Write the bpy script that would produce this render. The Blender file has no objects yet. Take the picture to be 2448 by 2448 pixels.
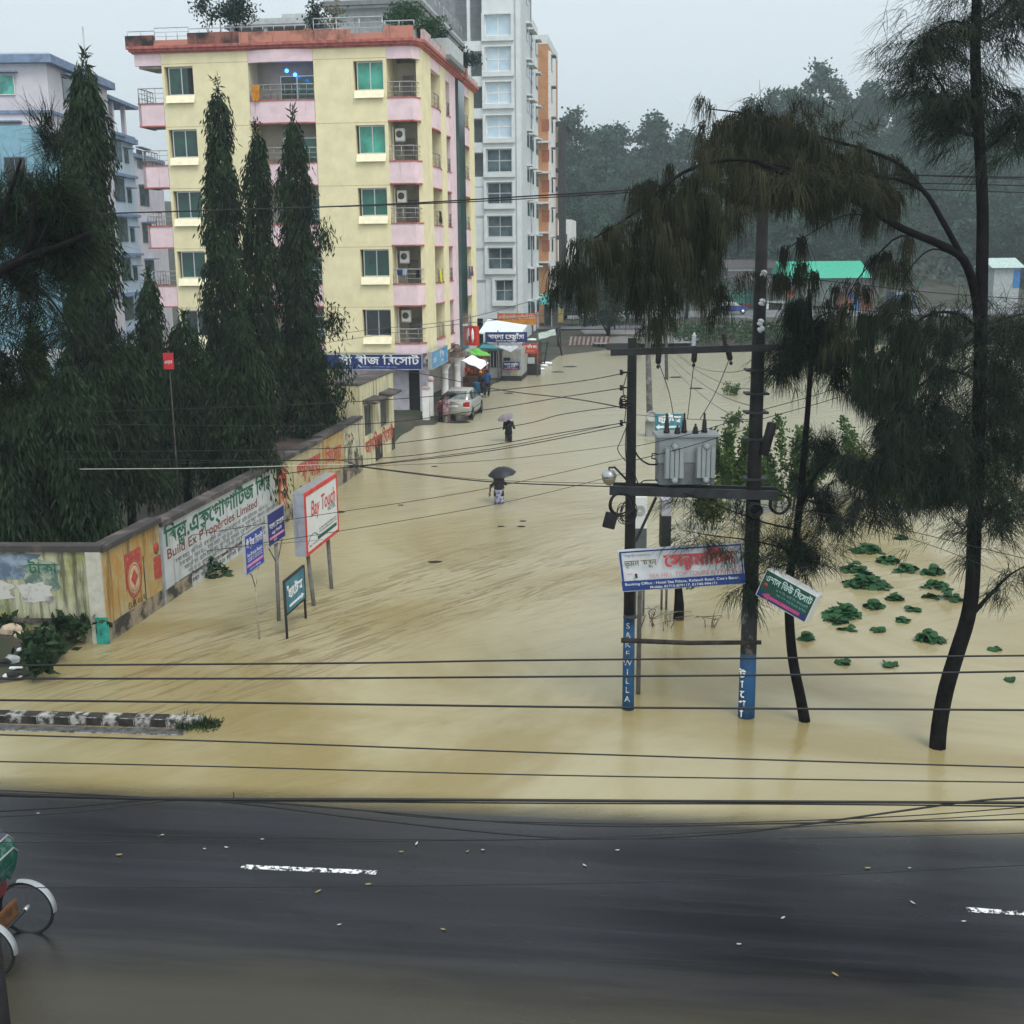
import bpy, bmesh, math, random
import numpy as np
from mathutils import Vector, Matrix, geometry
rnd = random.Random(7); rng = np.random.default_rng(7)
C = bpy.context.scene.collection
scene = bpy.context.scene
R = math.radians
# ------------------------------------------------------------------ camera
FL, PITCH, ROLL, CAMH = 2800.0, R(12.5), R(0.58), 8.5
_f = Vector((0, math.cos(PITCH), -math.sin(PITCH))); _u0 = Vector((0, math.sin(PITCH), math.cos(PITCH))); _x0 = Vector((1, 0, 0))
_r = _x0*math.cos(ROLL) - _u0*math.sin(ROLL); _u = _u0*math.cos(ROLL) + _x0*math.sin(ROLL)
EYE = Vector((0, 0, CAMH))
cam = bpy.data.cameras.new('camera'); cam_o = bpy.data.objects.new('camera', cam); C.objects.link(cam_o); scene.camera = cam_o
cam.sensor_fit = 'HORIZONTAL'; cam.sensor_width = 36; cam.lens = 36*FL/2448; cam.clip_end = 2000; cam.clip_start = 0.1
cam_o.matrix_world = Matrix(((_r.x, _u.x, -_f.x, 0), (_r.y, _u.y, -_f.y, 0), (_r.z, _u.z, -_f.z, CAMH), (0, 0, 0, 1)))
# ------------------------------------------------------------------ light: overcast rain sky
scene.view_settings.view_transform = 'Standard'; scene.view_settings.look = 'None'
scene.view_settings.exposure = 0.42; scene.view_settings.gamma = 1
scene.cycles.max_bounces = 6; scene.cycles.diffuse_bounces = 3; scene.cycles.transparent_max_bounces = 12; scene.cycles.volume_bounces = 0
SUN_EL, SUN_ROT = R(58), R(150)
w = bpy.data.worlds.new('World'); scene.world = w; w.use_nodes = True
nt = w.node_tree; bg = nt.nodes['Background']
sky = nt.nodes.new('ShaderNodeTexSky'); sky.sky_type = 'NISHITA'; sky.sun_disc = False
sky.sun_elevation = SUN_EL; sky.sun_rotation = SUN_ROT; sky.air_density = 1.0; sky.dust_density = 6.0; sky.ozone_density = 1.0
hs = nt.nodes.new('ShaderNodeHueSaturation'); hs.inputs['Saturation'].default_value = 0.28; hs.inputs['Value'].default_value = 1.0
ov = nt.nodes.new('ShaderNodeMix'); ov.data_type = 'RGBA'; ov.inputs[0].default_value = 0.72; ov.inputs[7].default_value = (4.7, 5.35, 5.75, 1)
nt.links.new(sky.outputs[0], hs.inputs['Color']); nt.links.new(hs.outputs[0], ov.inputs[6]); nt.links.new(ov.outputs[2], bg.inputs[0]); bg.inputs[1].default_value = 0.145
sl = bpy.data.lights.new('sun', 'SUN'); sl.energy = 1.2; sl.angle = R(25); sl.color = (1, .97, .92)
so = bpy.data.objects.new('sun', sl); C.objects.link(so)
_sd = Vector((math.sin(SUN_ROT)*math.cos(SUN_EL), math.cos(SUN_ROT)*math.cos(SUN_EL), math.sin(SUN_EL)))
so.rotation_euler = _sd.to_track_quat('Z', 'Y').to_euler()

# ------------------------------------------------------------------ pixel -> place (src pixels of the 2448 px photograph; k = measured on a 1932 px view)
k = 2448/1932.0
def ray(x, y): return _f*FL + _r*(x-1224) - _u*(y-1224)
def G(x, y, z=0.0):
    d = ray(x, y); return EYE + d*((z-CAMH)/d.z)
def P(x, y, Y):
    d = ray(x, y); return EYE + d*(Y/d.y)
def Gk(x, y, z=0.0): return G(x*k, y*k, z)
def Pk(x, y, Y): return P(x*k, y*k, Y)
def HIT(x, y, o, n):                     # ray hits the plane through o with normal n
    d = ray(x, y); return EYE + d*((o-EYE).dot(n)/d.dot(n))
class Frame:                             # a building's own frame: e1 along its front, e2 away from the road
    def __init__(s, x, y, yaw, z=0):
        s.o = Vector((x, y, z)); s.yaw = yaw; s.e1 = Vector((math.cos(yaw), -math.sin(yaw), 0)); s.e2 = Vector((math.sin(yaw), math.cos(yaw), 0))
    def front(s, px, py, off=0):         # pixel -> (along front, height)
        p = HIT(px, py, s.o + s.e2*off, s.e2) - s.o; return p.dot(s.e1), p.z
    def side(s, px, py, off=0):
        p = HIT(px, py, s.o + s.e1*off, s.e1) - s.o; return p.dot(s.e2), p.z
    def W(s, a, b, z): return s.o + s.e1*a + s.e2*b + Vector((0, 0, z))

# ------------------------------------------------------------------ materials
MATS = {}
def mat(name, col, rough=.75, var=.12, scale=3.0, col2=None, streak=0, streak_col=(.05, .045, .035), bump=.0, bscale=30, metal=0, spec=.4, emit=None, grow=None, mask=(.5, .66)):
    """procedural plaster / paint / metal / leaf: base colour broken up by noise, dark run-down streaks where wanted"""
    if name in MATS: return MATS[name]
    m = bpy.data.materials.new(name); m.use_nodes = True; t = m.node_tree; N, L = t.nodes, t.links
    b = N['Principled BSDF']; b.inputs['Roughness'].default_value = rough; b.inputs['Metallic'].default_value = metal; b.inputs['Specular IOR Level'].default_value = spec
    tc = N.new('ShaderNodeTexCoord')
    nz = N.new('ShaderNodeTexNoise'); nz.inputs['Scale'].default_value = scale; nz.inputs['Detail'].default_value = 6; nz.inputs['Roughness'].default_value = .65
    L.new(tc.outputs['Object'], nz.inputs['Vector'])
    mx = N.new('ShaderNodeMix'); mx.data_type = 'RGBA'
    c2 = col2 or tuple(max(0, c*(1-2.2*var)) for c in col)
    c1 = col if col2 else tuple(min(1, c*(1+var)) for c in col)
    mr = N.new('ShaderNodeMapRange'); mr.inputs[1].default_value = .35; mr.inputs[2].default_value = .65
    if col2: mr.inputs[1].default_value, mr.inputs[2].default_value = mask
    L.new(nz.outputs[0], mr.inputs[0]); L.new(mr.outputs[0], mx.inputs[0]); mx.inputs[6].default_value = (*c1, 1); mx.inputs[7].default_value = (*c2, 1)
    out = mx.outputs[2]
    if streak:
        mp = N.new('ShaderNodeMapping'); mp.inputs['Scale'].default_value = (3.2, 3.2, .28); L.new(tc.outputs['Object'], mp.inputs[0])
        n2 = N.new('ShaderNodeTexNoise'); n2.inputs['Scale'].default_value = 1.3; n2.inputs['Detail'].default_value = 7; n2.inputs['Roughness'].default_value = .7; L.new(mp.outputs[0], n2.inputs['Vector'])
        m2 = N.new('ShaderNodeMapRange'); m2.inputs[1].default_value = .67-.25*streak; m2.inputs[2].default_value = .77-.2*streak; m2.inputs[4].default_value = min(1, .35+.6*streak); L.new(n2.outputs[0], m2.inputs[0])
        x2 = N.new('ShaderNodeMix'); x2.data_type = 'RGBA'; L.new(m2.outputs[0], x2.inputs[0]); L.new(out, x2.inputs[6]); x2.inputs[7].default_value = (*streak_col, 1); out = x2.outputs[2]
    L.new(out, b.inputs['Base Color'])
    if bump:
        n3 = N.new('ShaderNodeTexNoise'); n3.inputs['Scale'].default_value = bscale; n3.inputs['Detail'].default_value = 4; L.new(tc.outputs['Object'], n3.inputs['Vector'])
        bp = N.new('ShaderNodeBump'); bp.inputs['Strength'].default_value = bump; bp.inputs['Distance'].default_value = .02; L.new(n3.outputs[0], bp.inputs['Height']); L.new(bp.outputs[0], b.inputs['Normal'])
    if emit: b.inputs['Emission Color'].default_value = (*emit[0], 1); b.inputs['Emission Strength'].default_value = emit[1]
    MATS[name] = m; return m
def leafmat(name, c1, c2, rough=.55, trans=.25, scale=1.2):
    if name in MATS: return MATS[name]
    m = mat(name, c1, rough, col2=c2, scale=scale, mask=(.38, .62), spec=.3); t = m.node_tree; N, L = t.nodes, t.links
    b = N['Principled BSDF']; b.inputs['Specular IOR Level'].default_value = .12; tr = N.new('ShaderNodeBsdfTranslucent'); ms = N.new('ShaderNodeMixShader'); ms.inputs[0].default_value = trans
    L.new(b.inputs['Base Color'].links[0].from_socket, tr.inputs[0]); L.new(b.outputs[0], ms.inputs[1]); L.new(tr.outputs[0], ms.inputs[2]); L.new(ms.outputs[0], N['Material Output'].inputs[0])
    return m
def glassmat(name, col, rough=.06, dark=.0):
    m = mat(name, col, rough, var=.25, scale=.8, spec=.7); return m

# ------------------------------------------------------------------ mesh helpers
class MB:
    def __init__(s): s.v = []; s.f = []; s.mi = []; s.m = []; s.sm = []
    def _mi(s, m):
        if m not in s.m: s.m.append(m)
        return s.m.index(m)
    def add(s, vs, fs, m, smooth=False):
        o = len(s.v); s.v += [tuple(v) for v in vs]; i = s._mi(m)
        for f in fs: s.f.append([o+q for q in f]); s.mi.append(i); s.sm.append(smooth)
        return s
    def box(s, a, b, m, M=None):
        x0, y0, z0 = a; x1, y1, z1 = b
        x0, x1 = min(x0, x1), max(x0, x1); y0, y1 = min(y0, y1), max(y0, y1); z0, z1 = min(z0, z1), max(z0, z1)
        vs = [Vector(q) for q in ((x0,y0,z0),(x1,y0,z0),(x1,y1,z0),(x0,y1,z0),(x0,y0,z1),(x1,y0,z1),(x1,y1,z1),(x0,y1,z1))]
        if M: vs = [M @ q for q in vs]
        return s.add(vs, [(0,3,2,1),(4,5,6,7),(0,1,5,4),(1,2,6,5),(2,3,7,6),(3,0,4,7)], m)
    def bar(s, p, q, w, h, m, up=Vector((0,0,1))):       # rectangular bar from p to q
        p, q = Vector(p), Vector(q); d = (q-p); L = d.length; d.normalize()
        sx = d.cross(up); sx = sx.normalized() if sx.length > 1e-4 else Vector((1,0,0)); sz = sx.cross(d)
        M = Matrix(((sx.x,d.x,sz.x,p.x),(sx.y,d.y,sz.y,p.y),(sx.z,d.z,sz.z,p.z),(0,0,0,1)))
        return s.box((-w/2,0,-h/2),(w/2,L,h/2), m, M)
    def tube(s, pts, rad, m, n=8, cap=True, smooth=True):
        pts = [Vector(p) for p in pts]; N = len(pts); rs = rad if isinstance(rad, (list, tuple)) else [rad]*N
        vs, fs = [], []; pd = None; sx = None
        for i, p in enumerate(pts):
            d = (pts[min(i+1, N-1)]-pts[max(i-1, 0)]); d = d.normalized() if d.length > 1e-9 else Vector((0,0,1))
            if sx is None:
                a = Vector((0,0,1)) if abs(d.z) < .9 else Vector((1,0,0)); sx = d.cross(a).normalized()
            else:
                sx = (sx - d*sx.dot(d)); sx = sx.normalized() if sx.length > 1e-6 else d.orthogonal().normalized()
            sy = d.cross(sx)
            for j in range(n):
                a = 2*math.pi*j/n; vs.append(p + (sx*math.cos(a)+sy*math.sin(a))*rs[i])
        for i in range(N-1):
            for j in range(n): fs.append((i*n+j, i*n+(j+1) % n, (i+1)*n+(j+1) % n, (i+1)*n+j))
        if cap: fs.append(tuple(range(n-1, -1, -1))); fs.append(tuple((N-1)*n+j for j in range(n)))
        return s.add(vs, fs, m, smooth)
    def lathe(s, prof, m, n=16, c=(0,0,0), M=None, smooth=True):        # prof: (radius, z)
        vs, fs = [], []
        for r_, z in prof:
            for j in range(n):
                a = 2*math.pi*j/n; q = Vector((c[0]+r_*math.cos(a), c[1]+r_*math.sin(a), c[2]+z)); vs.append(M @ q if M else q)
        for i in range(len(prof)-1):
            for j in range(n): fs.append((i*n+j, i*n+(j+1) % n, (i+1)*n+(j+1) % n, (i+1)*n+j))
        fs.append(tuple(range(n-1, -1, -1))); fs.append(tuple((len(prof)-1)*n+j for j in range(n)))
        return s.add(vs, fs, m, smooth)
    def prism(s, poly, d, m, M=None):        # polygon (list of 3-D points) pushed along d
        d = Vector(d); a = [Vector(p) for p in poly]; b = [p+d for p in a]; n = len(a); vs = a+b
        if M: vs = [M @ q for q in vs]
        fs = [tuple(range(n-1, -1, -1)), tuple(range(n, 2*n))] + [(i, (i+1) % n, n+(i+1) % n, n+i) for i in range(n)]
        return s.add(vs, fs, m)
    def build(s, name, parent=None, loc=None, bevel=0):
        me = bpy.data.meshes.new(name); me.from_pydata(s.v, [], s.f)
        for m in s.m: me.materials.append(m)
        me.polygons.foreach_set('material_index', s.mi); me.polygons.foreach_set('use_smooth', s.sm); me.update()
        bm = bmesh.new(); bm.from_mesh(me); bmesh.ops.recalc_face_normals(bm, faces=bm.faces)
        if bevel: bmesh.ops.bevel(bm, geom=[e for e in bm.edges if len(e.link_faces) == 2 and e.calc_face_angle(0) > .6], offset=bevel, segments=2, affect='EDGES', clamp_overlap=True)
        bm.to_mesh(me); bm.free()
        return link(name, me, parent, loc)
def link(name, me, parent=None, loc=None):
    o = bpy.data.objects.new(name, me); C.objects.link(o)
    if loc is not None: o.location = loc
    if parent is not None: o.parent = parent
    return o
def npmesh(name, V, F, m, parent=None, smooth=False, loc=None):     # V (n,3), F (m,3|4)
    me = bpy.data.meshes.new(name); V = np.asarray(V, np.float32); F = np.asarray(F, np.int32); kf = F.shape[1]
    me.vertices.add(len(V)); me.vertices.foreach_set('co', V.ravel()); me.loops.add(F.size); me.loops.foreach_set('vertex_index', F.ravel())
    me.polygons.add(len(F)); me.polygons.foreach_set('loop_start', np.arange(0, F.size, kf, dtype=np.int32)); me.polygons.foreach_set('loop_total', np.full(len(F), kf, np.int32))
    me.materials.append(m); me.update(calc_edges=True); me.validate()
    if smooth: me.polygons.foreach_set('use_smooth', np.ones(len(F), bool))
    return link(name, me, parent, loc)
def tag(o, label=None, cat=None, group=None, kind=None):
    if label: o['label'] = label
    if cat: o['category'] = cat
    if group: o['group'] = group
    if kind: o['kind'] = kind
    return o
def thing(name, loc, label, cat, yaw=0, group=None):
    o = bpy.data.objects.new(name, None); C.objects.link(o); o.location = loc; o.rotation_euler = (0, 0, yaw); o.empty_display_size = .2
    return tag(o, label, cat, group)
def copy_tree(o, parent=None):
    c = o.copy(); C.objects.link(c)
    if parent is not None: c.parent = parent
    for ch in list(o.children): copy_tree(ch, c)
    return c

# ------------------------------------------------------------------ lettering: outlines of the built-in fonts, filled contour by contour
_GL = {}
def _outline(s):
    if s in _GL: return _GL[s]
    cu = bpy.data.curves.new('tmp', 'FONT'); cu.body = s; cu.size = 1; cu.resolution_u = 3
    ob = bpy.data.objects.new('tmp', cu); C.objects.link(ob); dg = bpy.context.evaluated_depsgraph_get(); oe = ob.evaluated_get(dg)
    cc = oe.to_curve(dg); res = []
    for sp in cc.splines:
        bp = sp.bezier_points; n = len(bp); pts = []
        if n < 2: continue
        for i in range(n):
            a, b = bp[i], bp[(i+1) % n]
            straight = (a.handle_right-a.co).cross(b.co-a.co).length < 1e-5 and (b.handle_left-b.co).cross(b.co-a.co).length < 1e-5
            seg = [a.co] if straight else geometry.interpolate_bezier(a.co, a.handle_right, b.handle_left, b.co, 5)[:-1]
            pts += [(q[0], q[1]) for q in seg]
        cl = [pts[0]]
        for q in pts[1:]:
            if abs(q[0]-cl[-1][0])+abs(q[1]-cl[-1][1]) > 1e-4: cl.append(q)
        if len(cl) > 2: res.append(cl)
    oe.to_curve_clear(); bpy.data.objects.remove(ob); bpy.data.curves.remove(cu)
    _GL[s] = res; return res
def _area(p): return .5*sum(p[i][0]*p[(i+1) % len(p)][1]-p[(i+1) % len(p)][0]*p[i][1] for i in range(len(p)))
def _inside(q, p):
    c = False; j = len(p)-1
    for i in range(len(p)):
        if (p[i][1] > q[1]) != (p[j][1] > q[1]) and q[0] < (p[j][0]-p[i][0])*(q[1]-p[i][1])/(p[j][1]-p[i][1])+p[i][0]: c = not c
        j = i
    return c
def _fat(p, w):                # push a contour outwards by w (outer contours are taken counter-clockwise, holes clockwise)
    n = len(p); out = []
    for i in range(n):
        a, b, c = p[i-1], p[i], p[(i+1) % n]
        d1 = Vector((b[0]-a[0], b[1]-a[1])); d2 = Vector((c[0]-b[0], c[1]-b[1]))
        d = (d1.normalized()+d2.normalized())
        if d.length < 1e-4: d = d1
        d.normalize(); out.append((b[0]+d.y*w, b[1]-d.x*w))
    return out
_MX = {}
def _maxx(s):
    if s not in _MX:
        o = _outline(s); _MX[s] = max((q[0] for c in o for q in c), default=0)
    return _MX[s]
def _adv(ch):
    if ch == ' ': return .28
    if ord(ch) < 0x900: return _maxx(ch+'H')-_maxx('H')
    return _maxx(ch+'ন')-_maxx('ন')
def layout(txt):
    """visual-order text -> [(char, x, y, scale)]; '^' puts the hook of reph on the last letter, '_X' hangs a small X under it, '~' hangs a ro-phola"""
    out = []; x = 0; px = 0; i = 0; w = .4
    while i < len(txt):
        ch = txt[i]
        if ch == '^': out.append(('/', px+w*.62, .60, .42)); i += 1; continue
        if ch == '~': out.append(('\u09cd', px+w*.55, .0, 1.0)); i += 1; continue
        if ch == '_': out.append((txt[i+1], px+w*.12, -.28, .62)); i += 2; continue
        w = _adv(ch); px = x
        if ch != ' ': out.append((ch, x, 0, 1.0))
        x += w; i += 1
    return out, x
def letters(mb, txt, M, size, m, bold=.012, align='C', width=None, slant=0, thick=.004):
    """adds txt to mesh builder mb; M maps (x right, y up, z out of the face); size = em height; width squeezes the line to fit"""
    lay, W = layout(txt); sx = 1.0
    if width: sx = width/(W*size)
    x0 = {'C': -W/2, 'L': 0, 'R': -W}[align]; zc = 0
    for ch, x, y, sc_ in lay:
        cons = _outline(ch)
        if not cons: continue
        big = max(cons, key=lambda c: abs(_area(c))); sg = 1 if _area(big) > 0 else -1
        outs = []; holes = []
        for c in cons:
            c = c if sg > 0 else c[::-1]
            (outs if _area(c) > 0 else holes).append(_fat(c, bold))
        for oc in outs:
            hs_ = [h for h in holes if _inside(h[0], oc) and abs(_area(h)) < abs(_area(oc))]
            loops = [[Vector((q[0], q[1], 0)) for q in oc]] + [[Vector((q[0], q[1], 0)) for q in h] for h in hs_]
            flat = [q for l in loops for q in l]
            try: tris = geometry.tessellate_polygon(loops)
            except Exception: continue
            zc += 1
            vs = [M @ Vector(((x0+x+q.x*sc_+slant*(q.y*sc_+y))*size*sx, (y+q.y*sc_)*size, thick+.0004*(zc % 5))) for q in flat]
            mb.add(vs, [t for t in tris if len(set(t)) == 3], m)
    return W*size*sx
def face(o, ex, up=Vector((0,0,1))):      # matrix of a flat face: origin o, x along ex, y up, z outwards
    ex = Vector(ex).normalized(); up = (up-ex*up.dot(ex)).normalized(); z = ex.cross(up)
    return Matrix(((ex.x,up.x,z.x,o[0]),(ex.y,up.y,z.y,o[1]),(ex.z,up.z,z.z,o[2]),(0,0,0,1)))
# ================================================================== SETTING
YAW = R(7.1); RD1 = Vector((math.cos(YAW), -math.sin(YAW), 0)); RD2 = Vector((math.sin(YAW), math.cos(YAW), 0))
def VV(x, y): return x*RD2.x + y*RD2.y                    # distance across the main road
def sst(a, b, x):
    t = np.clip((x-a)/(b-a), 0, 1); return t*t*(3-2*t)
def shore_x(y): return np.interp(y, [0, 57, 59, 66, 78, 86, 99, 104], [-99, -9.5, -3.4, -2.6, -.6, 2.2, 4.6, 9])
WALLP = [(-9.12, 25.14), (-5.25, 52.15), (-4.9, 56)]
def wall_x(y): return np.interp(y, [25.14, 52.15, 60], [-9.12, -5.25, -4.3])
def ground_z(x, y):
    x = np.asarray(x, float); y = np.asarray(y, float)
    z = np.full(np.broadcast(x, y).shape, -.55)
    z = np.maximum(z, -.55+.85*sst(.0, -.5, x-wall_x(y))*(y > 25.2))                       # compound behind the wall
    mound = .62*sst(-6.2, -12.5, x)*sst(20.7, 23.6, y+(x+11)*.28)*sst(27, 25.3, y); z = np.maximum(z, -.55+.95*mound/.62*1.0*(mound > 0)*np.minimum(1, mound/.4))
    z = np.maximum(z, -.55+.68*sst(.6, -.8, x-shore_x(y))*(y > 57))                        # strip along the buildings
    far = sst(103, 112, y+0.02*x + 1.2*np.sin(x*.35)+.6*np.sin(x*1.1))
    z = np.maximum(z, -.55+far*1.25+.35*sst(113, 128, y))
    ridge = 19.5+8*sst(30, 75, x)-5*np.exp(-((x-36)/9)**2)+2.5*np.sin(x*.045)+1.6*np.sin(x*.11+1)
    z = z + ridge*sst(168, 262, y+6*np.sin(x*.03))
    return z
xs = np.unique(np.concatenate([np.linspace(-400, -40, 25), np.linspace(-40, 60, 201), np.linspace(60, 420, 40)]))
ys = np.unique(np.concatenate([np.linspace(17.5, 30, 60), np.linspace(30, 120, 150), np.linspace(120, 300, 70), np.linspace(300, 700, 15)]))
X, Y = np.meshgrid(xs, ys); Z = ground_z(X, Y); Z += np.where(Z > -.5, rng.normal(0, .012, Z.shape), 0)
V = np.stack([X, Y, Z], -1).reshape(-1, 3); nx = len(xs); ii = np.arange(len(ys)-1)[:, None]*nx+np.arange(nx-1)[None, :]
F = np.stack([ii, ii+1, ii+nx+1, ii+nx], -1).reshape(-1, 4)
gm = mat('wet_earth', (.055, .045, .034), .8, col2=(.028, .04, .018), scale=.35, mask=(.42, .58), bump=.5, bscale=6)
tag(npmesh('ground', V, F, gm, smooth=True), kind='structure')

# flood water: muddy, thin and see-through where it laps over the road
wm = bpy.data.materials.new('muddy_water'); wm.use_nodes = True; t = wm.node_tree; N, L = t.nodes, t.links; b = N['Principled BSDF']
b.inputs['Roughness'].default_value = .17; b.inputs['IOR'].default_value = 1.33; b.inputs['Specular IOR Level'].default_value = .5
geo = N.new('ShaderNodeNewGeometry')
def mapn(rot, sc_):
    a = N.new('ShaderNodeMapping'); a.inputs['Rotation'].default_value = (0, 0, rot); L.new(geo.outputs['Position'], a.inputs[0])
    m = N.new('ShaderNodeMapping'); m.inputs['Scale'].default_value = sc_; L.new(a.outputs[0], m.inputs[0]); return m.outputs[0]
def noise(vec, s, d=5, r_=.6, dist=0):
    n = N.new('ShaderNodeTexNoise'); n.inputs['Scale'].default_value = s; n.inputs['Detail'].default_value = d; n.inputs['Roughness'].default_value = r_; n.inputs['Distortion'].default_value = dist; L.new(vec, n.inputs['Vector']); return n.outputs[0]
def rng_(v, a, b_, c=0, d=1):
    m = N.new('ShaderNodeMapRange'); m.interpolation_type = 'SMOOTHSTEP'; L.new(v, m.inputs[0])
    for i, q in enumerate((a, b_, c, d)): m.inputs[i+1].default_value = q
    return m.outputs[0]
def math_(op, a, b_=None):
    m = N.new('ShaderNodeMath'); m.operation = op
    for i, q in enumerate((a, b_)):
        if q is None: continue
        if isinstance(q, (int, float)): m.inputs[i].default_value = q
        else: L.new(q, m.inputs[i])
    return m.outputs[0]
def mixc(f, a, b_):
    m = N.new('ShaderNodeMix'); m.data_type = 'RGBA'; L.new(f, m.inputs[0])
    for i, q in ((6, a), (7, b_)):
        if isinstance(q, tuple): m.inputs[i].default_value = (*q, 1)
        else: L.new(q, m.inputs[i])
    return m.outputs[2]
sep = N.new('ShaderNodeSeparateXYZ'); L.new(geo.outputs['Position'], sep.inputs[0])
big = noise(mapn(.3, (1, 1, 1)), .12, 5, .6, .8)
base = mixc(rng_(big, .38, .62), (.27, .215, .09), (.375, .33, .195))
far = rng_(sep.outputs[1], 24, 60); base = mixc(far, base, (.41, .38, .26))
# churned silt lines drifting along the current (from the kerb up to the street)
FA = math.atan2(33-21.5, 1.5+8.5)
fl = N.new('ShaderNodeMapping'); fl.vector_type = 'TEXTURE'; fl.inputs['Location'].default_value = (-8.5, 21.5, 0); fl.inputs['Rotation'].default_value = (0, 0, FA); L.new(geo.outputs['Position'], fl.inputs[0])
fs = N.new('ShaderNodeSeparateXYZ'); L.new(fl.outputs[0], fs.inputs[0])
nstr = noise(mapn(-FA, (.30, 2.4, 1)), 1.5, 7, .72, 1.2)
wob = noise(mapn(0, (1, 1, 1)), .33, 2)
lat = math_('ABSOLUTE', math_('ADD', fs.outputs[1], math_('MULTIPLY', math_('SUBTRACT', wob, .5), 3.4)))
band = math_('MULTIPLY', rng_(lat, 4.2, 1.2), math_('MULTIPLY', rng_(fs.outputs[0], -2, 1), rng_(fs.outputs[0], 21, 11)))
silt = math_('MULTIPLY', band, rng_(nstr, .47, .60))
base = mixc(math_('MULTIPLY', silt, .6), base, (.15, .095, .04))
L.new(base, b.inputs['Base Color'])
rip1 = noise(mapn(-.55, (.45, 1.6, 1)), 1.3, 5, .62, 1.2); rip2 = noise(mapn(0, (1, 1, 1)), 14, 3)
calm = rng_(sep.outputs[1], 21, 30, .35, 1)
hgt = math_('ADD', math_('MULTIPLY', math_('MULTIPLY', rip1, calm), .058), math_('ADD', math_('MULTIPLY', rip2, .006), math_('MULTIPLY', math_('MULTIPLY', band, nstr), .05)))
bp = N.new('ShaderNodeBump'); bp.inputs['Strength'].default_value = .55; bp.inputs['Distance'].default_value = 1; L.new(hgt, bp.inputs['Height']); L.new(bp.outputs[0], b.inputs['Normal'])
vdist = math_('ADD', math_('MULTIPLY', sep.outputs[0], RD2.x), math_('MULTIPLY', sep.outputs[1], RD2.y))
edge = math_('ADD', vdist, math_('MULTIPLY', math_('SUBTRACT', noise(mapn(-.1, (.35, 1.6, 1)), .9, 5), .5), .55))
tr = N.new('ShaderNodeBsdfTransparent'); ms = N.new('ShaderNodeMixShader'); L.new(rng_(edge, 16.35, 17.25), ms.inputs[0]); L.new(tr.outputs[0], ms.inputs[1]); L.new(b.outputs[0], ms.inputs[2]); L.new(ms.outputs[0], N['Material Output'].inputs[0])
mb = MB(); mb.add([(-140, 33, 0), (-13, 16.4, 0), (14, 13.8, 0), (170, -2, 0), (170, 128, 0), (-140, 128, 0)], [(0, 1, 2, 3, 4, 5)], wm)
tag(mb.build('flood_water'), kind='structure')

# main road: wet asphalt with a cambered section, running under the flood on the far side
am = bpy.data.materials.new('wet_asphalt'); am.use_nodes = True; t = am.node_tree; N, L = t.nodes, t.links; b = N['Principled BSDF']
geo = N.new('ShaderNodeNewGeometry'); sep = N.new('ShaderNodeSeparateXYZ'); L.new(geo.outputs['Position'], sep.inputs[0])
vdist = math_('ADD', math_('MULTIPLY', sep.outputs[0], RD2.x), math_('MULTIPLY', sep.outputs[1], RD2.y))
tracks = noise(mapn(YAW, (.10, 1.8, 1)), 1.1, 7, .68, .5); grain = noise(mapn(0, (1, 1, 1)), 60, 3, .8); patch = noise(mapn(.4, (.35, 1, 1)), .45, 4)
ac = mixc(rng_(tracks, .35, .68), (.004, .004, .0055), (.019, .019, .024)); ac = mixc(math_('MULTIPLY', rng_(grain, .55, .75), .35), ac, (.045, .045, .05))
film = math_('ADD', vdist, math_('MULTIPLY', math_('SUBTRACT', noise(mapn(YAW, (.18, 1.1, 1)), .8, 6, .65), .5), 2.2))
ac = mixc(math_('MULTIPLY', rng_(film, 13.1, 11.4), .62), ac, (.075, .066, .042))
ac = mixc(math_('MULTIPLY', rng_(vdist, 15.9, 17.0), .5), ac, (.09, .085, .07))
L.new(ac, b.inputs['Base Color']); L.new(rng_(patch, .35, .65, .10, .36), b.inputs['Roughness']); b.inputs['Specular IOR Level'].default_value = .26
bp = N.new('ShaderNodeBump'); bp.inputs['Strength'].default_value = .25; bp.inputs['Distance'].default_value = .01; L.new(grain, bp.inputs['Height']); L.new(bp.outputs[0], b.inputs['Normal'])
us = np.linspace(-60, 70, 131); vs_ = np.linspace(4, 26, 89)
def road_z(v): return np.interp(v, [4, 10, 12, 14.4, 16.5, 18.2, 20, 26], [-.05, -.01, .0, .045, .0, -.09, -.3, -.55])
U, Vd = np.meshgrid(us, vs_); Z = road_z(Vd)
V = np.stack([U*RD1.x+Vd*RD2.x, U*RD1.y+Vd*RD2.y, Z], -1).reshape(-1, 3); nx = len(us); ii = np.arange(len(vs_)-1)[:, None]*nx+np.arange(nx-1)[None, :]
tag(npmesh('road', V, np.stack([ii, ii+1, ii+nx+1, ii+nx], -1).reshape(-1, 4), am, smooth=True), kind='structure')

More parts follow.
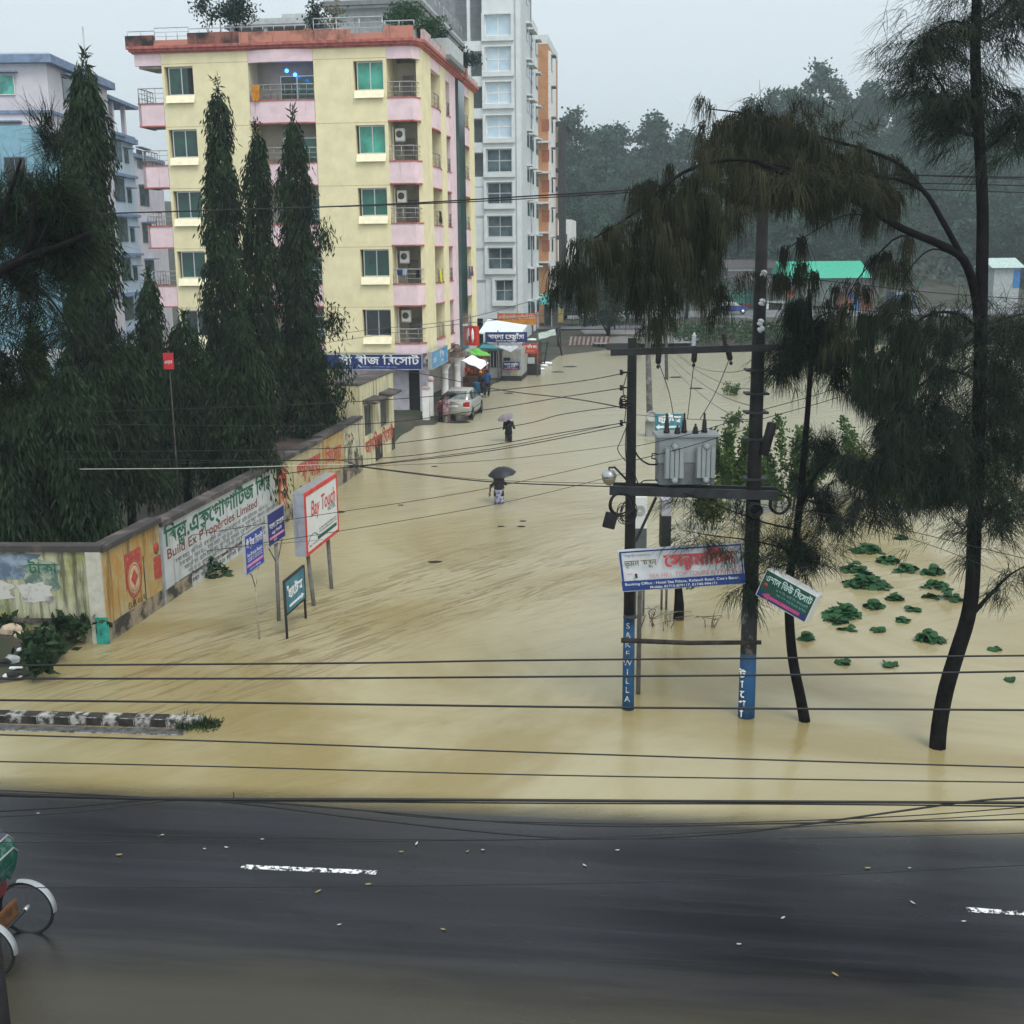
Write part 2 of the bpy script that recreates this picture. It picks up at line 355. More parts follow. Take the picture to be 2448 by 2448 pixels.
# worn lane dashes
pm = bpy.data.materials.new('worn_road_paint'); pm.use_nodes = True; t = pm.node_tree; N, L = t.nodes, t.links; b = N['Principled BSDF']; b.inputs['Base Color'].default_value = (.78, .79, .78, 1); b.inputs['Roughness'].default_value = .5
geo = N.new('ShaderNodeNewGeometry'); wn = noise(mapn(0, (1, 1, 1)), 9, 6, .75)
tr = N.new('ShaderNodeBsdfTransparent'); ms = N.new('ShaderNodeMixShader'); L.new(rng_(wn, .46, .52), ms.inputs[0]); L.new(tr.outputs[0], ms.inputs[1]); L.new(b.outputs[0], ms.inputs[2]); L.new(ms.outputs[0], N['Material Output'].inputs[0])
for i, (a, c) in enumerate((((577, 2071), (900, 2085)), ((2312, 2174), (2660, 2196)))):
    p, q = G(*a, .05), G(*c, .05); mb = MB(); d = (q-p).normalized(); nrm = Vector((-d.y, d.x, 0)); pts = []
    for j in range(13):
        m_ = p.lerp(q, j/12); zz = float(road_z(VV(m_.x, m_.y)))+.004; hw = .055+.006*math.sin(j*2.1)
        pts += [m_+nrm*hw, m_-nrm*hw]; pts[-1].z = pts[-2].z = zz
    mb.add(pts, [(2*j, 2*j+1, 2*j+3, 2*j+2) for j in range(12)], pm)
    tag(mb.build('lane_marking'), kind='structure')

# kerb of the traffic island: painted concrete blocks, with the wet lip in front of it
bw, bb, bg2 = mat('kerb_white', (.40, .40, .37), .8, col2=(.04, .037, .034), scale=7, mask=(.44, .58), bump=.4), mat('kerb_dark', (.035, .03, .028), .8, var=.3, scale=5, bump=.4), mat('kerb_stone', (.10, .10, .095), .85, var=.3, scale=7, bump=.5)
ka, kb_ = G(0, 1706, .2), G(436, 1717, .2); kd = (kb_-ka).normalized(); kn = Vector((-kd.y, kd.x, 0)); L0 = (kb_-ka).length; kf = face(ka-Vector((0, 0, .2)), kd)
mb = MB(); s = L0; i = 0
while s > -6:
    a = s-(.32 if i % 2 else .3); m_ = bw if i % 2 == 0 else bb
    mb.box((a, 0, .0), (s-.012, .17, -.27+.02*rnd.random()), m_, kf); mb.box((a, .0, -.005), (s-.012, .172, -.02), bg2, Matrix.Translation(-kn*.003) @ kf) if False else None
    s = a; i += 1
mb.prism([kf @ Vector(q) for q in ((L0, -.3, .0), (L0+.2, -.3, -.06), (L0+.3, -.3, -.27), (L0, -.3, -.27))], (0, 0, .46), bw)
mb.box((-6, -.4, .05), (L0+.1, .015, .32), bg2, kf)
mb.box((-6, -.4, -.25), (L0, -.03, -.9), gm, kf)
tag(mb.build('kerb', bevel=.012), kind='structure')

# pale wet road on the far side of the flood
fm = mat('far_wet_road', (.19, .20, .21), .35, col2=(.11, .115, .125), scale=.25, mask=(.45, .6))
mb = MB(); pl = [Gk(1140, 645, .9), Gk(1240, 640, .9), Gk(1290, 606, .9), Gk(1200, 606, .9), Gk(1036, 608, .9)]
pts = [(-2, 119), (22, 118), (60, 117), (110, 116), (110, 142), (60, 146), (22, 148), (-10, 150)]
mb.add([(x, y, float(ground_z(x, y))+.12) for x, y in pts], [tuple(range(8))], fm); tag(mb.build('far_road'), kind='structure')
mb = MB(); mb.add([(7.5, 105.5, .42), (16.5, 105.5, .42), (20, 118.2, .86), (7, 118.2, .86)], [(0, 1, 2, 3)], mat('far_ramp', (.16, .155, .145), .55, col2=(.22, .21, .20), scale=.8, mask=(.45, .6))); tag(mb.build('path'), kind='structure')

# rain haze: one even volume round everything that stands here
HAZE = .00085
hm = bpy.data.materials.new('rain_haze'); hm.use_nodes = True; t = hm.node_tree; t.nodes.remove(t.nodes['Principled BSDF'])
pv = t.nodes.new('ShaderNodeVolumePrincipled'); pv.inputs['Color'].default_value = (.80, .90, .94, 1); pv.inputs['Density'].default_value = HAZE; pv.inputs['Anisotropy'].default_value = .2
t.links.new(pv.outputs[0], t.nodes['Material Output'].inputs['Volume'])
mb = MB(); mb.box((-430, -12, -1.8), (440, 720, 75), hm); tag(mb.build('haze'), kind='stuff')
# ================================================================== BUILDINGS
yel = mat('yellow_plaster', (.82, .74, .47), .85, var=.05, scale=1.2, streak=.20, streak_col=(.34, .28, .15), bump=.15, bscale=40)
yel2 = mat('cream_sill', (.90, .84, .60), .8, var=.05, streak=.12, streak_col=(.35, .3, .2))
pink = mat('pink_plaster', (.80, .62, .66), .85, var=.06, scale=1.5, streak=.30, streak_col=(.16, .10, .10), bump=.15)
salm = mat('salmon_trim', (.46, .14, .12), .8, var=.2, scale=4, streak=.3, streak_col=(.08, .04, .035))
para = mat('stained_parapet', (.52, .22, .16), .9, col2=(.03, .022, .02), scale=.9, mask=(.5, .72), streak=.45, streak_col=(.04, .03, .028), bump=.3)
parb = mat('stained_parapet_dark', (.30, .12, .09), .9, col2=(.02, .018, .017), scale=.9, mask=(.40, .6), streak=.6, streak_col=(.02, .017, .016), bump=.3)
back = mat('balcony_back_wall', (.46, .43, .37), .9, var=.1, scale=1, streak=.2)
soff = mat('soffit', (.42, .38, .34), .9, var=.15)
alu = mat('aluminium', (.62, .64, .65), .35, var=.05, metal=.7)
steel = mat('railing_steel', (.42, .42, .42), .4, var=.1, metal=.6)
gteal = glassmat('teal_glass', (.045, .33, .235)); gdark = glassmat('dark_green_glass', (.012, .07, .05)); gblk = glassmat('dark_glass', (.012, .02, .02)); gmid = glassmat('green_glass', (.02, .16, .11))
dark = mat('dark_opening', (.02, .02, .022), .9); lil = mat('lilac_plaster', (.60, .55, .62), .85, var=.08, streak=.2, streak_col=(.2, .18, .2)); conc = mat('concrete', (.30, .29, .27), .9, var=.2, scale=2, bump=.3, streak=.25)
whitep = mat('white_paint', (.78, .77, .74), .7, var=.06, streak=.2, streak_col=(.3, .28, .24)); acw = mat('ac_white', (.8, .8, .77), .5, var=.05); acg = mat('ac_grille', (.1, .1, .1), .6)
def add_window(parent, a0, a1, z0, z1, b, glass, frame=alu, nx=2, nz=1, t=.05, name='window'):
    mb = MB(); t2 = t/2
    mb.box((a0, b-.04, z0), (a1, b+.02, z0+t), frame); mb.box((a0, b-.04, z1-t), (a1, b+.02, z1), frame)
    for i in range(nx+1):
        x = a0+t2+(a1-a0-t)*i/nx; mb.box((x-t2, b-.036, z0+t), (x+t2, b+.016, z1-t), frame)
    for j in range(1, nz):
        z = z0+(z1-z0)*j/nz; mb.box((a0+t, b-.03, z-t2), (a1-t, b+.01, z+t2), frame)
    fo = mb.build(name, parent); g = MB(); g.box((a0+t2, b-.008, z0+t2), (a1-t2, b+.006, z1-t2), glass); g.build('pane', fo); return fo
def panel(mb, a0, a1, z0, z1, b0, b1, wins, m):        # a wall with real openings
    wins = sorted(wins, key=lambda q: q[2]); z = z0
    for (x0, x1, y0, y1) in wins:
        if y0 > z: mb.box((a0, b0, z), (a1, b1, y0), m)
        mb.box((a0, b0, y0), (x0, b1, y1), m); mb.box((x1, b0, y0), (a1, b1, y1), m); z = y1
    mb.box((a0, b0, z), (a1, b1, z1), m)
def railing(path, z, h, m, parent, name='railing', n=3, posts=.55, r=.018):
    mb = MB(); path = [Vector((*p, 0)) for p in path]
    for i in range(1, n+1):
        zz = z+h*i/n; mb.tube([p+Vector((0, 0, zz)) for p in path], r*(1.5 if i == n else .8), m, 6, smooth=False)
    for i in range(len(path)-1):
        L_ = (path[i+1]-path[i]).length; q = max(1, int(L_/posts))
        for j in range(q+1): p = path[i].lerp(path[i+1], j/q); mb.tube([p+Vector((0, 0, z)), p+Vector((0, 0, z+h))], r, m, 6)
    return mb.build(name, parent)
F0 = P(944, 843, 62); FY = Frame(*(F0+RD1*1.62).xy, YAW)
yb = thing('apartment_building', FY.o, 'six storey yellow apartment block with pink balconies and a stained red roof edge', 'building', -YAW)
ZF = [16.18-3.07*i for i in range(5)]                     # balcony cap heights, top floor first
mb = MB()
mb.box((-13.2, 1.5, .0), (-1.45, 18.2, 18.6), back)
WL = [(-13.2+.0, -11.68, 16.55-3.07*i, 17.93-3.07*i) for i in range(5)]; WR = [(-3.3, -1.78, 16.55-3.07*i, 17.93-3.07*i) for i in range(5)]
mb2 = MB()
panel(mb2, -13.33, -8.76, 3.0, 18.6, 0, 1.55, WL, yel); panel(mb2, -5.35, -1.6, 3.4, 18.6, 0, 1.55, WR, yel)
for i in range(6):                                       # storey lines
    for a0, a1 in ((-13.33, -8.76), (-5.35, -1.6)): mb2.box((a0, -.004, 18.06-3.07*i-.012), (a1, .01, 18.06-3.07*i+.008), mat('joint_line', (.42, .36, .2), .9))
for b0, b1, q in ((.6, 3.39, -.22), (6.19, 7.81, -1.5), (16.19, 18.25, -1.5)): mb2.box((q, b0, 3.0), (0, b1, 18.6), yel)
mb2.box((-1.5, 2.4, 3.0), (-.22, 3.39, 18.6), yel)
mb2.box((-1.5, 9.2, 2.6), (-.02, 11.25, 18.6), pink)
mb2.box((-13.2, 17.9, 0), (-.1, 18.2, 18.6), yel)
mb2.build('wall', yb)
mb.box((-1.55, 1.6, 0), (-1.4, 18.2, 18.6), back); mb.build('core_wall', yb)
# windows of the two front columns, deep reveals and sloping sills
gl = [gteal, gteal, gmid, gdark, gblk]
for i in range(5):
    for a0, g in ((-13.2, [gdark, gdark, gdark, gdark, gblk][i]), (-3.3, gl[i])):
        z0 = 16.55-3.07*i; f = add_window(yb, a0+.13, a0+1.52, z0, z0+1.37, .24, g)
        s = MB(); s.prism([(a0+.02, -.16, z0-.40), (a0+1.55, -.16, z0-.40), (a0+1.55, -.002, z0-.03), (a0+.02, -.002, z0-.03)], (0, .04, 0), yel2); s.build('sill', f)
        if a0 < -10 and i == 0: s = MB(); s.box((a0+1.17, .2, z0+.05), (a0+1.5, .215, z0+1.32), dark); s.build('curtain', f)
# cornice, parapet, roof
def curve_pts(a0, a1, bulge, n=9): return [(a0+(a1-a0)*i/n, -bulge*math.sin(math.pi*i/n)) for i in range(n+1)]
def ring(mb, out, z0, z1, m, inn=.3):
    A0, A1, B0, B1 = -14.75, 0, 0, 18.25
    pts = [(A0-out, B0-out), (-.3-.0+out*.4, B0-out), (A1+out, .6-out*.3), (A1+out, B1+out), (A0-out, B1+out)]
    pin = [(A0+inn, B0+inn), (-.3-.1, B0+inn), (A1-inn, .6+.1), (A1-inn, B1-inn), (A0+inn, B1-inn)]
    n = 5
    for i in range(n):
        j = (i+1) % n; q = [pts[i], pts[j], pin[j], pin[i]]
        mb.prism([(x, y, z0) for x, y in q], (0, 0, z1-z0), m)
mb = MB(); mb.box((-14.75, .0, 18.0), (-13.34, .15, 18.58), pink); mb.build('frieze', yb)
mb = MB(); _q = curve_pts(-8.75, -5.36, .16); mb.prism([(x, y, 18.0) for x, y in _q]+[(-5.36, .2, 18), (-8.75, .2, 18)], (0, 0, .58), pink); mb.build('frieze', yb)
mb = MB(); mb.prism([(-1.59, .0, 18.0), (-.31, .0, 18.0), (-.02, .59, 18.0), (-.2, .7, 18), (-.4, .2, 18), (-1.59, .2, 18.0)], (0, 0, .58), pink); mb.build('frieze', yb)
for b0, b1 in ((3.4, 6.18), (13.5, 16.18), (7.82, 9.2)): mb = MB(); mb.box((-.3, b0, 18.0), (-.01, b1, 18.58), pink); mb.build('frieze', yb)
mb = MB(); ring(mb, .10, 18.58, 18.66, salm); ring(mb, .2, 18.66, 18.78, salm); ring(mb, .30, 18.78, 18.92, salm); mb.build('cornice', yb)
mb = MB(); mb.box((-14.4, .35, 18.5), (-.35, 17.9, 18.68), conc); mb.build('roof', yb)
mb = MB()
def pw(a0, a1, h, m): mb.box((a0, -.28, 18.92), (a1, -.10, h), m)
pw(-15.05, -13.55, 19.42, parb); pw(-13.55, -11.75, 19.17, para); pw(-11.75, -9.05, 19.47, parb); pw(-9.05, -5.7, 19.42, para); pw(-5.7, -5.3, 19.5, para); pw(-5.3, -3.35, 19.40, para); pw(-3.35, -1.6, 19.2, para); pw(-1.6, -.15, 19.48, para)
mb.box((-15.05, -.1, 18.92), (-14.87, 18.3, 19.42), parb); mb.build('parapet', yb); mb = MB()
for b0, b1, h in ((.4, 2.2, 19.4), (2.2, 5.2, 19.25), (5.2, 7.0, 19.4), (7.0, 11.2, 19.2), (13.4, 14.2, 19.6), (14.2, 18.4, 19.2)): mb.box((.10, b0, 18.92), (.28, b1, h), mat('grey_pink_parapet', (.55, .42, .42), .9, var=.15, streak=.4) if b0 != 13.4 else para)
mb.build('parapet', yb)
railing([(-14.95, -.18), (-13.5, -.18)], 19.42, .22, alu, yb, n=1); railing([(-13.5, -.18), (-11.7, -.18)], 19.15, .62, alu, yb); railing([(-11.7, -.18), (-5.6, -.18)], 19.46, .22, alu, yb, n=1)
railing([(-5.2, -.18), (-1.7, -.18)], 19.2, .75, alu, yb, posts=.9); railing([(-1.6, -.18), (-.1, -.18)], 19.47, .25, alu, yb, n=1)
# penthouse and the white roof shelters
grw = mat('grey_white_render', (.50, .54, .54), .85, var=.08, streak=.3, streak_col=(.15, .15, .15)); grt = mat('grey_trim', (.22, .23, .24), .8, var=.1)
PZ = FY.front(900, 21, 3.4)[1]; PA = FY.front(792, 40, 3.4)[0]
mb = MB(); mb.box((PA, 3.4, 18.7), (-.9, 16.8, PZ), grw); mb.box((-4.0, 3.36, 18.7), (-1.4, 3.4, PZ-.35), mat('grey_recess', (.40, .44, .45), .85)); mb.build('penthouse', yb)
mb = MB(); mb.box((PA-.3, 3.0, PZ), (-.5, 17.2, PZ+.12), grw); mb.box((PA-.45, 2.85, PZ+.12), (-.35, 17.3, PZ+.34), grt); mb.box((PA-.3, 3.0, PZ+.34), (-.5, 17.2, PZ+.62), grw); mb.build('penthouse_cornice', yb)
mb = MB(); mb.box((-.9, 6.5, 18.9), (.55, 11.5, 19.15), grt); mb.box((-.9, 6.5, 19.15), (.45, 11.5, 20.0), grw); mb.box((-.9, 6.8, 20.0), (-.6, 11.2, 20.0+.5), grw); mb.build('penthouse_balcony', yb)
railing([(-.45, 4), (-.45, 16.5)], PZ+.62, .8, steel, yb, posts=1.2)
mb = MB(); SZ = FY.front(600, 66, 5)[1]; mb.box((-11.7, 5.0, SZ), (-6.2, 9.5, SZ+.16), grt); mb.box((-11.5, 5.0, SZ+.16), (-6.4, 9.5, SZ+.45), grw); mb.box((-8.6, 5.6, SZ+.45), (-6.6, 9.0, SZ+.75), grw)
for a in (-11.4, -9.5, -7.2): mb.box((a, 5.1, 18.6), (a+.2, 5.3, SZ), grw)
mb.build('roof_shelter', yb)
mb = MB(); mb.tube([(-12.6, 7, 18.6), (-12.65, 7, 26)], .035, steel, 6); mb.build('mast', yb)
# balconies -------------------------------------------------------------
def balcony(pts, zc, h, thick=.14, rail=.72, cap=True, closed_back=1.5, nm='balcony', rposts=.5, posts_in=True):
    mb = MB()
    for i in range(len(pts)-1):
        p, q = Vector((*pts[i], 0)), Vector((*pts[i+1], 0)); d = (q-p).normalized(); nrm = Vector((-d.y, d.x, 0))
        mb.prism([p+Vector((0, 0, zc-h)), q+Vector((0, 0, zc-h)), q+nrm*thick+Vector((0, 0, zc-h)), p+nrm*thick+Vector((0, 0, zc-h))], (0, 0, h-.05), pink)
    fo = mb.build(nm, yb)
    for z0, z1, o, nn_ in ((zc-.05, zc+.012, .035, 'coping'), (zc-h-.02, zc-h+.05, .02, 'edge_band')):
        mb = MB()
        for i in range(len(pts)-1):
            p, q = Vector((*pts[i], 0)), Vector((*pts[i+1], 0)); d = (q-p).normalized(); nrm = Vector((-d.y, d.x, 0))
            mb.prism([p-nrm*o+Vector((0, 0, z0)), q-nrm*o+Vector((0, 0, z0)), q+nrm*(thick+.03)+Vector((0, 0, z0)), p+nrm*(thick+.03)+Vector((0, 0, z0))], (0, 0, z1-z0), salm)
        mb.build(nn_, fo)
    mid = [(p[0], p[1]) for p in pts]
    if rail:
        ins = []
        for i, p in enumerate(pts):
            a = Vector(pts[max(0, i-1)]); b_ = Vector(pts[min(len(pts)-1, i+1)]); d = (b_-a).normalized(); ins.append((p[0]-d.y*.07, p[1]+d.x*.07))
        railing(ins, zc+.01, rail, steel, fo, posts=rposts)
    return fo
for i, z in enumerate(ZF):
    h = 1.15 if i < 4 else .6
    balcony(curve_pts(-8.74, -5.37, .16), z, h)
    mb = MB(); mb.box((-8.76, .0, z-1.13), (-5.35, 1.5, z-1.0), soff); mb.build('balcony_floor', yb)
    mb = MB()                                            # bay: door of green glass in the back wall
    mb.box((-7.55, 1.44, z-.95), (-5.7, 1.5, z+1.35), alu); o = mb.build('balcony_door', yb)
    g = MB(); g.box((-7.5, 1.41, z-.9), (-6.7, 1.44, z+1.3), gdark); g.box((-6.62, 1.41, z-.9), (-5.75, 1.44, z+1.3), gmid); g.build('pane', o)
    # corner balcony wraps round the chamfered corner
    balcony([(-1.6, .0), (-.31, .0), (-.02, .6)], z, h)
    mb = MB(); mb.prism([(-1.6, .02, z-1.13), (-.33, .02, z-1.13), (-.04, .6, z-1.13), (-.04, 1.6, z-1.13), (-1.6, 1.6, z-1.13)], (0, 0, .13), soff); mb.build('balcony_floor', yb)
    mb = MB(); mb.box((-1.12, 1.52, z-.95), (-.55, 1.6, z+1.2), mat('grey_door', (.22, .21, .19), .7)); mb.build('balcony_door', yb)
    mb = MB(); mb.box((-.42, 1.5, z+.95), (-.12, 1.58, z+1.3), gblk); mb.build('vent_window', yb)
    mb = MB(); mb.box((-1.5, 1.56, 3.0), (-.02, 1.7, 18.0), back) if i == 0 else mb.box((-1.58, .75, z-1.0), (-1.5, .83, z+1.75), whitep); mb.build('balcony_wall' if i == 0 else 'pipe', yb)
    # side balconies between the piers
    for b0, b1 in ((3.39, 6.19), (13.49, 16.19), (7.81, 9.2)):
        fo = balcony([(-.02, b0), (.08, b0+(b1-b0)*.33), (.08, b0+(b1-b0)*.67), (-.02, b1)], z-.05, h)
        mb = MB(); mb.box((-1.45, b0, z-1.13), (-.05, b1, z-1.0), soff); mb.build('balcony_floor', yb)
    # open balcony at the left end
    if i < 5:
        fo = balcony([(-13.35, -.0), (-14.72, .0)][::-1], z, h, rposts=.35); balcony([(-14.72, 1.75), (-14.72, .0)], z, h, rposts=.35)
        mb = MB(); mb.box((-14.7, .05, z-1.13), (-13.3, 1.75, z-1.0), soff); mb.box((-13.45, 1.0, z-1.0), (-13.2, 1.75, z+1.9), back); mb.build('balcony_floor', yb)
mb = MB(); mb.prism([(-14.6, .15, 18.0), (-13.33, .15, 18.0), (-13.33, 1.75, 18.0), (-14.3, 1.75, 18.0)], (0, 0, -.12), soff); mb.build('soffit', yb)
# tall strip of green glass on the street side
mb = MB(); mb.box((-.05, 11.2, 2.6), (.16, 13.4, 18.45), mat('strip_glass', (.05, .10, .10), .12, col2=(.02, .045, .04), scale=.5, mask=(.4, .6), spec=.6)); mb.build('stair_window', yb)
# ground floor
mb = MB(); mb.box((-13.3, .0, -.4), (-5.0, 1.5, 3.0), yel); mb.box((-5.0, .55, -.4), (-1.05, 1.5, 3.4), lil); mb.box((-1.0+.55, .55, -.4), (-.1, 1.5, 3.4), lil); mb.box((-1.75, 1.5, -.4), (-1.46, 18.2, 3.0), lil); mb.box((-1.46, 12.0, -.4), (-.03, 18.2, 2.98), lil); mb.build('ground_wall', yb)
mb = MB(); mb.box((-1.05, .7, -.1), (-.45, .8, 2.6), dark); mb.box((-1.45, 2.4, -.1), (-1.43, 3.6, 2.4), dark); mb.build('entrance', yb)
mb = MB(); mb.box((-2.2, -.5, -.3), (.35, .6, .16), conc); mb.box((-2.3, -.62, -.3), (.2, -.5, .2), whitep); mb.build('porch_step', yb)
# gate pillars, portico columns
for nm, (px, py), h, ww in (('gate_pillar', (1020, 1009), 1.72, .34), ('gate_pillar', (1032, 1000), 1.95, .22)):
    p = G(px, py); t_ = thing('gate_pillar', p, 'white gate pillar with %s beside the silver car' % ('a flat pink stained cap, nearer one' if ww > .3 else 'a round pink top, further one'), 'pillar', -YAW)
    mb = MB(); mb.box((-ww/2, -ww/2, -.3), (ww/2, ww/2, h), whitep); mb.build('shaft', t_, bevel=.01)
    mb = MB()
    if ww > .3: mb.box((-ww/2-.03, -ww/2-.03, h), (ww/2+.03, ww/2+.03, h+.09), mat('pink_cap', (.5, .36, .36), .8, streak=.4))
    else: mb.lathe([(.13, h), (.17, h+.05), (.17, h+.14), (.1, h+.24), (.02, h+.27)], mat('pink_cap', (.5, .36, .36), .8, streak=.4))
    mb.build('cap', t_)
for (px, py), lb in (((.1, 5.0), 'fat white column under a mossy capital, nearer of the pair by the shop row'), ((.1, 9.2), 'fat white column under a mossy capital, further of the pair by the shop row')):
    p = FY.W(px, py, 0); t_ = thing('portico_column', p, lb, 'column', -YAW); mb = MB(); H_ = 2.3
    mb.lathe([(.3, -.3), (.3, .15), (.22, .3), (.2, H_-.5), (.24, H_-.45), (.2, H_-.4), (.24, H_-.2), (.36, H_), (.38, H_+.12)], whitep, 18); mb.build('shaft', t_)
    mb = MB(); mb.box((-.5, -.5, H_+.12), (.5, .5, H_+.4), mat('mossy_slab', (.12, .10, .085), .95, col2=(.30, .18, .16), scale=2, mask=(.5, .6), bump=.5)); mb.lathe([(.45, H_+.4), (.12, H_+.85)], mat('mossy_slab', (.12, .10, .085)), 4); mb.build('capital', t_)
# air conditioners hung in the balconies
for n_, (a, z, lb) in enumerate(((-1.15, 14.15, 'air conditioner box with a dark lower corner hung in the second balcony from the top'), (-1.15, 11.1, 'clean air conditioner box under the third corner balcony from the top'), (-1.1, 8.05, 'scratched air conditioner box in the fourth corner balcony above drying clothes'), (-1.1, 5.0, 'air conditioner box in the lowest corner balcony above the blue shop sign'), (-13.55, 7.0, 'air conditioner on a bracket at the left end of the yellow block, lower one'), (-13.5, 10.2, 'air conditioner on a bracket at the left end of the yellow block, upper one'))):
    t_ = thing('air_conditioner', FY.W(a, .62 if a > -5 else 1.2, z), lb, 'air conditioner', -YAW, 'air conditioner boxes on the yellow block'); mb = MB(); mb.box((-.24, 0, -.02), (.24, .3, .58), acw); mb.build('casing', t_, bevel=.015)
    mb = MB(); mb.lathe([(.0, 0), (.17, 0), (.17, .02)], acg, 14, M=Matrix.Translation((-.02, -.002, .3)) @ Matrix.Rotation(R(90), 4, 'X')); mb.build('fan_grille', t_)
    mb = MB(); mb.box((-.26, .0, -.07), (.26, .5, -.025), steel); mb.build('bracket', t_)
# two lit blue lamps in the top bay
em = mat('blue_lamp_glow', (.2, .4, 1), emit=((.02, .16, 1.0), 9))
for a, z, lb in ((-6.85, 17.62, 'lit blue lamp at the top bay of the yellow block, brighter one'), (-6.42, 17.42, 'lit blue lamp at the top bay of the yellow block, smaller lower one')):
    mb = MB(); mb.lathe([(.02, -.09), (.08, -.06), (.10, 0), (.07, .07), (.02, .09)], em, 10); mb.tube([(0, 0, .09), (0, 0, .4)], .01, steel, 5); o = mb.build('blue_lamp', None, FY.W(a, .35, z)); tag(o, lb, 'lamp', 'blue lamps of the top bay')
# washing on the rails
def cloth(name, lb, o, wd, hg, m, ex=None):
    ex = ex or RD1; mb = MB(); n = 7; vs = []
    nn = Vector((ex.y, -ex.x, 0))
    for j in range(4):
        for i in range(n): vs.append(o+ex*(wd*(i/(n-1)-.5)*(1-.06*j))+Vector((0, 0, -hg*j/3*(1+.12*math.sin(i*2.3))))+nn*(.035*math.sin(i*1.9+j)+.05))
    mb.add(vs+[v+nn*.012 for v in vs], [(j*n+i, j*n+i+1, (j+1)*n+i+1, (j+1)*n+i) for j in range(3) for i in range(n-1)]+[(28+j*n+i, 28+(j+1)*n+i, 28+(j+1)*n+i+1, 28+j*n+i+1) for j in range(3) for i in range(n-1)], m, True)
    return tag(mb.build(name), lb, 'laundry', 'washing on the balcony rails')
def fab(n, c): return mat('cloth_'+n, c, .95, var=.2, scale=6)
cloth('hung_cloth', 'orange cloth hung over the top bay railing', FY.W(-8.35, -.12, ZF[0]+.7), .42, .75, fab('orange', (.62, .25, .02)))
cloth('hung_cloth', 'navy shirt on the rail of the fourth corner balcony', FY.W(-1.2, -.1, ZF[3]+.72), .28, .3, fab('navy', (.02, .04, .12)))
cloth('hung_cloth', 'pale blue shirt beside the navy one on the fourth corner balcony', FY.W(-.92, -.1, ZF[3]+.74), .22, .28, fab('paleblue', (.4, .52, .62)))
cloth('hung_cloth', 'black garment at the chamfered end of the fourth corner balcony', FY.W(-.25, -.06, ZF[3]+.7), .2, .4, fab('black', (.012, .012, .015)))
cloth('hung_cloth', 'yellow cloth hung over the fourth side balcony', FY.W(.06, 4.35, ZF[3]+.7), .8, .75, fab('yellow', (.75, .72, .03)), RD2)
cloth('hung_cloth', 'blue cloth on the far side balcony of the fourth floor', FY.W(.1, 14.4, ZF[3]+.7), .8, .6, fab('blue', (.02, .16, .4)), RD2)
cloth('hung_cloth', 'dark red cloth beside the blue one on the far side balcony', FY.W(.1, 15.4, ZF[3]+.68), .8, .6, fab('red', (.22, .04, .05)), RD2)
cloth('hung_cloth', 'black washing on the third side balcony', FY.W(.08, 4.6, ZF[2]+.7), .9, .6, fab('black', (.012, .012, .015)), RD2)
# the two shop signs
navy = mat('sign_navy', (.02, .035, .16), .45, var=.1); white_l = mat('lettering_white', (.82, .84, .84), .5); lred = mat('lettering_red', (.62, .06, .05), .6); lblk = mat('lettering_black', (.03, .03, .03), .6); pinkl = mat('lettering_pink', (.75, .25, .42), .6)
def board(name, lb, o, ex, wd, hg, th, m, mb_extra=None, frame=alu, up=Vector((0, 0, 1)), cat='sign', group=None, fw=.05):
    """a sign box whose lower-left front corner is o; returns (thing, builder matrix)"""
    t_ = thing(name, o, lb, cat, 0, group); M = face((0, 0, 0), ex, up)
    mb = MB(); mb.box((0, 0, -th), (wd, hg, 0), m, M); mb.build('panel', t_)
    if frame:
        mb = MB()
        for q in (((-fw, -fw, -th-.01), (wd+fw, 0, .015)), ((-fw, hg, -th-.01), (wd+fw, hg+fw, .015)), ((-fw, 0, -th-.01), (0, hg, .015)), ((wd, 0, -th-.01), (wd+fw, hg, .015))): mb.box(*q, frame, M)
        mb.build('frame', t_)
    return t_, M
t_, M = board('shop_sign', 'long navy signboard with large white lettering on the front of the yellow block', FY.W(-5.6, -.55, 2.6), RD1, 5.5, .74, .25, navy)
mb = MB(); letters(mb, 'সী ব~ীজ িরেসাট^', M @ Matrix.Translation((3.25, .24, 0)), .60, white_l, bold=.018, width=4.25); letters(mb, 'লট নং ৫২  কলাতলী সড়ক  কক্স বাজার  ফান ০৩৪১', M @ Matrix.Translation((2.8, .06, 0)), .13, mat('lettering_blue', (.25, .35, .7), .5), bold=.01); mb.build('lettering', t_)
t_, M = board('shop_sign', 'light blue signboard with white lettering round the corner from the navy one', FY.W(.45, -.5, 2.62), RD2, 4.6, .82, .2, mat('sign_blue', (.05, .22, .48), .45, col2=(.12, .38, .62), scale=.6, mask=(.4, .6)))
mb = MB(); letters(mb, 'সী ব~ীজ', M @ Matrix.Translation((2.9, .36, 0)), .42, white_l, bold=.02); letters(mb, 'িরেসাট^', M @ Matrix.Translation((3.0, .08, 0)), .24, white_l, bold=.02); letters(mb, 'হােটল', M @ Matrix.Translation((.8, .25, 0)), .35, white_l, bold=.02); mb.build('lettering', t_)
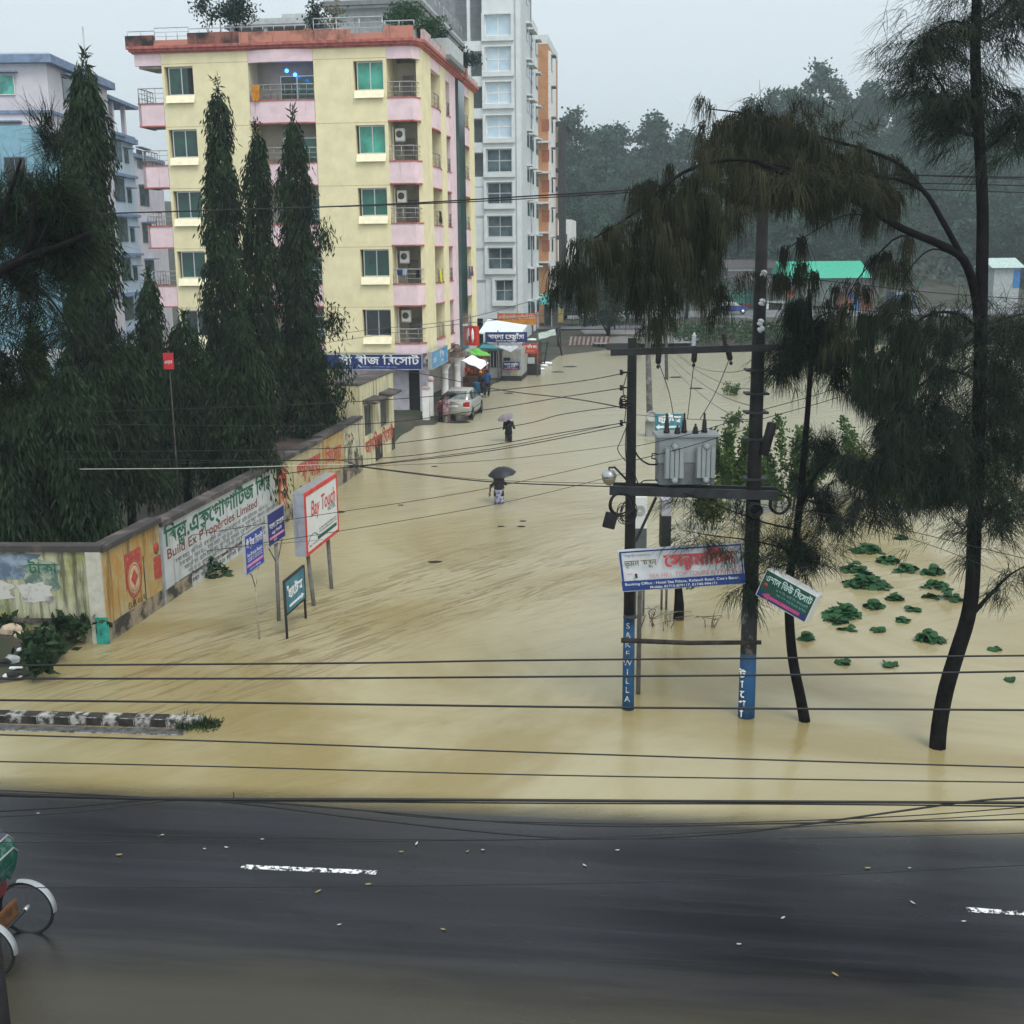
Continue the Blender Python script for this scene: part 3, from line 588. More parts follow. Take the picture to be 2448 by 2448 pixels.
# ================================================================== the tall grey-white tower, the orange block, the steel skeleton
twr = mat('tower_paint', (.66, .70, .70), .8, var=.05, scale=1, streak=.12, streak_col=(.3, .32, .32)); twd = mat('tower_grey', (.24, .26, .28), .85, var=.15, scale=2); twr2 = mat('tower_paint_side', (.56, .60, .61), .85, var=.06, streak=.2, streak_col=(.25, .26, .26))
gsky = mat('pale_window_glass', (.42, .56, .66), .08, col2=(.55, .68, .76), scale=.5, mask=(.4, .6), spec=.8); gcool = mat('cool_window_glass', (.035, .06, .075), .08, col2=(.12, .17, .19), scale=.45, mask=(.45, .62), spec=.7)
_c = P(1251, 700, 108); FT = Frame(_c.x, _c.y, YAW)
tw = thing('tower_block', FT.o, 'tall pale grey apartment tower with stacked square windows behind the yellow block', 'building', -YAW)
xa = lambda px, py=400: FT.front(px, py)[0]
zt = lambda py, px=1190: FT.front(px, py)[1]
AL, A0, A1 = xa(1122), xa(1157), xa(1231)
wins = [(35, 86), (112, 171), (196, 248), (276, 330), (356, 412), (436, 488), (516, 567), (592, 644), (669, 720)]
zz = [(zt(b), zt(a)) for a, b in wins]
mb = MB(); mb.box((AL-6, 1.3, -.2), (-.05, 9, 33), twd); mb.build('core_wall', tw)
mb = MB(); panel(mb, A0, A1, 2.6, 33, 0, 1.3, [(A0+.25, A1-.25, a, b) for a, b in zz[:8]]+[(A0+.9, A1-.25, *zz[8])], twr)
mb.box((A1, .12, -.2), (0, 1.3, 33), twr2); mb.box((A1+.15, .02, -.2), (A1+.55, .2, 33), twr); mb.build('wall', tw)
for i, (a, b) in enumerate(zz):
    lo = A0+.25 if i < 8 else A0+.9
    mb = MB(); mb.box((lo-.28, -.28, a-.42), (A1+.02, 0, a-.02), twr); mb.box((lo-.28, -.22, b+.0), (A1+.02, 0, b+.12), twr); mb.box((lo-.28, -.22, a-.02), (lo-.02, 0, b), twr); mb.box((A1-.23, -.22, a-.02), (A1+.02, 0, b), twr); fo = mb.build('window_surround', tw)
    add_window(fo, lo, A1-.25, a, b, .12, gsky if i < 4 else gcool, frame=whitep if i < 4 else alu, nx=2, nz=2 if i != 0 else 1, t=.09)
for i in range(9):                                        # recessed loggias to the left of the windows
    z = zz[i][0]
    if i < 5: mb = MB(); mb.box((AL-5, -.05, z-1.2), (A0+.03, 1.3, z-.35), twr); mb.build('balcony', tw)
    else: mb = MB(); mb.box((AL-5, .0, z-1.2), (A0-.02, 1.3, z+1.9), twr); mb.build('wall', tw)
mb = MB(); mb.box((AL-5, .0, 2.62), (A0-.01, 1.3, zz[8][0]-1.2), twr); mb.build('wall', tw)
mb = MB(); mb.box((AL+.0, .0, zz[4][0]), (AL+.25, .4, 33), twr); mb.build('pier', tw)
for a in (A0-.3, A0+1.6, A1-.5, -.3): mb = MB(); mb.box((a, .0, -.3), (a+.35, 1.2, 2.6), twr); mb.build('pier', tw)
mb = MB(); mb.box((AL-4, 1.25, -.2), (-.1, 1.3, 2.6), dark); mb.build('shop_opening', tw)
# street side steps down towards the far end
sd = lambda px, py=500: FT.side(px, py)[0]
b1, b2, b3 = sd(1270), sd(1277), sd(1288)
mb = MB()
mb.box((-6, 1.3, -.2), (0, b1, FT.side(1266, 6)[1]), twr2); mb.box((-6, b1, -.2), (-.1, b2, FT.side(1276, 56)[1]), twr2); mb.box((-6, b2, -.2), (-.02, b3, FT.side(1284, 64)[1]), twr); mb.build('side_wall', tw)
for i in range(10):
    z = 2.0+3.07*i+.6
    for bb_, w_, h_ in ((b1*.55, 1.6, 1.3), (b1*.88, 1.2, 1.2), (b1+(b2-b1)*.4, 1.4, 1.3), (b2+(b3-b2)*.5, 1.8, 1.3)):
        if z > FT.side(1284, 64)[1]-1.6 and bb_ > b1*.7: continue
        mb = MB(); mb.box((-.02, bb_, z), (.03, bb_+w_, z+h_), gcool); fo = mb.build('side_window', tw); mb = MB(); mb.box((0, bb_-.1, z+h_+.06), (.45, bb_+w_+.1, z+h_+.18), twr); mb.build('sunshade', fo)
mb = MB(); mb.tube([(.08, b1*.97, 0), (.08, b1*.97, 16)], .08, steel, 6); mb.build('downpipe', tw)
# orange block further along
oran = mat('orange_plaster', (.50, .25, .12), .85, var=.1, scale=1, streak=.35, streak_col=(.25, .15, .1))
_c = P(1311, 600, 128); FO = Frame(_c.x, _c.y, YAW)
ob_ = thing('apartment_building', FO.o, 'narrow orange fronted block with a white top standing past the grey tower', 'building', -YAW)
al = FO.front(1286, 400)[0]; zt2 = FO.front(1300, 105)[1]; zt3 = FO.front(1300, 83)[1]
mb = MB(); mb.box((al-3, 0, 0), (0, 12, zt2), oran); mb.build('wall', ob_); mb = MB(); mb.box((al-3, -.02, zt2), (.02, 12, zt3), twr); mb.build('parapet', ob_)
mb = MB(); mb.box((0, .4, 0), (.25, 7, zt2-.6), whitep); mb.build('side_wall', ob_)
for i in range(9):
    z = 2.4+3.07*i
    if z < zt2-2: mb = MB(); mb.box((.25, 1.2, z), (.30, 2.6, z+1.3), gcool); fo = mb.build('side_window', ob_); mb = MB(); mb.box((.2, .9, z+1.45), (.7, 2.9, z+1.55), grt); mb.build('sunshade', fo)
    if 2 <= i <= 6: mb = MB(); mb.box((al+.4, -.03, z), (al+1.2, .02, z+1.2), mat('orange_shade', (.36, .13, .07), .9)); fo = mb.build('window', ob_); mb = MB(); mb.box((al-.5, -.6, z-1.2), (al+1.4, -.02, z-1.0), twr); mb.build('sunshade', fo)
# unfinished concrete skeleton and the white block behind it
_c = P(1352, 500, 134); FS = Frame(_c.x, _c.y, YAW); sk = mat('dark_concrete', (.045, .045, .045), .9, var=.2)
st = thing('concrete_skeleton', FS.o, 'dark unfinished frame of columns and beams beside the orange block', 'frame', -YAW)
al = FS.front(1319, 400)[0]; zs = [FS.front(1340, q)[1] for q in (291, 341, 402, 447, 510, 563, 625, 690)]
mb = MB(); mb.box((-.75, 0, 0), (0, .75, zs[0]), sk); mb.build('column', st); mb = MB(); mb.box((al-.5, 0, 0), (al, .5, zs[0]), sk); mb.build('column', st)
for z in zs: mb = MB(); mb.box((al, .02, z-.45), (-.75, .6, z+.02), sk); mb.build('beam', st)
mb = MB(); mb.box((-.8, .8, zs[0]-.4), (.2, 7, zs[0]), sk); mb.build('beam', st)
p = P(1335, 700, 150); wb = thing('apartment_building', (p.x, p.y, 0), 'distant white block with dark windows seen through the concrete frame', 'building', -YAW)
mb = MB(); h_ = P(1335, 525, 150).z; mb.box((-4, 0, 0), (1.6, 9, h_), whitep); mb.build('wall', wb)
for i in range(6):
    for a in (-2.4, -1.0, .4): mb = MB(); mb.box((a, -.05, .9+1.75*i), (a+.7, .02, 1.9+1.75*i), gcool); mb.build('window', wb)

# ================================================================== white and blue flats at the left
bl = mat('pale_flat_paint', (.66, .62, .66), .85, var=.06, scale=.8, streak=.12, streak_col=(.35, .35, .4)); blb = mat('pale_blue_paint', (.47, .56, .64), .85, var=.06, scale=.8, streak=.12, streak_col=(.28, .32, .38)); btr = mat('blue_trim', (.20, .27, .40), .8, var=.15, scale=3, streak=.3)
gcur = mat('green_curtain_glass', (.10, .50, .40), .12, col2=(.03, .20, .17), scale=1.2, mask=(.4, .6), spec=.7); cyan = mat('cyan_blue_paint', (.24, .44, .54), .85, var=.08, streak=.2, streak_col=(.12, .22, .28))
YB = R(-1.0); _c = P(132, 400, 80); FB = Frame(_c.x, _c.y, YB)
fb = thing('apartment_building', FB.o, 'white flats with blue trim and green curtained windows at the left edge', 'building', -YB)
zf = lambda py, px=60: FB.front(px, py)[1]
zs_ = lambda px, py: FB.side(px, py)
top = zf(152); e1_, e2_, e3_ = FB.side(262, 300)[0], FB.side(330, 400)[0], FB.side(390, 500)[0]
mb = MB(); mb.box((-14, 0, 0), (0, e1_, top), bl); mb.build('wall', fb)
mb = MB(); mb.box((-14.3, -.5, top), (.5, e1_+.5, top+.5), btr); mb.box((-14.1, -.3, top+.5), (.3, e1_+.3, top+.62), blb); mb.build('roof_edge', fb)
mb = MB(); mb.tube([(-1, e1_*.9, top), (-1, e1_*.9, top+4.2)], .05, steel, 6); mb.build('mast', fb)
mb = MB(); mb.box((-14, e1_, 0), (-.3, e2_, top-3.4), blb); mb.build('blue_wing', fb)
mb = MB(); mb.box((-14.2, e1_, top-3.4), (.1, e2_+.2, top-3.0), btr); mb.build('wing_edge', fb)
mb = MB(); mb.box((-14, e2_, 0), (-.9, e3_+4, top-4.2), bl); mb.build('far_wing', fb)
mb = MB(); mb.box((-14, e2_, top-4.2), (-.6, e3_+4, top-3.9), btr); mb.build('wing_edge', fb)
for q in (.3, .75): mb = MB(); mb.box((-.6, e1_+(e2_-e1_)*q, top-3.0), (-.3, e1_+(e2_-e1_)*q+.35, top-.6), bl); mb.build('terrace_post', fb)
mb = MB(); mb.box((-6, e1_, top-.6), (.1, e2_+1, top-.35), btr); mb.build('terrace_roof', fb); mb = MB(); mb.box((-6, e1_, top-3.0), (-3, e2_, top-.6), twd); mb.build('terrace_wall', fb)
for i in range(7):
    z = zf(231)-3.04*i
    if z < 1: break
    mb = MB(); mb.box((-14.1, -.12, z-1.05), (.12, e1_+.1, z-.85), btr); mb.build('trim_band', fb)
    add_window(fb, -4.5, -2.1, z+.1, z+1.35, -.06, gcur if i < 2 else gmid, frame=whitep)
    mb = MB(); mb.box((-4.7, -.5, z+1.45), (-1.85, 0, z+1.54), btr); mb.build('sunshade', fb)
    add_window(fb, -9.7, -7.9, z+.15, z+1.6, -.06, gcur, frame=whitep)
    for q0, q1, w_, h_, off in ((e1_*.22, 0, 1.7, 1.5, .0), (e1_*.62, 0, 1.2, 1.1, 0), (e1_+(e2_-e1_)*.12, 0, 2.6, 1.75, -.3), (e1_+(e2_-e1_)*.62, 0, 1.0, 1.0, -.3), (e2_+(e3_-e2_)*.45, 0, 2.6, 1.5, -.9)):
        if off < 0 and z > top-3.6: continue
        mb = MB(); mb.box((off-.02, q0, z+.1), (off+.05, q0+w_, z+.1+h_), gcool); fo = mb.build('side_window', fb); mb = MB(); mb.box((off, q0-.15, z+h_+.2), (off+.5, q0+w_+.15, z+h_+.3), btr); mb.build('sunshade', fo)
    mb = MB(); mb.box((-.3, e1_, z-1.0), (-.05, e2_, z-.8), btr); mb.build('trim_band', fb)
_c = P(92, 500, 66); FC = Frame(_c.x, _c.y, YB); cb = thing('apartment_building', FC.o, 'lower cyan blue house half hidden by the trees at the left edge', 'building', -YB)
zc = FC.front(40, 300)[1]
mb = MB(); mb.box((-9, 0, 0), (-.0, 6, zc), cyan); mb.box((0, 1.5, 0), (.9, 8, zc-1.4), cyan); mb.build('wall', cb); mb = MB(); mb.box((-.2, 1.3, zc-1.4), (1.0, 8.2, zc-1.2), btr); mb.build('roof_edge', cb)
for i in range(3):
    add_window(cb, -1.6, -.4, zc-3.2-3.1*i, zc-1.6-3.1*i, -.06, gblk, frame=btr)
    mb = MB(); mb.box((.3, 1.44, zc-4.2-3.1*i), (.7, 1.5, zc-3.0-3.1*i), gblk); mb.build('small_window', cb)
p = P(30, 905, 52); hs_ = thing('tin_shed', (p.x-1.5, p.y, 0), 'low shed with a grey tin roof and a green wall behind the trees', 'shed'); mb = MB(); mb.box((-4, 0, 0), (2.2, 4, p.z-.3), mat('green_wall', (.05, .42, .28), .8, col2=(.6, .6, .4), scale=.6, mask=(.5, .6))); mb.build('wall', hs_); mb = MB(); mb.prism([(-4.3, -.8, p.z-.2), (2.6, -.8, p.z-.2), (2.6, 4, p.z+.9), (-4.3, 4, p.z+.9)], (0, 0, .08), mat('tin', (.45, .47, .5), .5, var=.15, scale=3)); mb.build('roof', hs_)
# ================================================================== the painted boundary wall along the street
WA = G(260, 1537); WB = G(944, 1072); WD = (WB-WA).normalized(); WN = Vector((WD.y, -WD.x, 0)); MW = face(WA, WD)     # x along the wall, y up, z towards the street
wang = math.atan2(WD.x, WD.y)
T_ = lambda x, y, z=0: Matrix.Translation((x, y, z))
wor = mat('ochre_wall_paint', (.44, .25, .07), .9, col2=(.42, .36, .19), scale=1.6, mask=(.42, .58), streak=.62, streak_col=(.05, .035, .02), bump=.3)
wyl = mat('cream_wall_paint', (.50, .43, .25), .9, var=.1, scale=1.2, streak=.55, streak_col=(.10, .075, .04), bump=.3)
wwh = mat('white_wall_paint', (.50, .53, .54), .9, var=.08, scale=1.4, streak=.5, streak_col=(.16, .15, .14), bump=.3)
wst = mat('mouldy_wall_paint', (.52, .48, .34), .9, col2=(.07, .065, .045), scale=1.6, mask=(.5, .62), streak=.6, streak_col=(.03, .027, .02), bump=.4)
wpl = mat('wall_plinth', (.30, .25, .17), .9, col2=(.045, .04, .035), scale=1.6, mask=(.45, .58), bump=.4)
wcp = mat('wall_coping', (.055, .05, .048), .9, col2=(.16, .13, .12), scale=1.3, mask=(.5, .64), bump=.5)
gt = thing('boundary_wall', WA, 'long low boundary wall covered in painted advertisements beside the flooded street', 'wall')
M0 = face((0, 0, 0), WD)
def wsec(parent, s0, s1, z0, z1, m, M, name='wall_section', th=.2, pz=0):
    mb = MB(); mb.box((s0, z0, -th), (s1, z1, pz), m, M); return mb.build(name, parent)
wsec(gt, 0, 2.95, -.6, 2.1, wor, M0); wsec(gt, 2.953, 11.25, -.6, 1.98, wwh, M0); wsec(gt, 11.253, 16.2, -.6, 2.0, wyl, M0); wsec(gt, 16.203, 19.0, -.6, 2.02, wor, M0, pz=.004); wsec(gt, 19.003, 21.5, -.6, 2.08, wst, M0)
for s0, s1, z in ((0, 2.95, 2.1), (2.96, 11.25, 1.98), (11.26, 16.2, 2.0), (16.21, 21.5, 2.08)): wsec(gt, s0, s1, z, z+.13, wcp, M0, 'coping', .32, .07)
for s0, s1, h in ((0, 2.94, .42), (2.96, 4.6, .34), (11.26, 16.2, .5), (16.21, 21.5, .62)): wsec(gt, s0, s1, -.6, h, wpl, M0, 'plinth', -.002, .02)
wsec(gt, 2.9, 3.02, -.6, 1.98, mat('grey_edge_strip', (.3, .33, .35), .8), M0, 'pilaster', 0, .03)
for s in (1.95, 13.0): wsec(gt, s, s+.05, -.6, 1.5, wcp, M0, 'crack_line', 0, .006)
grn = mat('paint_green', (.02, .13, .075), .8, var=.2); brn = mat('paint_redbrown', (.24, .055, .04), .8, var=.25, scale=8); gry = mat('paint_grey', (.20, .21, .22), .85, var=.25, scale=8); redp = mat('paint_red', (.40, .06, .04), .8, col2=(.40, .22, .14), scale=9, mask=(.52, .66))
mb = MB(); letters(mb, 'িবল_ড.এক_সেপ~াপািট^জ িলঃ', M0 @ T_(7.0, 1.42), .62, grn, bold=.035, width=7.6); mb.build('lettering', gt)
mb = MB(); letters(mb, 'Build Ex P roperties Limited', M0 @ T_(3.25, 1.08), .36, brn, bold=.012, align='L', width=6.4); mb.build('lettering', gt)
mb = MB(); words_ = ['আমােদর পট', 'ফ~ট িবকিয়', 'কলাতলী রাড', 'হােটল মােটল জান', 'যাগােযাগ', 'কক্স বাজার', 'সড়ক নং ১', 'বািড় নং ২৪', 'ঢাকা অিফস']
for r_ in range(6):
    s = 3.7+.25*r_ if r_ < 4 else 3.2
    while s < 10.6:
        w_ = rnd.choice(words_); L_ = letters(mb, w_, M0 @ T_(s, .86-.155*r_), .17, gry if r_ < 4 else lblk, bold=.012, align='L'); s += L_+.12
mb.build('small_lettering', gt)
for s0, s1, z in ((3.4, 5.6, .30), (6.2, 9.4, .26), (8.2, 10.9, .42)): wsec(gt, s0, s1, z, z+.07, mat('mud_streak', (.09, .065, .04), .95, col2=(.3, .28, .24), scale=5, mask=(.5, .6)), M0, 'mud_line', 0, .005)
def emblem(s, z, hw, hh):
    mb = MB(); mb.box((s-hw, z-hh*.55, 0), (s+hw, z+hh, .006), redp, M0); mb.prism([M0 @ Vector(q) for q in ((s-hw, z-hh*.55, 0), (s-hw*.2, z-hh*.55, 0), (s-hw, z-hh*1.0, 0))], M0.to_3x3() @ Vector((0, 0, .006)), redp); mb.build('emblem', gt)
    mb = MB(); ring_c = mat('emblem_pale', (.62, .42, .26), .85)
    for r0, r1, m_ in ((.0, .62, ring_c), (.68, .76, ring_c), (.84, .98, redp)):
        n = 24; vs = []
        for q in range(n):
            a = 2*math.pi*q/n
            for rr in (r0, r1): vs.append(M0 @ Vector((s+hw*.95*rr*math.cos(a), z-hh*.55+hw*1.15*rr*math.sin(a), .011)))
        mb.add(vs, [(2*q, 2*q+1, (2*q+3) % (2*n), (2*q+2) % (2*n)) for q in range(n)], m_)
    mb.prism([M0 @ Vector((s+hw*.42*q[0], z-hh*.55+hw*.5*q[1], .012)) for q in ((1, 0), (0, 1), (-1, 0), (0, -1))], M0.to_3x3() @ Vector((0, 0, .003)), redp); mb.build('ring_mark', gt)
emblem(1.45, 1.35, .42, .42); emblem(11.95, 1.25, .42, .6)
mb = MB(); mb.box((2.5, .75, 0), (2.93, 1.32, .006), redp, M0); mb.lathe([(0, 0), (.15, 0), (.15, .006)], redp, 14, M=M0 @ T_(2.7, 1.52)); mb.build('red_mark', gt)
mb = MB(); letters(mb, 'ডায়মন_ড', M0 @ T_(14.75, 1.0), .95, redp, bold=.07, width=2.5); letters(mb, 'িসেমন_ট', M0 @ T_(17.6, 1.05), .72, redp, bold=.05, width=1.9); letters(mb, 'িস েম ন_ট ৭৫০', M0 @ T_(14.6, .55), .38, lblk, bold=.02, width=2.0); letters(mb, 'SILVER', M0 @ T_(1.2, .12), .33, redp, bold=.02, width=1.5); letters(mb, 'EUR ০১৭', M0 @ T_(1.5, .45), .22, lblk, bold=.01, width=.9); mb.build('lettering', gt)
# the same wall turned along the main road
CW = thing('boundary_wall', WA, 'mould stained yellowish wall section above the rubbish heap at the corner', 'wall')
LD = Vector((-math.cos(R(3)), math.sin(R(3)), 0)); ML = face((0, 0, 0), -LD)
wlf = mat('mossy_yellow_wall', (.46, .46, .32), .9, col2=(.30, .31, .12), scale=1.1, mask=(.45, .62), streak=.72, streak_col=(.045, .045, .025), bump=.4)
wsec(CW, -11, -.34, -.3, 2.12, wlf, ML, 'wall_section', .2); wsec(CW, -11, .02, 2.12, 2.26, wcp, ML, 'coping', .3, .06); wsec(CW, -11, -.4, .48, .58, wcp, ML, 'ledge', -.002, .05)
wsec(CW, -.34, .0, -.3, 2.12, mat('corner_pilaster_paint', (.5, .5, .42), .9, var=.1, streak=.6, streak_col=(.04, .035, .025)), ML, 'pilaster', .2, .06)
wsec(CW, -.24, .06, -.3, .62, mat('teal_paint', (.03, .32, .27), .7, var=.2), ML, 'painted_band', -.062, .075)
mb = MB()
def blotch(mb, s0, s1, z0, z1, m, o, n=26):
    pts = []
    for q in range(n):
        a = 2*math.pi*q/n; rr = .82+.35*rnd.random(); pts.append(ML @ Vector(((s0+s1)/2+(s1-s0)/2*rr*max(-1, min(1, 1.25*math.cos(a))), (z0+z1)/2+(z1-z0)/2*rr*max(-1, min(1, 1.25*math.sin(a))), o)))
    mb.add(pts, [tuple(range(n))], m)
pb = mat('old_blue_paint', (.10, .14, .20), .9, col2=(.26, .33, .40), scale=2.5, mask=(.45, .6)); pw_ = mat('peeled_white', (.52, .52, .48), .9, col2=(.2, .2, .19), scale=3, mask=(.52, .64))
blotch(mb, -6.0, -1.55, 1.5, 2.06, pb, .004); blotch(mb, -1.75, -1.0, 1.25, 1.95, mat('old_green_paint', (.09, .16, .13), .9, col2=(.35, .38, .3), scale=4, mask=(.45, .6)), .006)
blotch(mb, -5.2, -1.9, 1.0, 1.5, pw_, .008); blotch(mb, -1.9, -1.2, .95, 1.4, pw_, .009); mb.build('peeling_paint', CW)
mb = MB(); letters(mb, 'টাকা', ML @ T_(-1.35, 1.62, .004), .34, grn, bold=.02); letters(mb, 'কক্সবাজার', ML @ T_(-2.6, .78, .004), .14, pb, bold=.01); mb.build('lettering', CW)
p = Pk(318, 682, 33.5); t_ = thing('pole_sign', (p.x, 33.5, .28), 'small upright red sign with white lettering among the mast trees', 'sign'); mb = MB(); mb.box((-.14, -.03, p.z-.28-.22), (.14, .03, p.z-.28+.24), mat('sign_bright_red', (.55, .03, .04), .5)); mb.build('panel', t_); mb = MB(); mb.tube([(0, .05, -.3), (0, .05, p.z-.28+.3)], .02, wcp, 6); mb.build('pole', t_); mb = MB(); letters(mb, 'এয়ার', face((0, -.033, p.z-.34), (1, 0, 0)), .13, white_l, bold=.02, width=.22); mb.build('lettering', t_)
# gatehouse at the far end of the wall
gh = thing('gatehouse', WA+WD*21.5, 'rain stained cream gatehouse with two barred windows under slab awnings', 'gatehouse'); MG = face((0, 0, 0), WD)
wg = mat('gatehouse_paint', (.62, .57, .37), .9, var=.08, scale=1, streak=.62, streak_col=(.06, .045, .03), bump=.3)
mb = MB()
for s0, s1, z0, z1 in ((0, .5, -.6, 3.4), (1.9, 3.05, -.6, 3.4), (4.5, 5.4, -.6, 3.4), (.5, 1.9, -.6, 1.23), (.5, 1.9, 2.5, 3.4), (3.05, 4.5, -.6, 1.23), (3.05, 4.5, 2.5, 3.4)): mb.box((s0, z0, -.22), (s1, z1, 0), wg, MG)
mb.box((0, -.6, -.9), (.2, 3.4, -.22), wg, MG); mb.box((5.2, -.6, -.9), (5.4, 3.4, -.22), wg, MG); mb.box((0, -.6, -1.0), (5.4, 3.4, -.9), wg, MG); mb.build('wall', gh)
mb = MB(); mb.box((-.02, 3.4, -1.05), (5.42, 3.44, .02), wcp, MG); mb.build('roof', gh)
for s in (.5, 3.05):
    mb = MB(); mb.box((s, 1.23, -.2), (s+1.4, 2.5, -.14), mat('shutter_dark', (.05, .055, .06), .8)); fo = mb.build('window', gh) if False else None
    mb = MB(); mb.box((s, 1.23, -.2), (s+1.4, 2.5, -.14), mat('shutter_dark', (.05, .055, .06), .8), MG); fo = mb.build('window', gh)
    mb = MB()
    for q in range(6): mb.box((s+.1+.24*q, 1.23, -.12), (s+.125+.24*q, 2.5, -.09), steel, MG)
    mb.build('window_bars', fo)
    mb = MB(); mb.prism([MG @ Vector(q) for q in ((s-.2, 2.62, .0), (s-.2, 2.62, .55), (s-.2, 2.70, .55), (s-.2, 2.78, 0))], MG.to_3x3() @ Vector((1.85, 0, 0)), wcp); mb.build('awning', gh)
mb = MB(); letters(mb, 'আবািসক িরেসাট^', MG @ T_(2.8, .55), .75, redp, bold=.05, width=4.6); mb.build('lettering', gh)
mb = MB(); blot = mat('damp_black', (.03, .027, .022), .95, col2=(.25, .2, .13), scale=3, mask=(.55, .68))
for s0, s1 in ((2.0, 3.2), (4.8, 5.38)): mb = MB(); mb.box((s0, -.1, 0), (s1, .95, .004), blot, MG); mb.build('damp_patch', gh)
p = WA+WD*20-WN*3.2; t_ = thing('out_house', (p.x, p.y, 0), 'green and cream outhouse wall behind the boundary wall under the trees', 'shed', -wang); mb = MB(); mb.box((-1.6, -1.2, 0), (1.8, 3.5, 2.6), wg); mb.build('wall', t_); mb = MB(); mb.box((-1.65, -.4, 0), (1.85, .5, 2.3), mat('teal_paint', (.03, .32, .27))); mb.build('door', t_); mb = MB(); mb.box((-1.9, -1.5, 2.6), (2.1, 3.8, 2.75), wcp); mb.build('roof', t_)
p = WA+WD*16-WN*2.0; t_ = thing('rusty_roof_shed', (p.x, p.y, 0), 'low shed with a dark rusty tin roof just behind the boundary wall', 'shed', -wang); rus = mat('rusty_tin', (.045, .038, .038), .8, col2=(.085, .05, .04), scale=1.4, mask=(.45, .6), bump=.3); mb = MB(); mb.box((-.2, -4.5, 0), (1.1, 3.6, 1.75), mat('dim_wall', (.10, .09, .075), .9)); mb.build('wall', t_); mb = MB(); mb.prism([(-.4, -5, 1.9), (1.35, -5, 1.8), (1.35, 4, 1.8), (-.4, 4, 1.9)], (0, 0, .06), rus); mb.build('roof', t_)

# ================================================================== street signs on posts at the left
def plane_s(base, px, py, d=WD):
    n = Vector((d.y, -d.x, 0)); p = HIT(px, py, base, n)-base; return p.dot(d), p.z
post_m = mat('post_grey', (.16, .15, .14), .8, var=.2); post_p = mat('post_pale', (.40, .36, .27), .85, var=.2); post_b = mat('post_black', (.02, .02, .022), .7)
royal = mat('sign_royal_blue', (.03, .06, .36), .5, var=.1); navy2 = mat('sign_deep_navy', (.015, .02, .16), .5, var=.1)
def quad_board(base, pts, lb, m, th=.04, cat='sign', frame=alu, group=None, fw=.025):
    q = [plane_s(base, *p) for p in pts]; s0 = (q[0][0]+q[3][0])/2; s1 = (q[1][0]+q[2][0])/2; z1 = (q[0][1]+q[1][1])/2; z0 = (q[2][1]+q[3][1])/2
    t_, M = board('street_sign', lb, base, WD, s1-s0, z1-z0, th, m, frame=None, cat=cat, group=group)
    M = M @ T_(s0, z0)
    for ch in t_.children: ch.data.transform(T_(0, 0)); ch.data.transform(M @ face((0, 0, 0), WD).inverted())
    if frame:
        mb = MB(); wd, hg = s1-s0, z1-z0
        for a in (((-fw, -fw, -th-.006), (wd+fw, 0, .01)), ((-fw, hg, -th-.006), (wd+fw, hg+fw, .01)), ((-fw, 0, -th-.006), (0, hg, .01)), ((wd, 0, -th-.006), (wd+fw, hg, .01))): mb.box(*a, frame, M)
        mb.build('frame', t_)
    return t_, M, s1-s0, z1-z0
b_ = G(621, 1527); t_, M, wd, hg = quad_board(b_, ((584, 1283), (625, 1259), (632, 1344), (589, 1373)), 'royal blue board on a thin pale bent post, leftmost of the street signs', royal)
mb = MB(); mb.tube([(0, 0, -.4), (-.01, -.04, .9), M @ Vector((wd*.55, -.25, -.05))], .022, post_p, 7); mb.tube([M @ Vector((wd*.15, .03, -.03)), M @ Vector((wd*.35, -.12, -.03)), M @ Vector((wd*.5, -.42, -.03))], .012, post_m, 6); mb.tube([M @ Vector((wd*.8, .03, -.03)), M @ Vector((wd*.56, -.4, -.03))], .012, post_p, 6); mb.build('post', t_)
mb = MB(); letters(mb, 'সী ব~ীজ িরেসাট^', M @ T_(wd*.52, hg*.66), hg*.26, white_l, bold=.02, width=wd*.9); letters(mb, 'Sea Breeze Resort', M @ T_(wd*.52, hg*.42), hg*.15, white_l, bold=.012, width=wd*.86)
for q in (.34, .28): letters(mb, 'কলাতলী রাড কক্সবাজার ফান', M @ T_(wd*.52, hg*q), hg*.06, white_l, width=wd*.82)
mb.box((wd*.06, hg*.15, 0), (wd*.96, hg*.22, .004), pinkl, M); letters(mb, 'এিস নন এিস রুম', M @ T_(wd*.5, hg*.05), hg*.06, white_l, width=wd*.6); mb.build('lettering', t_)
b_ = G(666, 1485); t_, M, wd, hg = quad_board(b_, ((639, 1232), (677, 1207), (682, 1280), (641, 1309)), 'dark navy board braced on one thick grey post, second of the street signs', navy2)
mb = MB(); mb.tube([(0, 0, -.4), M @ Vector((wd*.58, .05, -.06))], .045, post_m, 8); mb.build('post', t_); mb = MB(); mb.tube([M @ Vector((.04, .02, -.04)), M @ Vector((wd*.55, -.55, -.06))], .015, post_m, 6); mb.tube([M @ Vector((wd*.97, .02, -.04)), M @ Vector((wd*.6, -.55, -.06))], .015, post_m, 6); mb.build('brace', t_)
mb = MB(); letters(mb, 'বাংলা েরস_ঁতারা', M @ T_(wd*.52, hg*.5), hg*.24, white_l, bold=.018, width=wd*.86); letters(mb, 'এন_ড িবরানী', M @ T_(wd*.52, hg*.32), hg*.12, white_l, bold=.01, width=wd*.6); mb.box((wd*.1, hg*.17, 0), (wd*.95, hg*.24, .004), pinkl, M); letters(mb, 'কলাতলী', M @ T_(wd*.4, hg*.07), hg*.08, white_l); mb.build('lettering', t_)
tl = mat('sign_teal', (.02, .13, .19), .45, col2=(.06, .26, .33), scale=2.5, mask=(.4, .6)); b_ = G(687, 1527)
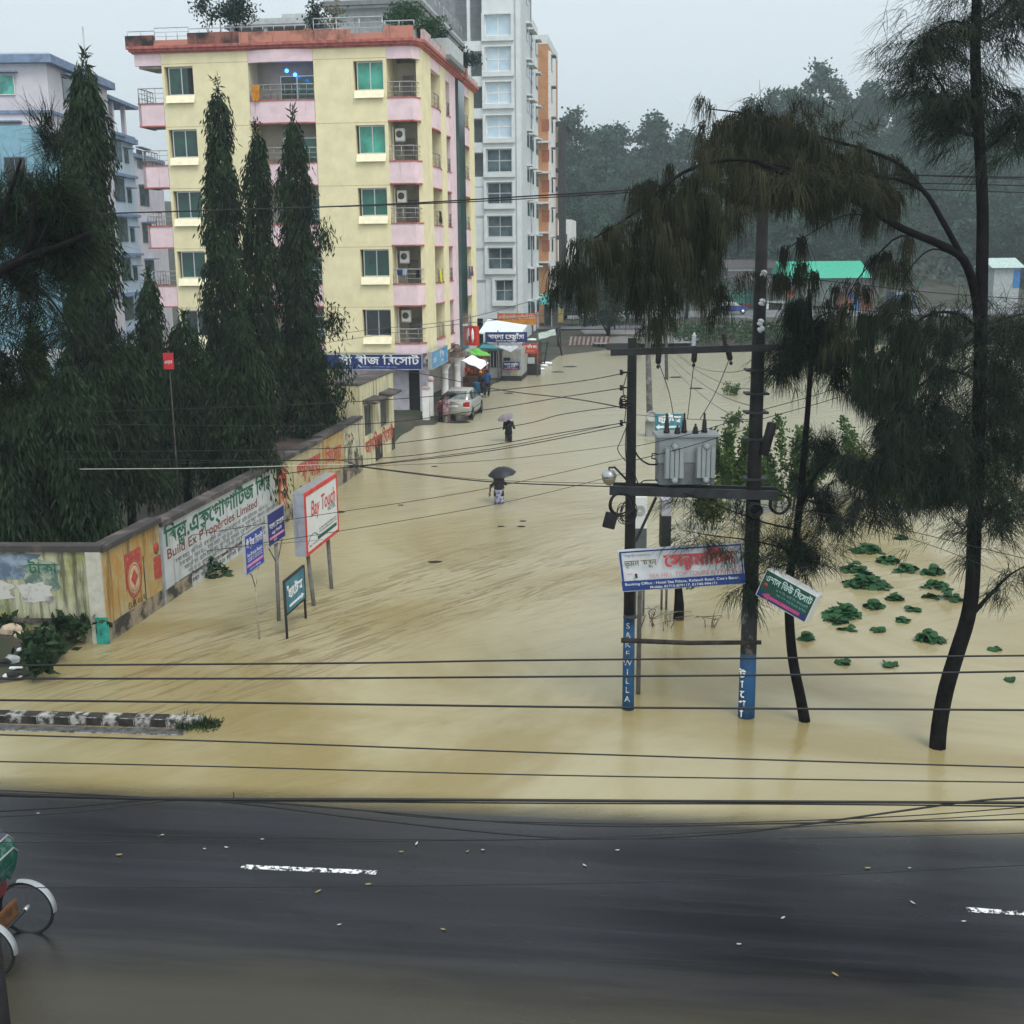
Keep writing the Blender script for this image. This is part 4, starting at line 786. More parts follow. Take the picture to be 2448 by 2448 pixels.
t_, M, wd, hg = quad_board(b_, ((681, 1390), (727, 1357), (729, 1431), (686, 1465)), 'low teal arrow board between two black legs in the flood', tl, frame=post_b, fw=.04)
mb = MB(); mb.tube([(0, 0, -.4), M @ Vector((-.02, hg+.04, -.02))], .03, post_b, 7); mb.build('leg', t_); q = G(731, 1477)-b_; mb = MB(); mb.tube([q+Vector((0, 0, -.4)), M @ Vector((wd+.02, hg+.03, -.02))], .03, post_b, 7); mb.build('leg', t_)
mb = MB(); letters(mb, 'হােটল', M @ T_(wd*.5, hg*.42), hg*.42, white_l, bold=.05, width=wd*.72); mb.box((wd*.16, hg*.12, 0), (wd*.8, hg*.2, .004), white_l, M); mb.prism([M @ Vector(p) for p in ((wd*.8, hg*.06, 0), (wd*.94, hg*.16, 0), (wd*.8, hg*.26, 0))], M.to_3x3() @ Vector((0, 0, .004)), white_l); mb.lathe([(0, 0), (.06, 0), (.06, .004)], white_l, 12, M=M @ T_(wd*.12, hg*.75)); mb.build('lettering', t_)
signw = mat('sign_white', (.70, .72, .70), .45, var=.03); b_ = G(753, 1448)
t_, M, wd, hg = quad_board(b_, ((725, 1183), (805, 1133), (808, 1270), (738, 1325)), 'big white light box with a red border and red slanted lettering on two posts', signw, th=.28, frame=None)
mb = MB()
for a in (((-.02, -.02, -.02), (wd+.02, .06, .012)), ((-.02, hg-.08, -.02), (wd+.02, hg+.02, .012)), ((-.02, .06, -.02), (.05, hg-.08, .012)), ((wd-.05, .06, -.02), (wd+.02, hg-.08, .012))): mb.box(*a, lred, M)
mb.build('border', t_); mb = MB(); mb.box((-.025, -.03, -.30), (0-.003, hg+.03, -.02), mat('box_side_grey', (.33, .36, .42), .6, var=.1, streak=.3), M); mb.box((-.03, hg+.003, -.31), (wd+.03, hg+.03, -.02), alu, M); mb.build('casing', t_)
mb = MB(); mb.tube([(0, 0, -.4), M @ Vector((wd*.16, 0, -.14))], .05, post_m, 8); mb.build('leg', t_); q = G(794, 1409)-b_; mb = MB(); mb.tube([q+Vector((0, 0, -.4)), M @ Vector((wd*.8, 0, -.14))], .05, post_m, 8); mb.build('leg', t_)
mb = MB(); letters(mb, 'Bay Touch', M @ T_(wd*.54, hg*.57), hg*.36, lred, bold=.015, width=wd*.78, slant=.18); letters(mb, 'HOTEL', M @ T_(wd*.8, hg*.47), hg*.12, mat('lettering_slate', (.05, .09, .11), .6), bold=.014, width=wd*.26)
for q, t__ in ((.27, 'Sea Beach Road Hotel Motel Zone'), (.22, 'Kolatoli Phone 01715')): letters(mb, t__, M @ T_(wd*.66, hg*q), hg*.045, lblk, width=wd*.56)
gdk = mat('sign_bottle_green', (.015, .10, .07), .6); mb.box((wd*.33, hg*.12, 0), (wd*.94, hg*.18, .004), gdk, M)
n = 14
for q in range(n):
    a0, a1 = math.pi*q/n, math.pi*(q+1)/n; f_ = lambda a, r_: M @ Vector((wd*.19+wd*.15*r_*math.cos(a), hg*.16+hg*.13*r_*math.sin(a), .004)); mb.add([f_(a0, 1), f_(a1, 1), f_(a1, .9), f_(a0, .9)], [(0, 1, 2, 3)], gdk)
letters(mb, 'Bay Touch', M @ T_(wd*.19, hg*.1), hg*.04, lblk, width=wd*.24); mb.build('lettering', t_)

# ================================================================== the transformer stand
pole_d = mat('pole_dark', (.018, .017, .018), .8, var=.3, scale=3, bump=.4); pole_b = mat('pole_blue_paint', (.015, .085, .21), .75, col2=(.02, .035, .06), scale=2, mask=(.5, .68), bump=.3); chan = mat('channel_steel', (.03, .032, .035), .6, var=.2); porc = mat('porcelain_white', (.72, .74, .74), .25); porb = mat('porcelain_brown', (.025, .017, .015), .3); pole_m = mat('pole_mottled', (.035, .035, .037), .85, col2=(.17, .18, .19), scale=4, mask=(.54, .62), bump=.4)
YP = 20.75
pl = Gk(1185, 1337); prr = Gk(1408, 1352)
def pole(name, lb, base, top, r0, r1, segs):
    t_ = thing(name, base, lb, 'pole'); H_ = top-base
    for nm, f0, f1, m_ in segs: mb = MB(); mb.tube([H_*f0+Vector((0, 0, -.5 if f0 == 0 else 0)), H_*(f0+f1)/2, H_*f1], [r0+(r1-r0)*f for f in (f0, (f0+f1)/2, f1)], m_, 14); mb.build(nm, t_)
    return t_
topl = Pk(1193, 638, YP); pL = pole('utility_pole', 'dark transformer pole with blue painted foot and white lettering, nearer the street lamp', pl, topl, .115, .08, (('painted_foot', 0, .265, pole_b), ('shaft', .265, 1, pole_d)))
topr = Pk(1441, 345, YP-.2); pR = pole('utility_pole', 'tallest dark pole with white insulators, right leg of the transformer stand', prr, topr, .155, .095, (('painted_foot', 0, .13, pole_b), ('mottled_shaft', .13, .235, pole_m), ('shaft', .235, 1, pole_d)))
mb = MB()
for i, ch in enumerate('SAKEWILLA'): 
    q = pl.lerp(topl, .235-.026*i); dr = (Vector((0, 0, 0))-Vector((q.x, q.y, 0))).normalized(); letters(mb, ch, face(q-pl+dr*.113+Vector((-.02, 0, 0)), Vector((-dr.y, dr.x, 0))) @ T_(0, 0), .16, mat('chalky_lettering', (.5, .54, .56), .8, col2=(.03, .09, .18), scale=14, mask=(.5, .6)), bold=.015)
mb.build('lettering', pL)
mb = MB()
for i, ch in enumerate('টােগা'): 
    q = prr.lerp(topr, .085-.02*i); dr = (Vector((0, 0, 0))-Vector((q.x, q.y, 0))).normalized(); letters(mb, ch, face(q-prr+dr*.15+Vector((-.09, 0.02, 0)), Vector((-dr.y, dr.x, 0))), .2, white_l, bold=.02)
mb.build('lettering', pR)
mb = MB(); mb.lathe([(.13, 0), (.13, .03)], chan, 12, c=tuple(Pk(1189, 1165, YP)-pl)); mb.build('collar', pL)
# insulators on the tall pole, brackets on the short one
for i, (x, y) in enumerate(((1441, 516), (1438, 570), (1435, 608), (1436, 621))):
    p = Pk(x, y, YP-.45)-prr; mb = MB(); mb.lathe([(.02, -.06), (.05, -.05), (.055, -.02), (.035, -.005), (.055, .01), (.055, .035), (.02, .06)], porc, 12, M=Matrix.Translation(p) @ Matrix.Rotation(R(20 if i < 3 else 55), 4, 'Y')); mb.build('insulator', pR)
for i, y in enumerate((884, 940, 985, 1048, 1143)):
    p = Pk(1428-2*i*.6, y/k, YP-.2)-prr; mb = MB(); mb.box((-.2, -.16, -.018), (.2, .16, .018), chan, Matrix.Translation(p)); mb.build('bracket', pR)
for i, y in enumerate((702, 731, 757, 765, 797)):
    p = Pk(1190, y, YP-.1)-pl; mb = MB(); mb.tube([p, p+Vector((-.17, -.02, 0))], .015, chan, 6); mb.lathe([(.015, -.05), (.035, -.04), (.022, 0), (.035, .04), (.015, .05)], porb, 8, c=tuple(p+Vector((-.17, -.02, 0)))); mb.build('insulator', pL)
def beam(nm, lb, a, b, wd, hg, m, cat, name=None):
    mid = (a+b)/2; mb = MB(); mb.bar(a-mid, b-mid, wd, hg, m); return tag(mb.build(nm, None, mid, bevel=.004), lb, cat)
beam('cross_arm', 'upper dark steel cross arm carrying three fuse holders between the two poles', Pk(1152, 665, YP-.22), Pk(1476, 655, YP-.45), .08, .115, chan, 'cross arm')
beam('cross_arm', 'heavy lower steel channel under the grey transformer, nearer one', Pk(1150, 925, YP-.24), Pk(1468, 935, YP-.52), .07, .165, chan, 'cross arm')
beam('cross_arm', 'heavy lower steel channel under the grey transformer, behind the poles', Pk(1156, 918, YP+.28), Pk(1466, 927, YP+.05), .07, .16, chan, 'cross arm')
beam('brace', 'slanting steel strut under the transformer beam at the left pole', Pk(1238, 938, YP-.16), Pk(1199, 1022, YP-.16), .045, .045, chan, 'strut')
mid = (Pk(1172, 1208, YP-.28)+Pk(1436, 1212, YP-.42))/2; mb = MB(); pa, pb_, pc = [q-mid for q in (Pk(1172, 1208, YP-.26), Pk(1300, 1213, YP-.34), Pk(1436, 1212, YP-.42))]; mb.tube([pa, pb_, pc], [.048, .043, .04], mat('bamboo_dark', (.035, .028, .024), .8, var=.3, scale=5), 9); tag(mb.build('bamboo_rail', None, mid), 'dark bamboo rail tied across the two poles low above the flood', 'rail')
# transformer
tgrey = mat('transformer_grey', (.33, .36, .36), .55, var=.08, scale=2, streak=.2, streak_col=(.14, .14, .13)); tgrd = mat('transformer_grey_low', (.20, .215, .215), .6, var=.12, scale=2, streak=.3)
q0, q1 = Pk(1240, 914, YP-.1), Pk(1347, 824, YP-.1); tc_ = Vector(((q0.x+q1.x)/2, YP-.02, q0.z+.02)); hw = (q1.x-q0.x)/2; hh = q1.z-q0.z
tr_ = thing('transformer', tc_, 'grey ribbed power transformer standing on the beam between two poles', 'transformer', R(1.5))
mb = MB(); mb.box((-hw, -.24, 0), (hw, .24, hh*.46), tgrd); mb.build('lower_tank', tr_, bevel=.012); mb = MB(); mb.box((-hw-.01, -.25, hh*.46+.002), (hw+.01, .25, hh), tgrey); mb.build('tank', tr_, bevel=.012); mb = MB(); mb.box((-hw-.06, -.3, hh+.002), (hw+.08, .3, hh+.045), tgrey); mb.build('lid', tr_, bevel=.006)
for sx in (-hw*.5, hw*.62):
    mb = MB()
    for i in range(4): mb.box((sx-.16+.082*i, -.40, hh*.17), (sx-.16+.082*i+.072, -.28, hh*.80), tgrey)
    mb.box((sx-.17, -.33, hh*.155), (sx+.18, -.29, hh*.815), tgrey); ro = mb.build('radiator', tr_, bevel=.006)
    mb = MB(); 
    for zz_ in (hh*.83, hh*.13): mb.lathe([(.0, 0), (.055, 0), (.055, .2), (.0, .2)], tgrey, 12, M=Matrix.Translation((sx+.01, -.42, zz_)) @ Matrix.Rotation(R(-90), 4, 'X'))
    mb.build('oil_pipe', ro)
for sx, h_ in ((-.42, .34), (-.03, .34), (.42, .34), (.2, .16), (-.2, .14)):
    sx *= hw/.62; mb = MB(); pr = [(.05, 0)]
    for i in range(5): z = .04+h_*.6*i/5; pr += [(.062-.006*i, z), (.035, z+h_*.05)]
    pr += [(.02, h_*.72), (.02, h_), (.008, h_+.02)]; mb.lathe(pr, porb, 10, c=(sx, 0 if h_ > .2 else -.1, hh+.045)); mb.build('bushing', tr_)
mb = MB(); mb.tube([(-hw, 0, hh*.62), (-hw-.09, 0, hh*.62), (-hw-.1, 0, hh*.52), (-hw, 0, hh*.5)], .014, chan, 6); mb.build('handle', tr_)
mb = MB(); mb.box((-hw*.8, -.2, -.055), (-hw*.6, .2, 0), chan); mb.build('foot', tr_); mb = MB(); mb.box((hw*.35, -.2, -.055), (hw*.55, .2, 0), chan); mb.build('foot', tr_)
# drop-out fuses on the upper arm
for i, (x, lb) in enumerate(((1243, 'drop-out fuse on the upper cross arm, nearest the shorter pole'), (1311, 'drop-out fuse with white porcelain in the middle of the upper cross arm'), (1373, 'tilted drop-out fuse on the upper cross arm, nearest the tall pole'))):
    p = Pk(x, 663-3*i, YP-.32); t_ = thing('fuse_holder', p, lb, 'fuse', 0, 'fuses on the upper cross arm'); RM = Matrix.Rotation(R((2, 3, -14)[i]), 4, 'Y')
    mb = MB(); mb.lathe([(.03, -.22), (.05, -.19), (.05, .04), (.03, .07)], porb, 10, M=RM); mb.lathe([(.012, -.3), (.03, -.28), (.03, -.25), (.012, -.23)], porb, 8, M=RM); mb.build('tube', t_)
    mb = MB(); pr = [(.02, .06)]
    for j in range(5): pr += [(.046, .08+.04*j), (.026, .1+.04*j)]
    mb.lathe(pr+[(.01, .3)], porc if i == 1 else porb, 10, M=RM @ T_(-.03, 0, 0)); mb.build('insulator', t_)
# street lamp on the left pole, cable coils, a hanging box
p = Pk(1149, 898, YP-.35); t_ = thing('street_lamp', p, 'round street lamp with a silver cap bracketed to the left transformer pole', 'lamp')
mb = MB(); mb.lathe([(.02, .11), (.075, .10), (.12, .05), (.135, 0), (.13, -.015)], mat('lamp_metal', (.55, .57, .58), .3, metal=.8, var=.1), 18); mb.build('cap', t_); mb = MB(); mb.lathe([(.125, -.015), (.12, -.06), (.09, -.13), (.03, -.165)], mat('lamp_globe', (.30, .25, .17), .25, var=.1), 18); mb.build('globe', t_)
mb = MB(); a = Pk(1184, 908, YP-.1)-p; mb.tube([(0, 0, .09), (0, 0, .15), (.1, .03, .15), a*.8+Vector((0, 0, .06)), a], .02, chan, 7); mb.build('bracket', t_)
def coil(nm, lb, p, r_, n, ax, th=.012, jit=.03, ell=1.0):
    mb = MB()
    for q in range(n):
        rr = r_*(1+.15*(rnd.random()-.5)); cx, cz = jit*(rnd.random()-.5)*2, jit*(rnd.random()-.5)*2
        mb.tube([(cx+rr*math.cos(2*math.pi*j/22), .02*q-.03+.01*math.sin(j), cz+ell*rr*math.sin(2*math.pi*j/22)) for j in range(23)], th, MATS.get('cable_black') or mat('cable_black', (.012, .012, .013), .6), 5, cap=False)
    return tag(mb.build(nm, None, p), lb, 'cable coil')
coil('cable_coil', 'tangled black cable coil on the left pole below the lamp', Pk(1172, 948, YP-.3), .2, 3, 0, .016, .05); coil('cable_coil', 'tight bundle of black cable hanging on the left pole', Pk(1181, 968, YP-.25), .13, 6, 0, .008, .06, 1.35)
coil('cable_coil', 'thick round black cable coil at the right end of the transformer beam', Pk(1471, 951, YP-.5), .165, 4, 0, .014, .015); coil('cable_coil', 'smaller black cable coil on the face of the right pole', Pk(1425, 962, YP-.5), .11, 4, 0, .012, .02)
t_ = tag(MB().box((-.11, -.05, -.14), (.11, .05, .14), pole_d).build('junction_box', None, Pk(1151, 982, YP-.3), bevel=.01), 'small black box dangling on a cord beside the left pole', 'box'); t_.rotation_euler = (0, R(14), 0)
t_ = tag(MB().tube([(0, 0, -.3), (0, 0, -.28), (0, 0, .28), (0, 0, .3)], [.03, .085, .085, .05], pole_d, 10).build('arrester', None, Pk(1449, 828, YP-.35)), 'fat black canister tied to the right side of the tall pole', 'canister'); t_.rotation_euler = (0, R(13), 0)
# banner and the green light box
c4 = [P(1473, 1317, YP-.3), P(1776, 1296, YP-.46), P(1783, 1397, YP-.46), P(1489, 1416, YP-.3)]
o = c4[3]; ex = (c4[2]-c4[3]); up = ((c4[0]+c4[1])-(c4[3]+c4[2])); wd = ex.length; hg = (up/2).length; t_ = thing('banner', o, 'white cloth banner with big red lettering and a blue lower strip tied to two poles', 'banner')
MBn = face((0, 0, 0), ex, up); sh_ = (c4[0]-c4[3]).dot(MBn.to_3x3() @ Vector((1, 0, 0)))/hg; MBn = MBn @ Matrix(((1, sh_*.55, 0, 0), (0, 1, 0, 0), (0, 0, 1, 0), (0, 0, 0, 1)))
bann = mat('banner_cloth', (.66, .68, .70), .7, var=.04); bblu = mat('banner_blue', (.015, .05, .22), .6)
mb = MB(); nX, nY = 24, 6; bz = lambda x, y: .03*math.sin(x*5+1)*math.sin(y*4)+.02*math.sin(x*9+y*3)
vs = [MBn @ Vector((wd*i/nX, hg*j/nY, bz(wd*i/nX, hg*j/nY)-.03)) for j in range(nY+1) for i in range(nX+1)]; fs = [(j*(nX+1)+i, j*(nX+1)+i+1, (j+1)*(nX+1)+i+1, (j+1)*(nX+1)+i) for j in range(nY) for i in range(nX)]
bk = MBn.to_3x3() @ Vector((0, 0, -.012)); mb.add(vs, fs, bann, True); mb.add([v+bk for v in vs], [f[::-1] for f in fs], bann, True); mb.build('cloth', t_)
mb = MB()
for a in (((.0, .03), (wd, .27*hg)), ((.02, hg*.94), (wd-.02, hg*.975)), ((.015, .27*hg), (.05, hg*.95)), ((wd-.045, .27*hg), (wd-.02, hg*.95))): mb.box((a[0][0], a[0][1], .025), (a[1][0], a[1][1], .03), bblu, MBn)
mb.build('border', t_)
MB2 = MBn @ T_(0, 0, .034); mb = MB(); bred = mat('banner_red', (.55, .08, .09), .6); bshadow = mat('banner_shadow_print', (.12, .12, .14), .7)
letters(mb, 'সন_টমািট^ন', MB2 @ T_(wd*.675, hg*.56, -.004), hg*.40, bshadow, bold=.03, width=wd*.50); letters(mb, 'েসন_টমািট^ন', MB2 @ T_(wd*.645, hg*.555), hg*.42, bred, bold=.035, width=wd*.56)
letters(mb, 'ভ~মন করুন', MB2 @ T_(wd*.17, hg*.62), hg*.20, mat('banner_olive', (.12, .13, .07), .6), bold=.02, width=wd*.26); letters(mb, 'িনঝুম দ~ীপ কক্সবাজার', MB2 @ T_(wd*.15, hg*.84), hg*.07, gry, bold=.008, width=wd*.2)
letters(mb, 'SEA HILL TOP TOURS & TRAVELS', MB2 @ T_(wd*.6, hg*.32), hg*.135, mat('banner_pale_red', (.55, .27, .25), .6), bold=.012, width=wd*.74); letters(mb, 'Booking Office : Hotel Sea Palace, Kolatoli Road, Cox\'s Bazar.', MB2 @ T_(wd*.49, hg*.165), hg*.09, white_l, bold=.008, width=wd*.93); letters(mb, 'Mobile: 01715-879117, 01740-994171', MB2 @ T_(wd*.5, hg*.065), hg*.085, white_l, bold=.008, width=wd*.55)
letters(mb, 'Travel', MB2 @ T_(wd*.07, hg*.42), hg*.05, bred); mb.lathe([(0, 0), (.02, 0), (.02, .003)], lblk, 8, M=MB2 @ T_(wd*.125, hg*.42)); mb.box((wd*.115, hg*.33, 0), (wd*.135, hg*.42, .003), lblk, MB2); mb.build('lettering', t_)
c4 = [P(1816, 1350, YP-.75), P(1915, 1393, YP-.75), P(1906, 1467, YP-.75), P(1805, 1422, YP-.75)]; o = c4[3]; ex = (c4[2]-c4[3])+Vector((.0, -.56, 0)); up = c4[0]-c4[3]; wd, hg = ex.length, up.length*.97
t_ = thing('light_box_sign', o, 'tilted green light box with white lettering and a pink arrow on the tall pole', 'sign'); MS_ = face((0, 0, 0), ex, up); sg = mat('sign_green', (.012, .085, .06), .45, var=.15)
mb = MB(); mb.box((0, 0, -.27), (wd, hg, 0), signw, MS_); mb.build('casing', t_, bevel=.01); mb = MB(); mb.box((.02, .03+hg*.2, 0), (wd-.02, hg-.02, .006), sg, MS_); mb.box((.02, .02, 0), (wd-.02, .03+hg*.2, .006), navy, MS_); mb.build('face', t_)
MS2 = MS_ @ T_(0, 0, .006); mb = MB(); letters(mb, 'ওশান িভউ িরেসাট^', MS2 @ T_(wd*.5, hg*.64), hg*.30, mat('lettering_mint', (.6, .8, .75), .5), bold=.025, width=wd*.9); letters(mb, '৫ শ িভ আই িপ কলাতলী', MS2 @ T_(wd*.62, hg*.47), hg*.11, mat('lettering_dim_mint', (.2, .42, .38), .5), bold=.01, width=wd*.62); letters(mb, 'সাগর ০১৭১৫ ৮৭৯', MS2 @ T_(wd*.64, hg*.33), hg*.11, mat('lettering_dim_mint', (.2, .42, .38), .5), bold=.01, width=wd*.58)
mp_ = mat('arrow_pink', (.55, .08, .20), .5); mb.box((wd*.24, hg*.11, 0), (wd*.85, hg*.22, .004), mp_, MS2); mb.prism([MS2 @ Vector(q) for q in ((wd*.24, hg*.04, 0), (wd*.24, hg*.29, 0), (wd*.1, hg*.165, 0))], MS2.to_3x3() @ Vector((0, 0, .004)), mp_); mb.lathe([(0, 0), (.035, 0), (.035, .004)], lred, 10, M=MS2 @ T_(wd*.1, hg*.5)); mb.build('lettering', t_)
# thinner posts and boards standing behind the stand
b_ = Gk(1204, 1309); t_ = thing('thin_post', b_, 'bare grey pipe standing in the flood just behind the left transformer pole', 'post'); mb = MB(); mb.tube([(0, 0, -.4), Pk(1208, 1050, b_.y)-b_], .045, post_m, 8); mb.build('pipe', t_)
def tall_sign(lb, base2, x0, x1, y0, ym, y1, thick, mt, mbm, turn=0):
    b = G(*base2); t_ = thing('street_sign', b, lb, 'sign', turn); a, c = P(x0, y0, b.y), P(x1, ym, b.y); d_ = P(x1, y1, b.y)
    mb = MB(); mb.box((a.x-b.x, -thick/2, c.z), (c.x-b.x, thick/2, a.z), mt); mb.build('panel', t_); mb = MB(); mb.box((a.x-b.x+.003, -thick/2+.003, d_.z), (c.x-b.x-.003, thick/2-.003, c.z), mbm); mb.build('lower_panel', t_)
    for q in (a.x-b.x+.06, c.x-b.x-.05): mb = MB(); mb.tube([(q, 0, -.4), (q, 0, d_.z)], .03, post_m, 6); mb.build('leg', t_)
    return t_, a-b, c-b
t_, a, c = tall_sign('white topped board on legs behind the left transformer pole', (1543, 1471), 1516, 1546, 1188, 1262, 1312, .1, signw, mat('board_grey', (.10, .11, .12), .6)); mb = MB()
for r_ in (.12, .085, .05): mb.tube([((a.x+c.x)/2-.02+r_*math.cos(j*.42), -.056, (a.z+c.z)/2+.05+r_*math.sin(j*.42)) for j in range(16)], .006, gry, 4, cap=False)
mb.build('ring_mark', t_); tall_sign('tall narrow light box seen nearly edge on, pale sides and a black middle', (1586, 1457), 1580, 1602, 1190, 1228, 1306, .5, mat('box_lilac_grey', (.45, .43, .47), .6), post_b)
b_ = G(1555, 1042); t_ = thing('utility_pole', b_, 'mottled grey pole with a round dish on its square base behind the transformer', 'pole'); mb = MB(); mb.tube([(0, 0, -.3), P(1545, 660, b_.y)-b_], [.16, .10], mat('pole_grey', (.14, .14, .135), .85, col2=(.3, .3, .29), scale=3, mask=(.5, .6)), 12); mb.build('shaft', t_); mb = MB(); mb.box((-.23, -.25, -.3), (.23, .25, .7), mat('base_grey', (.33, .34, .32), .8, streak=.3)); mb.build('plinth', t_); mb = MB(); mb.lathe([(.0, .0), (.24, .0), (.28, .05), (.28, .12), (.22, .14), (.2, .1), (0, .1)], mat('dish_grey', (.36, .36, .34), .7), 18, M=T_(0, -.3, .95) @ Matrix.Rotation(R(78), 4, 'X')); mb.build('dish', t_)
b_ = G(1600, 1058); t_ = thing('street_sign', b_, 'blue and white arrow board just above the transformer bushings', 'sign'); a, c = P(1566, 990, b_.y)-b_, P(1632, 1028, b_.y)-b_; mb = MB(); mb.box((a.x, 0, c.z), (c.x, .06, a.z), tl); mb.build('panel', t_)
for q in (a.x+.1, c.x-.03): mb = MB(); mb.tube([(q, .08, -.3), (q, .08, a.z)], .035, post_b, 6); mb.build('leg', t_)
mb = MB(); Mq = face((a.x, 0, c.z), (1, 0, 0)); letters(mb, 'হােটল', Mq @ T_(.66, .36), .42, white_l, bold=.06, width=1.0); mb.box((.2, .1, 0), (1.1, .2, .004), white_l, Mq); mb.prism([Mq @ Vector(p) for p in ((.2, .02, 0), (.2, .28, 0), (.04, .15, 0))], (0, -.004, 0), white_l); mb.build('lettering', t_)
b_ = G(1594, 907); t_ = thing('utility_pole', b_, 'thin brown pole standing in the flood farther up the street', 'pole'); mb = MB(); mb.tube([(0, 0, -.3), P(1590, 640, b_.y)-b_], [.13, .08], post_m, 10); mb.build('shaft', t_)
mb = MB(); q = P(1590, 690, b_.y)-b_; mb.box((q.x-.9, -.05, q.z-.05), (q.x+.9, .05, q.z+.05), post_m); mb.build('cross_arm', t_)
# ================================================================== kiosks and boards up the street
tin_w = mat('tin_white', (.78, .84, .88), .5, var=.05, streak=.1); tin_t = mat('tin_teal', (.05, .30, .33), .55, var=.15); tarp_w = mat('tarp_white', (.88, .93, .97), .6, var=.04); tarp_g = mat('tarp_green', (.13, .52, .06), .6, var=.12); kio = mat('kiosk_grey', (.36, .37, .34), .8, var=.12, streak=.35); kiod = mat('kiosk_door', (.50, .53, .52), .7, var=.08)
p = P(1223, 912, 79.5); t_ = thing('restaurant_kiosk', (p.x, p.y, 0), 'small grey roadside restaurant kiosk with a barred window and a teal roof strip', 'kiosk', -YAW); k0 = Frame(p.x, p.y, YAW)
fx = lambda x, y=870: k0.front(x, y)[0]; fz = lambda y, x=1220: k0.front(x, y)[1]
mb = MB(); mb.box((fx(1200), 0, fz(899)), (fx(1246), 4, fz(835)), kio); mb.box((fx(1160), .5, 0), (fx(1200), 4, fz(838)), kio); mb.build('wall', t_); mb = MB(); mb.box((fx(1197), -.12, -.3), (fx(1247), 4, fz(900)), mat('plinth_black', (.03, .03, .03), .9)); mb.build('plinth', t_)
mb = MB(); mb.box((fx(1159), .38, 0), (fx(1196), .48, fz(881)), kiod); mb.build('door_panel', t_, bevel=.01); mb = MB(); mb.box((fx(1163), .44, fz(879)), (fx(1193), .48, fz(842)), dark); fo = mb.build('window', t_); mb = MB()
for i in range(5): x = fx(1163)+(fx(1193)-fx(1163))*i/4; mb.box((x-.03, .38, fz(879)), (x+.03, .43, fz(842)), kiod)
mb.build('window_bars', fo); mb = MB(); mb.box((fx(1204), -.03, fz(862)), (fx(1220), 0, fz(855)), dark); mb.build('hatch', t_); mb = MB(); mb.box((fx(1221), -.06, fz(898)), (fx(1240), -.005, fz(884)), mat('cream_panel', (.5, .47, .33), .8)); mb.build('panel', t_)
mb = MB(); mb.prism([(fx(1148), -.5, fz(833)), (fx(1206), -.5, fz(836)), (fx(1206), 4.2, fz(826)), (fx(1148), 4.2, fz(822))], (0, 0, .1), tin_t); mb.build('roof_strip', t_); mb = MB(); mb.prism([(fx(1140), .8, fz(800)), (fx(1240), .8, fz(806)), (fx(1240), 5.5, fz(792)), (fx(1140), 5.5, fz(776))], (0, 0, .08), tin_w); mb.build('roof', t_); mb = MB(); mb.prism([(fx(1168), -.7, fz(818)), (fx(1252), -.7, fz(820)), (fx(1228), -1.5, fz(838))], (0, 0, .05), mat('awning_pale', (.55, .58, .63), .6)); mb.build('awning', t_)
def sboard(lb, x0, y0, x1, y1, Y, m, lines, posts=None, th=.08, frame=None, yaw=YAW, nm='shop_sign', gnd=None):
    a = P(x0, y1, Y); c = P(x1, y0, Y); ex = Vector((math.cos(yaw), -math.sin(yaw), 0)); f_ = Frame(a.x, a.y, yaw); wd = f_.front(x1, (y0+y1)/2)[0]; hg = c.z-a.z
    t_, M = board(nm, lb, a, ex, wd, hg, th, m, frame=frame)
    mb = MB()
    for (txt, cy, sz, wf, mm, bo) in lines: letters(mb, txt, M @ T_(wd/2, hg*cy), hg*sz, mm, bold=bo, width=wd*wf)
    if lines: mb.build('lettering', t_)
    for q in posts or (): mb = MB(); mb.tube([M @ Vector((wd*q, 0, -th-.05))+Vector((0, 0, -a.z)), M @ Vector((wd*q, hg+.1, -th-.05))], .05, post_m, 6); mb.build('post', t_)
    return t_, M, wd, hg
sboard('wide navy signboard with white lettering on the kiosk roof', 1160, 793, 1260, 818, 78.6, navy, (('বাংলা েরস_তাঁরা', .34, .62, .86, white_l, .03), ('কলাতলী রাড কক্সবাজার', .06, .2, .5, white_l, .01)), posts=(.3,))
sboard('small navy board with a pink strip on the kiosk front', 1202, 865, 1242, 884, 79.2, navy, (('বাংলা েরস_তাঁরা', .55, .42, .86, white_l, .03), ('এন_ড কাবাব', .3, .22, .5, white_l, .01), ('িবরানী হাউজ', .06, .2, .8, pinkl, .02)))
sboard('red board with white lettering on two posts right of the kiosk', 1249, 821, 1286, 845, 82, mat('sign_red', (.50, .06, .06), .5, var=.08), (('চা কিফ শপ', .5, .45, .85, white_l, .03), ('নাসতা', .14, .3, .5, mat('lettering_orange', (.8, .3, .03), .5), .03)), posts=(.04, .96))
t_, M, wd, hg = sboard('orange and red banner with white lettering raised on two posts behind the kiosk', 1190, 748, 1283, 776, 90, mat('banner_orange', (.58, .16, .05), .6, var=.12), (('সাগিরকা েরস_তাঁরা এন_ড িবরানী হাউজ', .52, .40, .93, mat('lettering_pale', (.72, .6, .5), .5), .03),), posts=(0, 1)); mb = MB(); mb.box((.02, .0, .0), (wd-.02, hg*.42, .006), mat('banner_amber', (.62, .25, .03), .6, var=.15), M); mb.build('lower_strip', t_)
p = P(1132, 826, 76); a = P(1147, 779, 76); rb = thing('red_stall_banner', p, 'glossy red and white curved banner above the stalls', 'banner', -YAW-.3); mb = MB(); hgt = a.z-p.z
